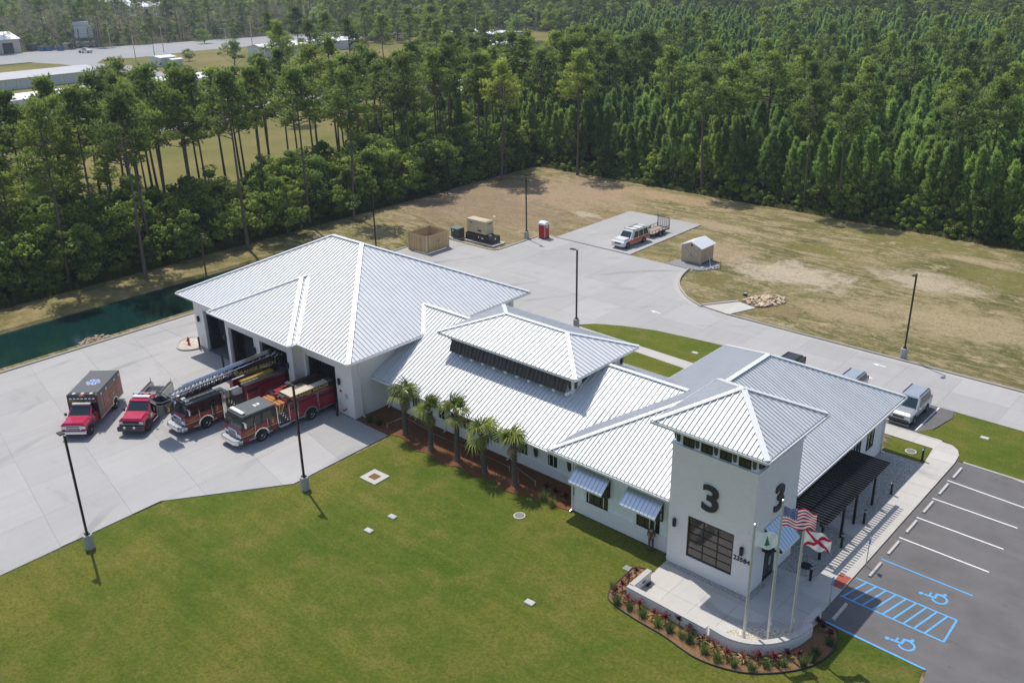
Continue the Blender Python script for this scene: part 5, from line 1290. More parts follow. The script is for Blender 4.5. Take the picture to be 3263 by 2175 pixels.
# flagpoles and flags
M['pole_white'] = simple('pole_satin', (.60, .60, .57), .35, .4, .06)
def flagpole(p, h, label):
    T = thing('flagpole', label, 'flagpole', (p[0], p[1], .03)); MB().tube((0, 0, 0), (0, 0, h), .085, .05, 14).build('shaft', M['pole_white'], T)
    MB().lathe([(.0001, -.09), (.065, -.065), (.09, 0), (.065, .065), (.0001, .09)], (0, 0, h + .09), 12).build('finial', M['chrome'], T)
    MB().lathe([(.16, 0), (.13, .06), (.09, .09)], n=14).build('collar', M['pole_white'], T); MB().tube((.1, -.03, 1.2), (.07, 0, h - .1), .006, n=4).build('halyard', M['lamp_white'], T)
    MB().bb(.06, .12, -.02, .02, 1.15, 1.3).build('cleat', M['chrome'], T)
flagpole((1.70, -3.35), 7.45, 'left flagpole carrying the pale tree flag'); flagpole((2.75, -2.56), 9.0, 'tallest middle flagpole carrying the striped flag'); flagpole((3.60, -1.53), 7.45, 'right flagpole carrying the white flag with a red cross')
def f_cloth(name, c):
    m = NT(name); m.col(c).pr(.8, 0, .2)
    tl = m.n('BsdfTranslucent'); tl.inputs[0].default_value = (*c, 1); mx = m.n('MixShader'); mx.inputs[0].default_value = .25
    m.l(m.b.outputs[0], mx.inputs[1]); m.l(tl.outputs[0], mx.inputs[2]); m.l(mx.outputs[0], m.out.inputs[0]); return m.mat
FW, FR, FB, FG, FP = f_cloth('cloth_white', (.78, .78, .78)), f_cloth('cloth_red', (.50, .02, .06)), f_cloth('cloth_blue', (.03, .06, .20)), f_cloth('cloth_green', (.04, .15, .04)), f_cloth('cloth_pale', (.58, .66, .68))
def flag(name, label, p, ztop, L, H, mats, pick, dirn, droop, nx=52, nz=39, amp=.065):
    mb = MB(); d = Vector((math.cos(dirn), math.sin(dirn), 0)); n = Vector((-d.y, d.x, 0)); vs = []
    for j in range(nz + 1):
        for i in range(nx + 1):
            u, v = i / nx, j / nz
            off = amp * u ** .6 * (1.7 * math.sin(8.5 * u + 3.0 * v + .6) + .9 * math.sin(17 * u - 4 * v))
            q = Vector((p[0], p[1], ztop - H + H * v)) + d * (u * L * .88 + .07) + n * off + Vector((0, 0, -droop * u ** 1.25 + .06 * math.sin(9 * u + 2 * v)))
            vs.append(q)
    fs, ms = [], []
    for j in range(nz):
        for i in range(nx):
            a = j * (nx + 1) + i; fs.append((a, a + 1, a + nx + 2, a + nx + 1)); ms.append(pick((i + .5) / nx, (j + .5) / nz))
    mb.v = [tuple(q) for q in vs]; mb.f = fs; mb.m = ms
    return tag(mb.build(name, mats, None, True, False), label, 'flag')
def us(u, v):
    if u < .42 and v > 6 / 13:
        cu, cv = u / .42 * 6, (v - 6 / 13) / (7 / 13) * 5
        return 0 if (abs((cu % 1) - .5) < .16 and abs((cv % 1) - .5) < .17) or (abs((cu + .5) % 1 - .5) < .14 and abs((cv + .5) % 1 - .5) < .15 and .3 < cu < 5.7 and .3 < cv < 4.7) else 2
    return 1 if int(v * 13) % 2 == 0 else 0
# the wind blows towards +x -y a little (photo right)
rdir = math.atan2(RIGHT.y, RIGHT.x)
flag('flag', 'red white and blue striped flag with stars flying from the tallest pole', (2.75, -2.56), 8.75, 1.95, 1.22, [FW, FR, FB], us, rdir - .1, .28)
flag('flag', 'white flag with a red diagonal cross on the right pole', (3.60, -1.53), 7.2, 1.6, 1.05, [FW, FR], lambda u, v: 1 if abs(u - v) < .105 or abs(u + v - 1) < .105 else 0, rdir - .15, .45)
def city(u, v):
    x, y = (u - .5) * 1.5, v - .22
    if 0 < y < .56 and abs(x) < .20 * (1 - y / .60) + .02 * math.sin(y * 40): return 1
    if -.06 < y <= 0 and abs(x) < .03: return 1
    return 0
flag('flag', 'pale blue flag with a green tree on the left pole', (1.70, -3.35), 7.15, 1.6, 1.02, [FP, FG], city, rdir + .15, .34, amp=.035)
# person by the window
def person():
    T = thing('person', 'person in brown shirt and grey trousers looking down at the hands by the window', 'person', (-6.95, .25, -.03), R(-70))
    V = [(0, 0, .95), (0, 0, 1.12), (.02, 0, 1.30), (.03, 0, 1.46), (.05, 0, 1.56), (.10, 0, 1.66), (.12, 0, 1.74),
         (0, .10, .90), (.03, .11, .50), (-.02, .12, .09), (.12, .14, .04), (0, -.10, .90), (.06, -.10, .50), (.0, -.10, .09), (.14, -.12, .04),
         (.02, .19, 1.42), (-.02, .25, 1.16), (.20, .13, 1.10), (.27, .09, 1.12), (.02, -.19, 1.42), (-.02, -.25, 1.16), (.20, -.12, 1.08), (.27, -.07, 1.10)]
    E = [(0, 1), (1, 2), (2, 3), (3, 4), (4, 5), (5, 6), (0, 7), (7, 8), (8, 9), (9, 10), (0, 11), (11, 12), (12, 13), (13, 14), (3, 15), (15, 16), (16, 17), (17, 18), (3, 19), (19, 20), (20, 21), (21, 22)]
    rad = [.15, .14, .16, .12, .055, .10, .085, .10, .075, .05, .045, .10, .075, .05, .045, .065, .05, .04, .035, .065, .05, .04, .035]
    me = D.meshes.new('body'); me.from_pydata(V, E, []); o = D.objects.new('body', me); COL.objects.link(o)
    sk = o.modifiers.new('skin', 'SKIN'); o.modifiers.new('sub', 'SUBSURF').levels = 2
    for i, r_ in enumerate(rad): me.skin_vertices[0].data[i].radius = (r_, r_)
    me.skin_vertices[0].data[0].use_root = True
    bpy.context.view_layer.update()
    m2 = D.meshes.new_from_object(o.evaluated_get(bpy.context.evaluated_depsgraph_get())); D.objects.remove(o)
    for mt in (simple('shirt_brown', (.085, .062, .045), .9), simple('trousers_grey', (.085, .09, .085), .9), simple('skin', (.42, .25, .18), .6), simple('boots', (.03, .025, .02), .7)): m2.materials.append(mt)
    for f in m2.polygons:
        c = f.center
        f.material_index = 3 if c.z < .10 else 1 if c.z < .98 else 2 if (c.z > 1.5 or (c.x > .06 and abs(c.y) > .05 and c.z < 1.2) ) else 0
    m2.polygons.foreach_set('use_smooth', [True] * len(m2.polygons))
    b = inst('body', m2, T)
    h = MB(); h.lathe([(.0001, .10), (.07, .085), (.105, .03), (.108, -.02), (.095, -.06)], (.085, 0, 1.74), 12); h.build('hair', simple('hair_dark', (.02, .015, .012), .8), T, True)
    MB().bbox((.20, 0, 1.675), (.03, .03, .045), .01).build('nose', m2.materials[2], T)
    for s in (-1, 1):
        MB().bbox((.195, s * .035, 1.705), (.012, .022, .012), .004).build('eye', M['black_metal'], T)
        MB().bbox((.10, s * .102, 1.69), (.045, .02, .06), .008).build('ear', m2.materials[2], T)
        for k in range(4): MB().tube((.27, s * .075 - .03 * s + .018 * k * s, 1.11), (.335 - .006 * abs(k - 1), s * .045 - .03 * s + .018 * k * s, 1.10), .009, .007, 6).build('finger', m2.materials[2], T)
        MB().tube((.27, s * .08, 1.13), (.31, s * .05, 1.145), .010, .008, 6).build('thumb', m2.materials[2], T)
    ph = MB().bbox((.33, 0, 1.115), (.13, .07, .015), .004).build('phone', M['black_metal'], None); ph.matrix_world = Matrix.Translation((-6.95, .25, -.03)) @ Matrix.Rotation(R(-70), 4, 'Z'); tag(ph, 'small black phone held in both hands by the standing person', 'phone')
person()
# hydrant island
T = thing('hydrant_island', 'half round kerbed island of pale rock at the garage corner', 'island', (-60.4, -.9, 0))
isl = [(x + 60.4, y + .9) for x, y in smooth_path([(-59.8, .5), (-61.3, .6), (-62.4, -.3), (-61.9, -1.8), (-60.4, -2.6), (-59.3, -2.0), (-58.95, -.8)], 2)]
sweep('kerb_ring', isl, .16, -.02, .14, M['kerb'], T); MB().prism(isl + [(.6, .3)], .0, .09).build('rock_fill', M['river_rock'], T)
T = thing('fire_hydrant', 'red fire hydrant on the rock island by the garage corner', 'hydrant', (-60.6, -1.2, .08)); MB().lathe([(.16, 0), (.16, .05), (.1, .06), (.1, .5), (.14, .52), (.14, .58), (.11, .62), (.09, .72), (.03, .78), (.03, .84)], n=12).build('barrel', M['red_paint'], T)
for v in ((.2, 0), (-.2, 0), (0, -.22)): MB().tube((0, 0, .45), (v[0], v[1], .45), .06, n=8).build('nozzle', M['red_paint'], T)
for i, (x, y, l) in enumerate([(-59.0, -.95, 'black bollard at the left jamb of the leftmost bay'), (-53.15, -1.95, 'black bollard at the corner of the projecting bay'), (-37.3, -1.1, 'black bollard right of the fire engine bay')]):
    T = thing('bollard', l, 'bollard', (x, y, 0), 0, 'black pipe bollards at the bay doors'); MB().lathe([(.09, 0), (.09, 1.2), (.05, 1.25)], n=12).build('pipe', M['black_metal'], T); MB().lathe([(.094, .98), (.094, 1.08)], n=12).build('band', M['charcoal'], T)
# dumpster enclosure
T = thing('wooden_enclosure', 'roofless wooden plank enclosure standing on the rear apron', 'enclosure', (-67.45, 34.15, 0))
def planks(a, b, h=2.25):
    a, b = Vector(a), Vector(b); n = round((b - a).length / .148); rz = math.atan2((b - a).y, (b - a).x)
    me = [MB().bb(-.07, .07, -.012, .012, .06, h + dz).mesh('plank', simple('cedar_%d' % i, (c, c * .70, c * .36), .8, 0, .15, 4)) for i, (dz, c) in enumerate(((0, .55), (.015, .62), (-.01, .48)))]
    for i in range(n): inst('plank', rnd.choice(me), T, a.lerp(b, (i + .5) / n), (0, 0, rz))
    for z in (.35, 1.2, 2.0):
        o = MB().bar((0, .05, z), ((b - a).length, .05, z), .04, .09).build('rail', M['cedar'], T); o.location = a; o.rotation_euler = (0, 0, rz)
planks((0, 0, 0), (3.5, 0, 0)); planks((3.5, 0, 0), (3.45, 3.95, 0)); planks((3.45, 3.95, 0), (-.05, 3.95, 0)); planks((-.05, 3.95, 0), (0, 0, 0))
for x, y in ((3.5, 0), (3.45, 3.95), (0, 0), (0, 3.95)): MB().tube((x, y, 0), (x, y, 2.4), .05).build('steel_post', M['galv'], T)
MB().bbox((3.56, 2.0, 1.35), (.06, .3, .08), .02).build('gate_latch', M['black_metal'], T)
# generator and transformer
T = thing('equipment_pad', 'concrete pad under the tan generator', 'pad', (-62.1, 42.75, 0)); MB().bbox((0, 0, .05), (5.4, 2.4, .16), .02).build('slab', M['concrete_light'], T)
T = thing('generator', 'tan standby generator on a ribbed black fuel tank', 'generator', (-62.4, 42.75, .13))
MB().bbox((0, 0, .45), (4.7, 1.7, .88), .03).build('fuel_tank', M['car_black'], T)
for k in range(9): MB().bb(-2.3 + k * .57, -2.24 + k * .57, -.9, .9, .1, .86).build('tank_rib', M['car_black'], T)
MB().bb(-2.2, 1.3, -.65, .65, .89, 1.02).build('skid', M['black_metal'], T)
MB().bbox((-.45, 0, 1.88), (3.5, 1.35, 1.7), .04).build('housing', M['tan_metal'], T)
MB().bb(-2.2, 1.3, -.68, .68, 2.73, 2.77).build('housing_roof', M['tan_metal'], T)
MB().bbox((.75, 0, 2.80), (.7, .9, .08), .02).build('roof_vent', M['tan_metal'], T)
for x, z, w_, h in ((-1.4, 2.35, .5, .12), (.1, 1.45, .65, .24), (-.2, 1.8, .1, .1), (-1.5, 1.8, .3, .04)): MB().bb(x - w_ / 2, x + w_ / 2, -.69, -.67, z - h / 2, z + h / 2).build('label_plate', M['charcoal'], T)
MB().bb(1.30, 1.32, -.3, .35, 2.4, 2.5).build('label_plate', M['charcoal'], T)
MB().bb(.0, .18, -.875, -.86, .5, .75).build('warning_label', M['lamp_white'], T); MB().bb(.5, .95, -.875, -.86, .45, .65).build('warning_label', M['lamp_white'], T); MB().bb(2.36, 2.37, -.2, .05, .5, .75).build('warning_label', M['lamp_white'], T)
MB().bbox((1.75, -.35, 1.0), (.4, .4, .25), .05).build('filler_box', M['canvas'], T); MB().tube((1.55, .5, .9), (1.55, .5, 3.4), .03).build('vent_pipe', M['galv'], T); MB().tube((1.55, .5, 3.4), (1.95, .5, 3.38), .03).build('vent_pipe', M['galv'], T)
M['xfmr'] = simple('transformer_green', (.055, .075, .062), .5)
T = thing('transformer', 'dark green transformer cabinet between the enclosure and generator', 'transformer', (-66.1, 41.7, 0)); MB().bbox((0, 0, .06), (1.8, 1.6, .14), .02).build('pad', M['concrete_light'], T); MB().bbox((0, .1, .78), (1.5, 1.1, 1.3), .03).build('tank', M['xfmr'], T); MB().bbox((0, -.05, 1.45), (1.6, 1.4, .08), .03).build('cover', simple('xfmr_top', (.14, .18, .16), .5), T); MB().bb(-.5, -.25, -.465, -.45, .95, 1.2).build('warning_label', M['lamp_white'], T)
# portable toilet
T = thing('portable_toilet', 'red portable toilet with a rounded white roof', 'portable toilet', (-57.1, 49.0, 0), R(2))
MB().bbox((0, 0, .97), (1.02, 1.02, 1.86), .04).build('cabin', simple('toilet_red', (.42, .012, .02), .45), T)
mb = MB(); mb.extr([(-.56, 1.86), (.56, 1.86), (.52, 2.08), (.3, 2.24), (-.3, 2.24), (-.52, 2.08)], 'x', -.56, .56); mb.build('roof', M['lamp_white'], T)
MB().bb(.515, .53, -.4, .4, .15, 1.8).build('door', simple('toilet_door', (.36, .01, .018), .45), T); MB().bb(.531, .536, -.2, .2, 1.45, 1.85).build('door_sign', M['lamp_white'], T); MB().bb(.537, .54, -.1, .1, 1.52, 1.76).build('sign_emblem', M['red_paint'], T)
for y in (-.46, .46): MB().bb(.50, .535, y - .02, y + .02, .1, 1.86).build('corner_strip', M['lamp_white'], T)
MB().bb(-.55, .55, -.55, .55, 0, .06).build('base', M['black_metal'], T)
# shed
T = thing('garden_shed', 'tan plywood shed with a shallow white metal roof', 'shed', (-36.4, 53.6, 0), 0)
M['shed_tan'] = simple('shed_tan', (.56, .44, .335), .8, 0, .1); M['shed_trim'] = simple('shed_trim', (.52, .37, .19), .8, 0, .15)
mb = MB(); mb.extr([(-1.38, .15), (1.38, .15), (1.38, 2.05), (0, 2.62), (-1.38, 2.05)], 'y', -1.4, 1.4); mb.build('walls', M['shed_tan'], T)
for s in (-1, 1):
    a, b = Vector((0, 0, 2.70)), Vector((s * 1.55, 0, 2.06)); n = 5
    o = MB().add([(0, -1.62, 2.70), (s * 1.58, -1.62, 2.05), (s * 1.58, 1.62, 2.05), (0, 1.62, 2.70), (0, -1.62, 2.66), (s * 1.58, -1.62, 2.01), (s * 1.58, 1.62, 2.01), (0, 1.62, 2.66)], [(0, 1, 2, 3), (4, 7, 6, 5), (0, 4, 5, 1), (1, 5, 6, 2), (2, 6, 7, 3), (3, 7, 4, 0)]).build('roof_half', M['gutter'], T)
    MB().bar((0, -1.60, 2.64), (s * 1.58, -1.60, 2.0), .05, .1).build('fascia', M['gutter'], T)
    for y in (-1.2, -.6, 0, .6, 1.2): MB().bb(s * 1.385 - .015, s * 1.385 + .015, y - .04, y + .04, .2, 2.03).build('trim_board', M['shed_trim'], T)
for s in (-1, 1):
    d = MB().bb(s * .45 - .43, s * .45 + .43, -1.425, -1.40, .2, 1.85).build('door', M['shed_tan'], T)
    MB().bar((s * .86, -1.435, .25), (s * .06, -1.435, 1.0), .02, .07, up=(0, 1, 0)).build('door_brace', M['shed_trim'], d); MB().bar((s * .86, -1.435, 1.8), (s * .06, -1.435, 1.05), .02, .07, up=(0, 1, 0)).build('door_brace', M['shed_trim'], d)
    for x in (.9, 1.34): MB().bb(s * x - .035, s * x + .035, -1.42, -1.40, .2, 2.0).build('trim_board', M['shed_trim'], T)
MB().bbox((0, -1.44, 1.0), (.08, .04, .12), .01).build('door_handle', M['black_metal'], T); MB().bb(-.12, .12, -1.425, -1.40, 2.1, 2.32).build('gable_vent', M['black_metal'], T)
for y in (-1.3, 1.3): MB().bb(-1.42, 1.42, y - .1, y + .1, 0, .15).build('skid', M['shed_trim'], T)
MB().tube((1.42, -.2, .9), (1.9, -.35, .85), .04).build('drain_pipe', M['gutter'], T); MB().tube((1.9, -.35, .85), (2.5, -1.1, .05), .04).build('drain_pipe', M['gutter'], T)
sheet('shed_gravel', smooth_path([(-38.6, 50.3), (-35.0, 50.0), (-33.2, 51.8), (-33.0, 53.5), (-34.5, 54.5), (-38.5, 52.3)], 2), -.04, simple('grey_gravel', (.24, .24, .25), .9, 0, .3, 9))
def rocks(name, pts, label, cat, cols, smin, smax, group, z=-.05):
    ms = []
    for k in range(5):
        bm = bmesh.new(); bmesh.ops.create_icosphere(bm, subdivisions=1, radius=1)
        rr = random.Random(k)
        for v in bm.verts: v.co = Vector((v.co.x * 1.15, v.co.y * .9, v.co.z * .62)) * rr.uniform(.72, 1.15)
        me = D.meshes.new('rock'); bm.to_mesh(me); bm.free(); me.materials.append(simple('rock_%s_%d' % (name, k), cols[k % len(cols)], .85, 0, .2, 6)); ms.append(me)
    for p in pts:
        o = inst(name, rnd.choice(ms), None, (p[0], p[1], z + p[2]), (rnd.uniform(-.4, .4), rnd.uniform(-.4, .4), rnd.uniform(0, 6)), (rnd.uniform(smin, smax),) * 3); tag(o, label, cat, group)
def scatter(poly, n):
    xs, ys = [p[0] for p in poly], [p[1] for p in poly]; o = []
    while len(o) < n:
        p = (rnd.uniform(min(xs), max(xs)), rnd.uniform(min(ys), max(ys)))
        if inside(p, poly): o.append(p)
    return o
rip = smooth_path([(-25.2, 44.2), (-24.6, 46.3), (-23.4, 48.2), (-21.2, 47.9), (-21.3, 45.6), (-22.9, 43.7)], 1)
sheet('rock_hollow', rip, -.055, simple('damp_earth', (.16, .13, .08), .95, 0, .2, 3))
rocks('riprap_stone', [(x, y, rnd.uniform(.03, .16)) for x, y in scatter(rip, 130)], 'tan stone in the heap at the end of the concrete flume', 'stone', [(.56, .42, .26), (.62, .50, .36), (.48, .36, .24)], .16, .30, 'tan stones below the flume')
shr = [(-35.0, 49.9), (-33.6, 50.4), (-32.7, 52.4), (-33.2, 53.0), (-34.4, 51.6)]
rocks('crushed_stone', [(x, y, rnd.uniform(.02, .1)) for x, y in scatter(shr, 80)], 'grey broken stone in the pile below the shed', 'stone', [(.42, .42, .43), (.30, .30, .31), (.52, .52, .52)], .08, .17, 'grey stones by the shed')
bnk = [(-69.6, -8.2), (-68.9, -8.2), (-68.9, -4.9), (-69.6, -4.9), (-70.4, -5.5), (-70.4, -7.6)]
rocks('pond_stone', [(x, y, rnd.uniform(.0, .14)) for x, y in scatter(bnk, 60)], 'brown stone in the small heap at the pond edge', 'stone', [(.34, .25, .17), (.40, .32, .24), (.27, .2, .14)], .14, .28, 'stones at the pond edge', -.2)
for x, y, l, h in ((-32.4, 52.3, 'thin dark stake standing beside the shed gravel', 1.0), (-51.6, 67.7, 'thin stake at the far edge of the parking pad', .9)):
    T = thing('marker_stake', l, 'stake', (x, y, -.05)); MB().tube((0, 0, 0), (0, 0, h), .03, .025, 6).build('rod', M['pole_bronze'], T); MB().tube((0, 0, h), (0, 0, h + .03), .04, n=6).build('cap', M['pole_bronze'], T)
T = thing('irrigation_box', 'small dark green valve box by the tan stones', 'utility box', (-25.7, 46.2, -.05)); MB().bbox((0, 0, .14), (.4, .3, .28), .03).build('box', M['xfmr'], T); MB().bb(-.16, .16, -.11, .11, .28, .295).build('lid', M['util_green'], T)
# ------------------------------------------------------------ vegetation
def leaf_mat(name, c0, c1, trans=.3, rough=.6, hue=.12):
    m = NT(name)
    at = m.n('Attribute'); at.attribute_name = 'tint'
    oi = m.n('ObjectInfo')
    c = m.mix(at.outputs['Fac'], c0, c1)
    c = m.mix(m.math('MULTIPLY', oi.outputs['Random'], .55), c, m.ramp(oi.outputs['Random'], [(0., tuple(x * .8 for x in c0)), (.5, tuple((a + b) / 2 for a, b in zip(c0, c1))), (1., (c1[0] * 1.12, c1[1] * 1.02, c1[2] * .85))]))
    c = m.mix(1.0, c, m.ramp(m.math('FRACT', m.math('MULTIPLY', oi.outputs['Random'], 7.31)), [(0., (.62, .64, .66)), (.5, (1.0, 1.0, 1.0)), (1., (1.42, 1.32, 1.1))]), 'MULTIPLY')
    m.col(c).pr(rough, 0, .25)
    tl = m.n('BsdfTranslucent'); m.l(c, tl.inputs[0]); mx = m.n('MixShader'); mx.inputs[0].default_value = trans
    m.l(m.b.outputs[0], mx.inputs[1]); m.l(tl.outputs[0], mx.inputs[2]); m.l(mx.outputs[0], m.out.inputs[0])
    return m.mat
M['pine_needle'] = leaf_mat('pine_needle', (.088, .170, .036), (.385, .490, .118), .5)
M['young_needle'] = leaf_mat('young_needle', (.085, .185, .044), (.350, .520, .125), .5)
M['broadleaf'] = leaf_mat('broadleaf', (.080, .165, .030), (.365, .480, .092), .5)
M['lime_leaf'] = leaf_mat('lime_leaf', (.18, .25, .035), (.36, .42, .07), .4)
M['swamp_leaf'] = leaf_mat('swamp_leaf', (.12, .14, .06), (.28, .29, .14), .4)
M['bark'] = simple('pine_bark', (.125, .098, .080), .95, 0, .3, 2.5); M['grey_bark'] = simple('grey_bark', (.15, .135, .115), .95, 0, .3, 3)
class Leaves:
    def __init__(s): s.v, s.f, s.t, s.n = [], [], [], []
    def face(s, vs, t, nv=None):
        g = (vs[1] - vs[0]).cross(vs[2] - vs[0])
        if nv is None: nv = Vector((0, 0, 1))
        if g.dot(nv) < 0: vs = vs[::-1]; g = -g
        k = len(s.v); s.v += vs; s.f.append(tuple(range(k, k + len(vs)))); s.t.append(t)
        n = (nv.normalized() * .62 + g.normalized() * .5).normalized() if g.length > 1e-9 else nv.normalized()
        s.n += [n] * len(vs)
    def blade(s, o, d, w_, t, nv=None):
        sd = d.cross(Vector((rr.gauss(0, 1), rr.gauss(0, 1), rr.gauss(0, 1))))
        if sd.length < 1e-6: return
        sd = sd.normalized() * w_
        s.face([o - sd, o + sd, o + d], t, nv)
    def leaf(s, o, r, t, nv=None):
        a = Vector((rr.gauss(0, 1), rr.gauss(0, 1), rr.gauss(0, .7) + .5)).normalized()
        if nv is not None: a = (a + nv * .45).normalized()
        b = a.orthogonal().normalized(); c = a.cross(b); ang = rr.uniform(0, 6.28)
        e, g = b * math.cos(ang) + c * math.sin(ang), c * math.cos(ang) - b * math.sin(ang)
        s.face([o - e * r, o - g * r * .55, o + e * r, o + g * r * .55], t, nv)
    def mesh(s, name, mat):
        me = D.meshes.new(name); me.from_pydata(s.v, [], s.f); me.materials.append(mat)
        at = me.attributes.new('tint', 'FLOAT', 'FACE'); at.data.foreach_set('value', s.t)
        if len(s.n) == len(s.v): me.polygons.foreach_set('use_smooth', [True] * len(s.f)); me.normals_split_custom_set_from_vertices(s.n)
        me.update(); return me
rr = random.Random(11)
def trunk_mesh(name, h, r, bend, branches, mat, n=7):
    mb = MB(); k = 7; pts = [Vector((bend[0] * math.sin(i / k * 2.2), bend[1] * math.sin(i / k * 1.7), h * i / k)) for i in range(k + 1)]
    for i in range(k): mb.tube(pts[i], pts[i + 1], r * (1 - .78 * i / k) * (1.25 if i == 0 else 1), r * (1 - .78 * (i + 1) / k), n, cap=False)
    for a, b, w_ in branches: mb.tube(a, b, w_, w_ * .35, 4, cap=False)
    return mb.mesh(name, mat, True), pts
def at_h(pts, h, z): 
    k = len(pts) - 1; u = max(0, min(k - 1e-3, z / h * k)); i = int(u); return pts[i].lerp(pts[i + 1], u - i)
def pine(seed, h=20.0, crown0=.58, rad=3.4, nclump=46, tuft=32, mat='pine_needle'):
    global rr; rr = random.Random(seed); L = Leaves(); br = []; bend = (rr.uniform(-.5, .5), rr.uniform(-.5, .5))
    _, pts = trunk_mesh('tmp', h, .21, bend, [], M['bark'])
    for c in range(nclump):
        t = rr.uniform(0, 1) ** .85; z = h * (crown0 + (1 - crown0) * t)
        prof = math.sin(min(1, .18 + t * .98) * PI) ** .7 if t < .97 else .25
        a = rr.uniform(0, 2 * PI); d = rad * prof * rr.uniform(.45, 1.08)
        base = at_h(pts, h, z - d * .18); cen = at_h(pts, h, z) + Vector((math.cos(a) * d, math.sin(a) * d, rr.uniform(-.2, .5)))
        br.append((base, cen, .065))
        cr = rr.uniform(.70, 1.2); tc = rr.random()
        for k in range(tuft):
            o = cen + Vector((rr.gauss(0, .40) * cr, rr.gauss(0, .40) * cr, rr.gauss(.1, .24) * cr))
            out = (o - cen + Vector((0, 0, .35))).normalized(); tt = min(1, max(0, tc * .45 + rr.random() * .55))
            for q in range(6):
                dd = (out + Vector((rr.gauss(0, .55), rr.gauss(0, .55), rr.gauss(.15, .45)))).normalized() * rr.uniform(.28, .52)
                L.blade(o, dd, .068, tt, out)
    tm, _ = trunk_mesh('trunk', h, .21, bend, br, M['bark'])
    return L.mesh('crown', M[mat]), tm
def young(seed, h=10.5, rad=1.75, mat='young_needle'):
    global rr; rr = random.Random(seed); L = Leaves(); br = []
    for c in range(100):
        t = rr.uniform(0, 1) ** .8; z = h * (.22 + .78 * t); d = rad * (1 - t) ** .8 * rr.uniform(.30, 1.15) + .08; a = rr.uniform(0, 2 * PI)
        cen = Vector((math.cos(a) * d, math.sin(a) * d, z)); br.append((Vector((0, 0, z - d * .35)), cen, .03)); tc = rr.random(); cr = rr.uniform(.18, .34)
        for k in range(9):
            o = cen + Vector((rr.gauss(0, .5) * cr, rr.gauss(0, .5) * cr, rr.gauss(0, .8) * cr)); tt = min(1, tc * .5 + rr.random() * .5)
            for q in range(6):
                dd = Vector((rr.gauss(0, .5) + math.cos(a) * .3, rr.gauss(0, .5) + math.sin(a) * .3, abs(rr.gauss(1.0, .4)))).normalized() * rr.uniform(.34, .62); L.blade(o, dd, .062, tt, (o - Vector((0, 0, z - .5))) * Vector((1, 1, 1)) + Vector((0, 0, .35)))
    tm, _ = trunk_mesh('trunk', h * .96, .10, (0, 0), br, M['bark'], 5)
    return L.mesh('crown', M[mat]), tm
def broad(seed, h=8.0, rad=2.5, low=.25, leaf=.19, n=2300, mat='broadleaf', lobes=27, bark='grey_bark'):
    global rr; rr = random.Random(seed); L = Leaves(); br = []; lb = []
    for i in range(lobes):
        t = rr.uniform(0, 1); z = h * (low + (1 - low) * t); d = rad * math.sin(PI * (.16 + .80 * t)) * rr.uniform(.25, 1.18); a = rr.uniform(0, 2 * PI)
        lb.append((Vector((math.cos(a) * d, math.sin(a) * d, z - .3)), rr.uniform(.16, .38) * rad, rr.random())); br.append((Vector((0, 0, max(.3, z - d * .9 - .4))), lb[-1][0], .05))
    for i in range(n):
        c, r_, tc = lb[rr.randrange(lobes)]
        v = Vector((rr.gauss(0, 1), rr.gauss(0, 1), rr.gauss(0, 1))).normalized() * r_ * rr.uniform(.45, 1.1) ** .6
        v.z *= .75; L.leaf(c + v, leaf * rr.uniform(.7, 1.4), min(1, max(0, tc * .5 + rr.random() * .5)), v.normalized() + Vector((0, 0, .5)))
    tm, _ = trunk_mesh('trunk', h * .82, .045 * rad + .02, (rr.uniform(-.3, .3), rr.uniform(-.3, .3)), br, M[bark], 6)
    return L.mesh('crown', M[mat]), tm
def bare(seed, h=13.0):
    global rr; rr = random.Random(seed); L = Leaves(); br = []
    for i in range(26):
        z = h * rr.uniform(.35, .97); a = rr.uniform(0, 2 * PI); d = (h - z) * .22 + .7; c = Vector((math.cos(a) * d, math.sin(a) * d, z + .4)); br.append((Vector((0, 0, z - .3)), c, .035)); tc = rr.random()
        for k in range(26): L.leaf(c + Vector((rr.gauss(0, .45), rr.gauss(0, .45), rr.gauss(0, .4))), rr.uniform(.09, .19), min(1, tc * .5 + rr.random() * .5))
    tm, _ = trunk_mesh('trunk', h, .15, (.2, .1), br, M['grey_bark'], 5)
    return L.mesh('crown', M['swamp_leaf']), tm
PINES = [pine(100 + i, 20.0, rr.uniform(.52, .66), rr.uniform(2.9, 3.9), rr.choice((40, 48, 56))) for i in range(7)]
YOUNG = [young(200 + i, 10.5, 1.5 + .12 * i) for i in range(6)]
BROAD = [broad(300 + i, 8.0, 2.0 + .25 * i, .16 + .03 * i) for i in range(6)]
SHRUB = [broad(400 + i, 3.2, 1.5, .05, .13, 900, 'broadleaf', 9) for i in range(3)]
LIME = [broad(450, 6.5, 2.6, .3, .16, 2600, 'lime_leaf')]
SWAMP = [bare(500 + i) for i in range(3)]
def tree(name, pair, p, h, h0, label, cat, group, wide=1.0):
    T = thing(name, label, cat, (p[0], p[1], -.08), rnd.uniform(0, 6.28), group); s = h / h0
    inst('trunk', pair[1], T, scale=(s * wide, s * wide, s)); inst('crown', pair[0], T, scale=(s * wide, s * wide, s))
    return T
def seen(p, z=0, mrg=.12):
    d = Vector((p[0], p[1], z)) - CP; w_ = d.dot(FWD)
    if w_ < 5: return False
    u, v = d.dot(RIGHT) / w_ * F / IW, -d.dot(UP) / w_ * F / IH
    return abs(u) < .5 + mrg and -.5 - mrg * 1.2 < v < .5 + mrg
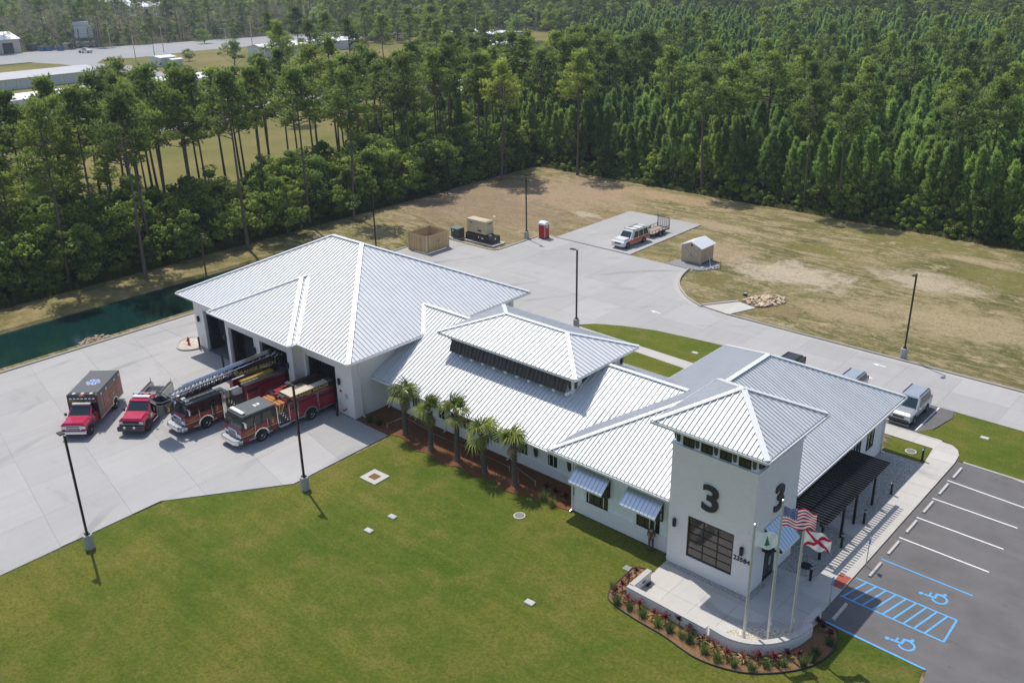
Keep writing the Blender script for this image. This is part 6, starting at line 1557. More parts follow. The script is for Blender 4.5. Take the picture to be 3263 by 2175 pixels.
def low_enough(p, h):
    d = Vector((p[0], p[1], h)) - CP; w_ = d.dot(FWD); u, v = (IW / 2 + F * d.dot(RIGHT) / w_) / 1.38733, (IH / 2 - F * d.dot(UP) / w_) / 1.38733
    return v > (205 if u < 235 else 165 if u < 640 else 0)
def A_(x, y): return (x / 2.139, y / 2.139)
def B2(x, y): return (1100 + x / 2.139, y / 2.139)
def C2(x, y): return (2163 + x / 2.139, y / 2.139)
tall_pts = []
belt = [(265, 550), (590, 540), (800, 425), (990, 470), (1260, 500), (1170, 455), (1330, 560), (1440, 480), (1590, 480), (1770, 420), (2090, 480), (1890, 350), (2100, 330), (480, 660), (840, 590), (220, 730), (330, 860), (540, 800), (90, 740), (700, 480), (1680, 480), (2250, 430), (1980, 470), (40, 640), (2180, 560)]
mid = [(120, 320), (190, 370), (410, 400), (430, 300), (600, 370), (780, 290), (870, 260), (940, 380), (1080, 430), (1220, 270), (1350, 350), (1430, 230), (1610, 370), (1700, 200), (1930, 270), (2060, 230), (2250, 340), (2200, 150), (580, 520), (300, 420), (700, 330), (1000, 340), (1540, 300), (40, 400), (1800, 330), (2110, 380)]
right = [(180, 90), (230, 300), (600, 70), (420, 410), (620, 290), (640, 380), (210, 480), (860, 340), (900, 450), (1100, 340), (1080, 460), (940, 580), (1330, 450), (1320, 210), (1460, 230), (1620, 310), (1450, 620), (1950, 490), (1940, 620), (2330, 460), (760, 50), (860, 20), (1040, 160), (1280, 60), (1920, 210), (2200, 230), (780, 170), (2000, 290), (100, 600), (340, 470), (1190, 600), (1700, 640), (2240, 560), (1560, 40), (60, 130), (2300, 60), (1790, 120)]
back = [(2000, 60), (1830, 100), (2110, 150), (1900, 160), (2200, 90), (1750, 380), (130 + 2353, 50), (430 + 2353, 60), (580 + 2353, 50), (620 + 2353, 150), (250 + 2353, 110), (20 + 2353, 140)]
for L_, fn, hh, lab, grp in ((belt, A_, 21, 'tall pine with a bare trunk in the belt beyond the pond', 'tall pines in the belt beyond the pond'), (mid, B2, 19.5, 'tall pine with a bare trunk behind the bare earth corner', 'tall pines behind the bare earth corner'), (right, C2, 18.5, 'tall pine rising above the young pine stand', 'tall pines above the young stand'), (back, A_, 20, 'dark tall pine in the clump beside the storage buildings', 'tall pines beside the storage buildings')):
    for q in L_:
        h = hh * rnd.uniform(.92, 1.06); u, v = fn(*q); p = G(u, v, h)
        if p.x > -86 and p.y < 83: continue
        tall_pts.append((p.x, p.y)); tree('pine_tree', rnd.choice(PINES), p, h, 20.0, lab, 'tree', grp, rnd.uniform(.95, 1.2))
for px, py, h in ((1582, 1190, 19.5), (1065, 1225, 18.7), (930, 1185, 19.3)):
    p = G(*B2(px, py)); tall_pts.append((p.x, p.y)); tree('pine_tree', rnd.choice(PINES), p, h, 20., 'tall pine standing on the edge of the bare earth', 'tree', 'tall pines on the edge of the bare earth')
for dx, dy, h in ((570, 570, 22), (712, 518, 21), (812, 498, 20), (335, 640, 21)):
    p = GD(dx, dy); tall_pts.append((p.x, p.y)); tree('pine_tree', rnd.choice(PINES), p, h, 20., 'tall pine standing at the foot of the pond bank', 'tree', 'tall pines at the foot of the pond bank')
for i in range(44):    # filling the belts
    p = (rnd.uniform(-122, -90), rnd.uniform(-35, 80)); hh = rnd.uniform(17, 21.5)
    if seen(p, 12) and low_enough(p, hh): tall_pts.append(p); tree('pine_tree', rnd.choice(PINES), p, hh, 20., 'tall pine deeper in the belt beyond the pond', 'tree', 'tall pines deep in the belt', rnd.uniform(.9, 1.15))
for i in range(34):
    p = (rnd.uniform(-150, -86), rnd.uniform(82, 130))
    if p[0] < -128 and p[1] < 122: continue
    if seen(p, 12): tall_pts.append(p); tree('pine_tree', rnd.choice(PINES), p, rnd.uniform(17, 20.5), 20., 'tall pine in the woods left of the young stand', 'tree', 'tall pines left of the young stand', rnd.uniform(.9, 1.15))
for i in range(60):
    p = (rnd.uniform(-132, -92), rnd.uniform(-35, 14)) if i < 42 else (rnd.uniform(-128, -98), rnd.uniform(-25, 45))
    hh = rnd.uniform(18, 21) if i >= 42 else rnd.uniform(10, 14)
    if seen(p, 12) and low_enough(p, hh): tall_pts.append(p); tree('pine_tree', rnd.choice(PINES), p, hh, 20., 'tall pine deeper in the belt beyond the pond', 'tree', 'tall pines deep in the belt', rnd.uniform(1.0, 1.3) * (1.3 if i < 42 else 1))
# understory: belt edge and lot edge
n_u = 0
def ukind(): return rnd.choice(BROAD)
for i in range(620):
    if n_u >= 215: break
    a = rnd.random()
    if a < .55:
        y = rnd.uniform(-40, 84); x = -89.2 - abs(rnd.gauss(0, 5.5)); lab, grp = 'leafy broadleaf tree in the thicket along the pond bank', 'broadleaf trees along the pond bank'
        h = rnd.uniform(5.5, 9.5) if y < 60 else rnd.uniform(5, 8)
    else:
        x = rnd.uniform(-88, 45); y = 83.4 + abs(rnd.gauss(0, 2.6)); lab, grp = 'leafy broadleaf tree along the edge of the young pine stand', 'broadleaf trees along the young pine stand'; h = rnd.uniform(3, 6.2)
    if not seen((x, y), 3, .06): continue
    n_u += 1; tree('broadleaf_tree', ukind(), (x, y), h, 8.0, lab, 'tree', grp, rnd.uniform(.95, 1.25))
p = G(*B2(1245, 830)); tree('lime_tree', LIME[0], p, 6.5, 6.5, 'bright lime green tree among the dark pines', 'tree', None)
for dx, dy, h in ((470, 100, 7), (540, 155, 9), (435, 140, 5)): p = GD(dx, dy); tree('broadleaf_tree', ukind(), p, h, 8.0, 'round tree on the grass by the storage road', 'tree', 'trees by the storage road', 1.2)
p = GD(355, 128); tree('pine_tree', PINES[0], p, 13, 20, 'lone pine beside the storage road', 'tree', None)
p = GD(1190, 95); tree('broadleaf_tree', BROAD[3], p, 11, 8, 'pale round tree before the red brick fence', 'tree', None, 1.4)
for dx, dy, h in ((600, 250, 13), (285, 310, 12), (650, 215, 10)): p = GD(dx, dy); tree('broadleaf_tree', BROAD[2], p, h, 8, 'dark dense tree standing in the grass field behind the pines', 'tree', 'dark trees in the grass field', .95)
# stands: nearest young pines as individuals, the rest as masses
CLEAR = [[(-340, -30), (-118, -30), (-118, 60), (-126, 112), (-150, 112), (-190, 150), (-262, 225), (-340, 205)], [(-392, 40), (-382, 118), (-374, 150), (-350, 230), (-315, 220), (-300, 100), (-340, 40)], [(-150, 110), (-126, 112), (-128, 150), (-150, 185), (-285, 262), (-300, 240), (-165, 160)], [(-268, 240), (-225, 262), (-205, 270), (-205, 290), (-285, 300)], [(-178, 228), (-150, 222), (-138, 246), (-168, 256)], [(-665, 180), (-560, 245), (-520, 330), (-545, 335), (-600, 300), (-660, 300)], [(-232, 185), (-195, 185), (-195, 262), (-270, 262)]]
# sight lines along which the photo shows roofs beyond the trees: thinner growth there
GAPS = [(1085, 1240, 70, 120, 290), (1000, 1175, 175, 250, 165), (860, 940, 200, 245, 180), (20, 400, 180, 250, 300), (780, 880, 95, 130, 330), (575, 640, 95, 140, 400)]
def clear(p):
    if any(inside(p, q) for q in CLEAR): return True
    d = Vector((p[0], p[1], 9)) - CP; w_ = d.dot(FWD); u, v = (IW / 2 + F * d.dot(RIGHT) / w_) / 1.38733, (IH / 2 - F * d.dot(UP) / w_) / 1.38733
    return any(a < u < b and c < v < e and d.length < f and rnd.random() < .85 for a, b, c, e, f in GAPS)
yp = []
y = 85.0
while y < 330:
    st = 2.35 + max(0, y - 120) * .010
    x = -125 - (y - 85) * .45
    while x < 75:
        p = (x + rnd.uniform(-.45, .45) * st, y + rnd.uniform(-.45, .45) * st); x += st
        if p[0] < -88 and p[1] < 112 and rnd.random() < .55: continue
        if rnd.random() < .07 or clear(p) or not seen(p, 8): continue
        yp.append(p)
    y += st
yp.sort(key=lambda p: (Vector((p[0], p[1], 8)) - CP).length)
for p in yp[:300]: tree('young_pine', rnd.choice(YOUNG), p, rnd.uniform(7.5, 11.5), 10.5, 'young pine at the front of the dense stand right of the lot', 'tree', 'young pines at the front of the stand', rnd.uniform(.78, 1.08))
def find(me): return next(o for o in D.objects if o.data is me)
def mass(name, pts, protos, label, smin, smax, wide=(1.0, 1.25), trunks=True):
    me = D.meshes.new(name); me.from_pydata([(p[0], p[1], -.08) for p in pts], [], [])
    for nm, typ, vals in (('idx', 'INT', [rnd.randrange(len(protos)) for _ in pts]), ('rot', 'FLOAT', [rnd.uniform(0, 6.28) for _ in pts]), ('scl', 'FLOAT', [rnd.uniform(smin, smax) * (p[2] if len(p) > 2 else 1) for p in pts]), ('wid', 'FLOAT', [rnd.uniform(*wide) for _ in pts])):
        at = me.attributes.new(nm, typ, 'POINT'); at.data.foreach_set('value', vals)
    o = tag(link(D.objects.new(name, me)), label, 'trees', None, 'stuff')
    ng = D.node_groups.new(name, 'GeometryNodeTree'); ng.interface.new_socket('Geometry', in_out='INPUT', socket_type='NodeSocketGeometry'); ng.interface.new_socket('Geometry', in_out='OUTPUT', socket_type='NodeSocketGeometry')
    N = ng.nodes; gi, go = N.new('NodeGroupInput'), N.new('NodeGroupOutput'); ip = N.new('GeometryNodeInstanceOnPoints'); jn = N.new('GeometryNodeJoinGeometry')
    for cr, tk in protos:
        j2 = N.new('GeometryNodeJoinGeometry')
        for mm in ((cr, tk) if trunks else (cr,)):
            oi = N.new('GeometryNodeObjectInfo'); oi.inputs['Object'].default_value = find(mm); oi.inputs['As Instance'].default_value = False; oi.transform_space = 'ORIGINAL'; ng.links.new(oi.outputs['Geometry'], j2.inputs[0])
        g2 = N.new('GeometryNodeGeometryToInstance'); ng.links.new(j2.outputs[0], g2.inputs[0]); ng.links.new(g2.outputs[0], jn.inputs[0])
    def att(nm, dt): a = N.new('GeometryNodeInputNamedAttribute'); a.data_type = dt; a.inputs[0].default_value = nm; return a.outputs[0]
    ng.links.new(gi.outputs[0], ip.inputs['Points']); ng.links.new(jn.outputs[0], ip.inputs['Instance']); ip.inputs['Pick Instance'].default_value = True
    ng.links.new(att('idx', 'INT'), ip.inputs['Instance Index'])
    cr_ = N.new('ShaderNodeCombineXYZ'); ng.links.new(att('rot', 'FLOAT'), cr_.inputs[2]); ng.links.new(cr_.outputs[0], ip.inputs['Rotation'])
    cs = N.new('ShaderNodeCombineXYZ'); ml = N.new('ShaderNodeMath'); ml.operation = 'MULTIPLY'; sc_ = att('scl', 'FLOAT'); ng.links.new(sc_, ml.inputs[0]); ng.links.new(att('wid', 'FLOAT'), ml.inputs[1])
    ng.links.new(ml.outputs[0], cs.inputs[0]); ng.links.new(ml.outputs[0], cs.inputs[1]); ng.links.new(sc_, cs.inputs[2]); ng.links.new(cs.outputs[0], ip.inputs['Scale'])
    ng.links.new(ip.outputs[0], go.inputs[0])
    md = o.modifiers.new('instances', 'NODES'); md.node_group = ng
    return o
mass('young_pine_stand', yp[300:], YOUNG, 'dense stand of young pines filling the right background', .72, 1.15, (.75, 1.05))
# scattered broadleaf fill among pines
ub = [(rnd.uniform(-128, -86), rnd.uniform(-45, 130)) for _ in range(900)]
ub = [p for p in ub if seen(p, 4) and (p[0] > -101 or p[1] > 72 or p[1] < 10)]
ub += [p for p in ((rnd.uniform(-135, -90), rnd.uniform(-40, 12)) for _ in range(260)) if seen(p, 4)]
ub += [p for p in ((rnd.uniform(-150, 60), rnd.uniform(84, 190)) for _ in range(130)) if not clear(p) and seen(p, 4)]
mass('undergrowth_trees', ub, BROAD, 'low leafy undergrowth trees between the pine trunks', .45, 1.0)
sh = [(-87.4 - abs(rnd.gauss(0, 1.0)), rnd.uniform(-45, 83)) for _ in range(230)] + [(rnd.uniform(-90, 60), 83.0 + abs(rnd.gauss(0, .9))) for _ in range(260)]
sh = [p for p in sh if seen(p, 1)]
for i, p in enumerate(sh[:3]): tree('shrub', SHRUB[i], p, 2.4, 3.2, 'low green shrub at the forest edge', 'shrub', 'low shrubs at the forest edge')
mass('edge_shrubs', sh[3:], SHRUB, 'low shrubs along the forest edge', .35, .85)
# far forest
fp, fs_, fw_ = [], [], []
d = 250.0
while d < 900:
    st = 4.6 + (d - 250) * .011
    ang = -.62
    while ang < .62:
        a = YAW + ang + rnd.uniform(-.4, .4) * st / d; r_ = d + rnd.uniform(-.5, .5) * st
        p = (CP.x + math.sin(a) * r_, CP.y + math.cos(a) * r_); ang += st / d
        if clear(p) or p[1] < 40 or not seen(p, 14, .1): continue
        if p[1] < 330 and p[0] > -125 - (p[1] - 85) * .45: continue
        if p[0] < -378 + (p[1] - 120) * .25 and p[1] < 260 and p[0] > -600: fs_.append(p)
        elif rnd.random() < .3: fw_.append(p)
        else: fp.append(p)
    d += st * .9
for i, q in enumerate(SWAMP):
    p = fs_.pop(i * 7); tree('swamp_tree', q, p, 13, 13, 'thin grey green tree in the marsh woods beyond the storage road', 'tree', 'marsh trees beyond the storage road')
mass('marsh_woods', fs_, SWAMP + BROAD[:3] + PINES[:1], 'thin grey green marsh woods beyond the storage road', .6, 1.1)
mass('far_pine_forest', fp, PINES[:4] + YOUNG[:4], 'far pine forest reaching to the horizon', .62, 1.02, (1.05, 1.4))
mass('far_broadleaf_trees', fw_, BROAD[2:], 'far broadleaf trees mixed into the forest', .9, 1.7)
# tall grass at the forest edges
def grass_mass():
    global rr; rr = random.Random(3); L = Leaves()
    def tuft(x, y, h):
        for k in range(5): L.blade(Vector((x + rr.gauss(0, .12), y + rr.gauss(0, .12), -.08)), Vector((rr.gauss(0, .25), rr.gauss(0, .25), 1)) * h * rr.uniform(.6, 1.2), .03, rr.random())
    for i in range(9000): tuft(-86.6 - abs(rr.gauss(0, .9)) + .5, rr.uniform(-42, 60), .8)
    for i in range(4200): tuft(rr.uniform(-86, 40), 82.0 + abs(rr.gauss(0, .9)), .7)
    o = link(D.objects.new('tall_grass', L.mesh('tall_grass', leaf_mat('grass_blade', (.10, .14, .03), (.22, .24, .06))))); tag(o, 'tall green grass along the foot of the woods', 'grass', None, 'stuff')
grass_mass()
# palms
M['palm_bark'] = simple('palm_bark', (.17, .14, .11), .95, 0, .35, 9); M['palm_leaf'] = leaf_mat('palm_leaf', (.09, .14, .02), (.29, .34, .07), .4)
def frond_mesh(seed):
    global rr; rr = random.Random(seed); L = Leaves(); n = 17
    for k in range(4):
        a, b = Vector((.16 * k, 0, .10 * k - .015 * k * k)), Vector((.16 * (k + 1), 0, .10 * (k + 1) - .015 * (k + 1) ** 2)); w_ = Vector((0, .018, 0)); L.face([a - w_, b - w_, b + w_, a + w_], .9)
    tip = Vector((.64, 0, .16))
    for i in range(n):
        ang = R(-115 + 230 * i / (n - 1)) + rr.gauss(0, .03); ln = 1.02 * (.62 + .38 * math.cos(ang * .62)) * rr.uniform(.88, 1.1)
        d = Vector((math.cos(ang), math.sin(ang), .12 - .1 * abs(ang))); m1 = tip + d * ln * .55 + Vector((0, 0, .03)); e = tip + d * ln + Vector((0, 0, -.40 * ln - rr.uniform(0, .16))); sd = Vector((-d.y, d.x, 0)).normalized() * .050; t = rr.random()
        L.face([tip, m1 - sd, m1 + sd], t); L.face([m1 - sd, e, m1 + sd], t)
    return L.mesh('frond', M['palm_leaf'])
FRONDS = [frond_mesh(i) for i in range(4)]
M['dead_leaf'] = leaf_mat('dead_leaf', (.22, .16, .07), (.40, .30, .14), .3)
DEAD = frond_mesh(9); DEAD.materials.clear(); DEAD.materials.append(M['dead_leaf'])
def palm(p, h, label, seed):
    r_ = random.Random(seed); T = thing('palm_tree', label, 'palm', (p[0], p[1], -.0), r_.uniform(0, 6), 'palms in the mulch bed'); T.rotation_euler = (r_.uniform(-.06, .06), r_.uniform(-.06, .06), r_.uniform(0, 6))
    mb = MB(); n = 12; z = 0; rows = int(h / .13)
    mb.lathe([(.24, 0), (.19, .3), (.165, h * .5), (.19, h - .3), (.15, h)], n=12)
    for k in range(rows):
        for i in range(7):
            a = 2 * PI * (i + (k % 2) * .5) / 7 + r_.uniform(-.1, .1); zz = .1 + k * .13; rd = .17 + (.06 if zz < .3 else 0)
            o = Vector((math.cos(a) * rd, math.sin(a) * rd, zz)); u = Vector((math.cos(a) * .10, math.sin(a) * .10, .17)); sd = Vector((-math.sin(a), math.cos(a), 0)) * .065
            mb.add([o - sd, o + sd, o + u + sd * .4, o + u - sd * .4], [(0, 1, 2, 3)])
    mb.build('trunk', M['palm_bark'], T)
    for k in range(15):
        a = k * 2.4 + r_.uniform(-.3, .3); el = R(r_.choice((78, 62, 45, 30, 12, -8, -25)) + r_.uniform(-8, 8))
        inst('frond', FRONDS[k % 4], T, (0, 0, h - .05 + .1 * math.sin(el)), (r_.uniform(-.4, .4), -el, a), (r_.uniform(.75, 1.15),) * 3)
    for k in range(3): inst('dead_frond', DEAD, T, (0, 0, h - .15), (0, 1.05 + r_.uniform(-.2, .2), r_.uniform(0, 6)), (.8, .6, .8))
for i, (p, h, l) in enumerate([((-30.65, .5), 3.3, 'leftmost palm, beside the garage wall'), ((-27.25, .1), 3.2, 'second palm from the garage'), ((-24.55, .28), 3.9, 'middle palm of the row of five'), ((-21.62, .22), 3.3, 'fourth palm from the garage'), ((-18.87, .5), 3.5, 'rightmost palm, nearest the awnings')]): palm(p, h, l, 60 + i)
for i, (p, q, l) in enumerate([((-32.47, .18), (-30.65, .5), 'guy stake left of the leftmost palm'), ((-28.6, 1.6), (-30.65, .5), 'guy stake right of the leftmost palm'), ((-26.0, 1.5), (-27.25, .1), 'guy stake behind the second palm'), ((-23.2, 1.45), (-24.55, .28), 'guy stake between the third and fourth palms'), ((-20.4, 1.6), (-21.62, .22), 'guy stake behind the fourth palm'), ((-17.6, 1.3), (-18.87, .5), 'guy stake right of the rightmost palm')]):
    T = thing('guy_stake', l, 'stake', (p[0], p[1], 0), 0, 'guy stakes round the palms'); MB().bb(-.03, .03, -.03, .03, 0, .45).build('stake', M['cedar'], T); MB().tube((0, 0, .35), (q[0] - p[0], q[1] - p[1], 1.5), .012, n=4).build('guy_wire', M['galv'], T)
# small plants
M['ti_red'] = leaf_mat('ti_red', (.045, .010, .018), (.16, .035, .045), .25); M['ti_yellow'] = leaf_mat('ti_yellow', (.30, .20, .06), (.50, .38, .15), .25); M['grass_leaf'] = leaf_mat('grass_leaf', (.035, .075, .015), (.11, .17, .04), .3)
def ti_mesh(seed, ny):
    global rr; rr = random.Random(seed); A, B = Leaves(), Leaves()
    for k in range(30):
        a = rr.uniform(0, 6.28); el = rr.uniform(.25, 1.45); ln = rr.uniform(.32, .52); low = k < ny
        if low: el = rr.uniform(.05, .5)
        L = B if low else A; o = Vector((0, 0, .12 + (0.1 if not low else 0))); d = Vector((math.cos(a) * math.cos(el), math.sin(a) * math.cos(el), math.sin(el))); sd = Vector((-math.sin(a), math.cos(a), 0)) * .055
        m1 = o + d * ln * .5; e = o + d * ln + Vector((0, 0, -.10)); t = rr.random(); L.face([o, m1 - sd, m1 + sd], t); L.face([m1 - sd, e, m1 + sd], t)
    return A.mesh('foliage', M['ti_red']), B.mesh('lower_leaves', M['ti_yellow'])
TI = [ti_mesh(i, n) for i, n in enumerate((1, 7, 16))]
def grass_mesh(seed):
    global rr; rr = random.Random(seed); L = Leaves()
    for k in range(130): L.blade(Vector((rr.gauss(0, .07), rr.gauss(0, .07), 0)), Vector((rr.gauss(0, .42), rr.gauss(0, .42), 1)).normalized() * rr.uniform(.35, .75), .014, rr.random())
    return L.mesh('blades', M['grass_leaf'])
GRS = [grass_mesh(i) for i in range(3)]
root_me = MB().lathe([(.035, 0), (.03, .16), (.02, .24)], n=6).mesh('stem', M['grey_bark'])
def w1p(x, y, z=.25): return G(1900 + x / 2.941, 1750 + y / 2.941, z)
TIP = [(375, 205), (310, 265), (245, 340), (180, 390), (300, 465), (405, 515), (545, 605), (650, 650), (780, 670), (880, 750), (995, 835), (1105, 905), (1225, 970), (1375, 1000), (1520, 1000), (1665, 1010), (1790, 980), (1900, 985), (2080, 690), (2125, 730), (2200, 800)]
for i, q in enumerate(TIP):
    p = w1p(*q); yel = 2 if i in (10, 11, 13) else 1 if i in (1, 4, 6, 9, 12, 15) else 0
    T = thing('ti_plant', ('yellow and maroon' if yel == 2 else 'maroon and cream' if yel else 'dark maroon') + ' leaved ti plant in the curved bed below the low wall', 'plant', (p.x, p.y, -.01), rnd.uniform(0, 6), 'ti plants in the curved bed')
    s = rnd.uniform(1.0, 1.25); inst('foliage', TI[yel][0], T, scale=(s, s, s)); inst('lower_leaves', TI[yel][1], T, scale=(s, s, s)); inst('stem', root_me, T)
for q in [(195, 480), (310, 535), (435, 595), (575, 690), (690, 740), (795, 790), (875, 840), (1015, 940), (1130, 1010), (1290, 1060), (1455, 1100), (1600, 1070), (1760, 1060), (1945, 1060), (2060, 960), (2190, 860), (160, 345), (2020, 1010)]:
    p = w1p(*q, .2); T = thing('grass_clump', 'green grass clump at the outer edge of the curved bed', 'plant', (p.x, p.y, -.02), rnd.uniform(0, 6), 'grass clumps in the curved bed'); s = rnd.uniform(1.0, 1.35); inst('blades', rnd.choice(GRS), T, scale=(s, s, s)); inst('crown', root_me, T, scale=(1, 1, .3))
for k, q, l in ((0, (1165, 1285), 'maroon ti plant in the mulch by the awnings, farthest'), (0, (1215, 1315), 'maroon ti plant in the mulch by the awnings, middle'), (0, (1280, 1345), 'maroon ti plant in the mulch touching the hall corner')):
    p = G(1150 + q[0] / 1.96, 900 + q[1] / 1.96, .3); T = thing('ti_plant', l, 'plant', (p.x, p.y, 0), rnd.uniform(0, 6), 'ti plants in the mulch bed'); inst('foliage', TI[0][0], T, scale=(1.3,) * 3); inst('lower_leaves', TI[0][1], T, scale=(1.1,) * 3); inst('stem', root_me, T)
for q, l in (((1145, 1340), 'green grass clump in the mulch below the ti plants'), ((1195, 1378), 'green grass clump in the mulch near the lawn edge'), ((55, 855), 'dark grass clump in the shaded mulch by the garage'), ((115, 875), 'dark grass clump in the shaded mulch nearer the slab')):
    p = G(1150 + q[0] / 1.96, 900 + q[1] / 1.96, .2); T = thing('grass_clump', l, 'plant', (p.x, p.y, 0), rnd.uniform(0, 6), 'grass clumps in the mulch bed'); inst('blades', rnd.choice(GRS), T, scale=(1.3,) * 3); inst('crown', root_me, T, scale=(1, 1, .3))
# ------------------------------------------------------------ far buildings and street furniture
M['far_white'] = simple('far_white', (.66, .67, .67), .7, 0, .05, .3); M['far_cream'] = simple('far_cream', (.55, .50, .42), .8, 0, .05, .3); M['far_roof'] = simple('far_roof', (.72, .74, .76), .55, .15, .06, .2); M['far_grey_roof'] = simple('far_grey_roof', (.40, .40, .40), .6, .1, .06, .2)
def far_building(name, label, x0, x1, y0, y1, h, rise, wall='far_white', roof='far_roof', axis='y', doors=(), over=.4):
    T = thing(name, label, 'building', ((x0 + x1) / 2, (y0 + y1) / 2, -.05)); w_, d = (x1 - x0) / 2, (y1 - y0) / 2
    mb = MB()
    if axis == 'y': mb.extr([(-w_, 0), (w_, 0), (w_, h), (0, h + rise), (-w_, h)], 'y', -d, d)
    else: mb.extr([(-d, 0), (d, 0), (d, h), (0, h + rise), (-d, h)], 'x', -w_, w_)
    mb.build('walls', M[wall], T)
    for s in (-1, 1):
        mb = MB(); o = over
        if axis == 'y':
            sl = rise / w_; q = [(0, -d - o, h + rise + .06), (s * (w_ + o), -d - o, h - sl * o + .06), (s * (w_ + o), d + o, h - sl * o + .06), (0, d + o, h + rise + .06)]
        else:
            sl = rise / d; q = [(-w_ - o, 0, h + rise + .06), (-w_ - o, s * (d + o), h - sl * o + .06), (w_ + o, s * (d + o), h - sl * o + .06), (w_ + o, 0, h + rise + .06)]
        mb.add(q + [(a, b, c - .14) for a, b, c in q], [(0, 1, 2, 3), (7, 6, 5, 4), (0, 4, 5, 1), (1, 5, 6, 2), (2, 6, 7, 3), (3, 7, 4, 0)]); mb.build('roof_half', M[roof], T)
    for side, pos, dw, dh, mt in doors:       # side X: +x face, Y: -y face
        if side == 'X': o = MB().bb(w_ - .05, w_ + .06, pos - dw / 2, pos + dw / 2, .05, dh)
        else: o = MB().bb(pos - dw / 2, pos + dw / 2, -d - .06, -d + .05, .05, dh)
        dd = o.build('roll_door', M[mt], T)
        f = MB()
        if side == 'X': f.bb(w_ - .05, w_ + .09, pos - dw / 2 - .12, pos - dw / 2, .05, dh + .1); f.bb(w_ - .05, w_ + .09, pos + dw / 2, pos + dw / 2 + .12, .05, dh + .1)
        else: f.bb(pos - dw / 2 - .12, pos - dw / 2, -d - .09, -d + .05, .05, dh + .1); f.bb(pos + dw / 2, pos + dw / 2 + .12, -d - .09, -d + .05, .05, dh + .1)
        f.build('door_frame', M['far_cream'], dd)
    return T
M['door_pale'] = simple('door_pale', (.58, .60, .60), .6)
far_building('storage_building', 'cream storage building with two dark doors at the far left', -402, -383, 66, 113.5, 5.4, 2.2, 'far_cream', 'far_roof', 'y', [('X', 13, 4, 4, 'charcoal'), ('X', 19, 4, 4, 'charcoal')])
far_building('storage_building', 'long low storage row with a grey roof at the far left', -290, -271.5, 30, 92, 3.0, .9, 'far_white', 'far_grey_roof', 'y', [('X', -29 + 4.2 * k, 3.0, 2.4, 'door_pale') for k in range(14)])
far_building('storage_building', 'white roofed storage row behind the left pines', -236, -226, 46, 104, 3.2, .8, 'far_white', 'far_roof', 'y', [('X', -27 + 4.2 * k, 3.0, 2.4, 'door_pale') for k in range(13)])
far_building('storage_building', 'small white shed unit by the storage road bend', -296, -288.5, 121.5, 127, 2.9, .3, 'far_white', 'far_roof', 'y', [('X', 0, 2.4, 2.2, 'door_pale')]); far_building('storage_building', 'smaller white shed unit beside the bigger one', -288.3, -284.5, 123.5, 127.5, 2.3, .2, 'far_white', 'far_roof', 'y', [('X', 0, 1.8, 1.9, 'door_pale')], .15)
far_building('storage_building', 'white storage row beyond the dark clump of pines', -292, -281, 158, 200, 3.4, .9, 'far_white', 'far_roof', 'y', [('X', -18 + 4.2 * k, 3, 2.5, 'door_pale') for k in range(9)] + [('Y', -1, 2.4, 2.3, 'door_pale')])
far_building('storage_building', 'white roofed building farthest back in the woods clearing', -262, -238, 228, 252, 4.2, .9, 'far_white', 'far_roof', 'x', [('Y', -6 + 5 * k, 3.4, 3, 'door_pale') for k in range(3)])
far_building('storage_building', 'white roofed building in front of the farthest one', -232, -205, 196, 216, 4.4, .8, 'far_cream', 'far_roof', 'x', [('Y', -9 + 5 * k, 3.4, 3, 'door_pale') for k in range(4)])
far_building('metal_building', 'tall white metal building glimpsed between pine trunks', -150, -131, 114, 128, 5.2, 1.0, 'far_white', 'far_roof', 'x', [('Y', 3, 1.2, 2.2, 'charcoal'), ('Y', -4, 4, 3.6, 'door_pale')])
far_building('storage_building', 'white roofed row seen through the middle pines', -205, -190, 128, 158, 3.4, .8, 'far_white', 'far_roof', 'y', [('X', -12 + 4.2 * k, 3, 2.5, 'door_pale') for k in range(6)])
far_building('house', 'pale house at the top left corner beyond the highway', -640, -618, 262, 284, 3.6, 3.2, 'far_cream', 'far_roof', 'y', [('X', 0, 1.4, 2.2, 'charcoal'), ('X', 6, 1.6, 1.8, 'charcoal')]); far_building('house', 'wide white house beyond the highway', -600, -578, 262, 290, 3.8, 2.6, 'far_white', 'far_roof', 'y', [('X', -6, 4.5, 2.6, 'door_pale'), ('X', 6, 1.6, 1.8, 'charcoal')])
T = thing('carport', 'open carport with a pale roof among the pines', 'carport', (-161, 114.5, -.05))
MB().box((0, 0, 3.0), (6, 10, .14)).build('roof', M['far_roof'], T)
for x in (-2.7, 2.7):
    for y in (-4.6, 0, 4.6): MB().tube((x, y, 0), (x, y, 2.95), .07, n=6).build('post', M['galv'], T)
MB().box((0, -1, .9), (2.4, 5, .9)).build('covered_hull', M['car_black'], T)
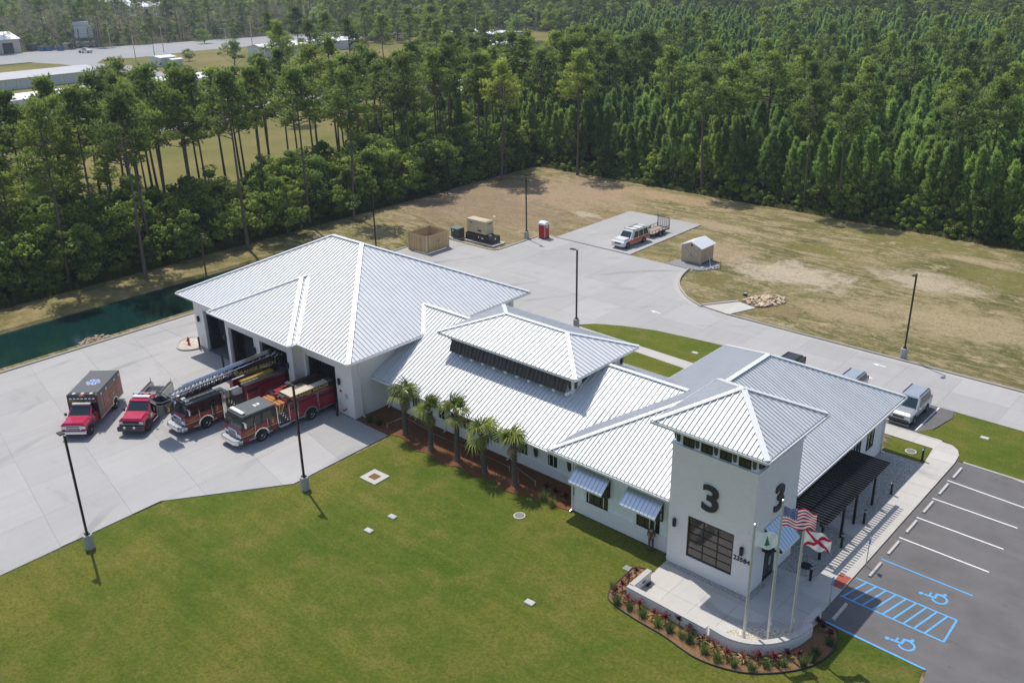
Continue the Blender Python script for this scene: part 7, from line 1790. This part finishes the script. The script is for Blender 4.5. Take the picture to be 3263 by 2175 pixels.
# fence
T = thing('brick_fence', 'reddish fence beyond the white roofed buildings', 'fence', (-282, 264, -.05))
for k in range(12):
    MB().bb(k * 1.5, k * 1.5 + 1.42, -.05, .05, 0, 2.6).build('fence_panel', simple('fence_red_%d' % (k % 3), (.30, .13 + .015 * (k % 3), .08), .85), T).rotation_euler = (0, 0, R(72)); MB().bb(k * 1.5 - .06, k * 1.5 + .06, -.08, .08, 0, 2.7).build('fence_post', M['shed_trim'], T).rotation_euler = (0, 0, R(72))
for k in range(8): o = MB().bb(k * 1.5, k * 1.5 + 1.42, -.05, .05, 0, 2.6).build('fence_panel', D.materials['fence_red_%d' % (k % 3)], T); o.location = (5.5, 17, 0); o.rotation_euler = (0, 0, R(160))
def upole(p, h, label, lamp=False):
    T = thing('utility_pole', label, 'pole', (p[0], p[1], -.05)); MB().tube((0, 0, 0), (0, 0, h), .17, .12, 7).build('shaft', M['far_cream'] if not lamp else M['galv'], T)
    if lamp: MB().tube((0, 0, h), (-1.4, -.6, h + .1), .06, n=5).build('arm', M['galv'], T); MB().box((-1.6, -.7, h + .08), (.7, .35, .14)).build('lamp_head', M['lamp_white'], T)
    else: MB().bb(-.9, .9, -.06, .06, h - .7, h - .55).build('crossarm', M['shed_trim'], T)
for i, (p, h, l, b) in enumerate([((-375.2, 146.4), 10.5, 'utility pole at the far lot corner', False), ((-332.5, 146.7), 10, 'utility pole on the grass verge in mid lot', False), ((-368.8, 183), 10, 'utility pole on the far lot edge', False), ((-330.6, 173.3), 7, 'lamp pole on the grass verge of the lot', True), ((-326.7, 182.8), 11, 'utility pole at the verge before the pine clump', False), ((-302, 119.5), 9.5, 'utility pole left of the white shed units', False), ((-272, 258), 9, 'lamp pole by the reddish fence', True), ((-352, 92), 8.5, 'utility pole at the left edge of the storage lot', False)]): upole(p, h, l, b)
M['bin_blue'] = simple('bin_blue', (.05, .16, .33), .6)
for y, x, l in ((121.1, -381.5, 'blue dumpster nearest the cream building'), (123.2, -380.2, 'blue dumpster in the middle of three'), (126.2, -376.6, 'blue dumpster rightmost of three')):
    T = thing('dumpster', l, 'dumpster', (x, y, -.02), R(30), 'blue dumpsters'); mb = MB(); mb.extr([(-1, 0), (1, 0), (1.05, 1.5), (-1.05, 1.75)], 'y', -.95, .95); mb.build('bin', M['bin_blue'], T); MB().box((0, 0, 1.72), (2.1, 1.9, .08)).build('lid', M['charcoal'], T)
for x, y, l, mt in ((-389.5, 120.4, 'olive container beside the blue dumpsters', 'xfmr'), (-381, 131.5, 'tan container right of the blue dumpsters', 'tan_metal')):
    T = thing('container', l, 'container', (x, y, -.02), R(20)); MB().bbox((0, 0, 1.2), (2.6, 3.4, 2.4), .1).build('box', M[mt], T); MB().bb(1.3, 1.34, -1.2, 1.2, .3, 2.0).build('door', M['iron'], T)
T = thing('panel_stack', 'tall stack of white panels on a steel frame beside the lot', 'stack', (-385, 140.5, -.02), R(45))
for k, (w_, z, h, dx) in enumerate(((7, 5.2, 3.2, 0), (6.2, 8.4, 1.6, -.6), (7.6, 3.6, 1.6, .2), (8, .6, 1.4, 0))): MB().bb(-w_ / 2 + dx, w_ / 2 + dx, -.5 - .1 * k, .5 + .1 * k, z, z + h - .15).build('panel', M['far_white' if k < 3 else 'far_grey_roof'], T)
for x in (-4.4, -2, 2, 4.4): MB().bb(x - .12, x + .12, -.9, .9, 0, 7).build('frame_post', M['iron'], T)
def car_far(name, label, loc, rz, mat):
    T = thing(name, label, 'pickup', loc, rz); MB().bbox((0, 0, .8), (5.6, 1.95, .7), .1).build('body', M[mat], T); mb = MB(); frus(mb, -.9, 1.3, .9, 1.1, -.6, .8, .75, 1.85); mb.build('cabin', M[mat], T); MB().bb(-.7, .9, -.86, .86, 1.3, 1.65).build('windows', M['glass'], T); MB().bb(-2.7, -1.0, -.8, .8, 1.1, 1.16).build('bed', M['charcoal'], T)
    for s in (-1, 1): wheel(T, 1.8, s * .9, .4, .25, 'car_silver'); wheel(T, -1.7, s * .9, .4, .25, 'car_silver')
car_far('pickup_truck', 'white pickup crossing the storage road junction', (-358.8, 128, -.02), R(33), 'car_white')
for x, y, rz, l, mt in ((-200, 74, 1.2, 'white vehicle parked in the yard behind the pines', 'car_white'), (-196, 80, 1.0, 'silver vehicle parked in the yard behind the pines', 'car_silver'), (-192, 92, .4, 'white vehicle parked nearer the field road', 'car_white')): car_far('pickup_truck', l, (x, y, -.03), rz, mt)
# air
hz = MB().bb(-4100, 4100, -4100, 4100, -2.2, 44).build('haze', None or M['glass'])
hm = D.materials.new('haze'); hm.use_nodes = True; hn = hm.node_tree; hn.nodes.remove(hn.nodes['Principled BSDF'])
pv = hn.nodes.new('ShaderNodeVolumePrincipled'); pv.inputs['Color'].default_value = (.80, .88, 1.0, 1); pv.inputs['Density'].default_value = .00021; pv.inputs['Anisotropy'].default_value = .2
hn.links.new(pv.outputs[0], hn.nodes['Material Output'].inputs['Volume']); hz.data.materials.clear(); hz.data.materials.append(hm); tag(hz, kind='stuff')
# ------------------------------------------------------------ labels by place for rows of look-alikes
_t = 'zeroth first second third fourth fifth sixth seventh eighth ninth tenth eleventh twelfth thirteenth fourteenth fifteenth sixteenth seventeenth eighteenth nineteenth'.split()
def ordn(i):
    if i < 20: return _t[i]
    d, r = divmod(i, 10); return ('twenty', 'thirty', 'forty')[d - 2] + ('-' + _t[r] if r else ('' )) if r else ('twentieth', 'thirtieth', 'fortieth')[d - 2]
def by_place(group, what):
    L = [o for o in COL.objects if o.get('group') == group and o.get('category')]
    L.sort(key=lambda o: (Vector(o.location) - CP).dot(RIGHT) / max(1, (Vector(o.location) - CP).dot(FWD)))
    for i, o in enumerate(L): o['label'] = '%s from the left %s' % (ordn(i + 1), what) if i else 'leftmost ' + what
for g_, w_ in (('tall pines in the belt beyond the pond', 'of the bare trunked pines with high crowns beyond the pond'), ('tall pines behind the bare earth corner', 'of the tall pines behind the bare earth corner'), ('tall pines above the young stand', 'of the tall pines rising above the young pine stand'), ('tall pines beside the storage buildings', 'of the dark pines clumped beside the storage buildings'), ('tall pines on the edge of the bare earth', 'of the pines on the edge of the bare earth'), ('tall pines at the foot of the pond bank', 'of the pines at the foot of the pond bank'), ('ti plants in the curved bed', 'of the maroon ti plants along the low curved wall'), ('grass clumps in the curved bed', 'of the grass clumps along the curved bed edge'), ('trees by the storage road', 'of the round trees by the storage road'), ('dark trees in the grass field', 'of the dark trees in the grass field'), ('marsh trees beyond the storage road', 'of the thin marsh trees beyond the storage road'), ('low shrubs at the forest edge', 'of the low shrubs at the forest edge')):
    by_place(g_, w_)
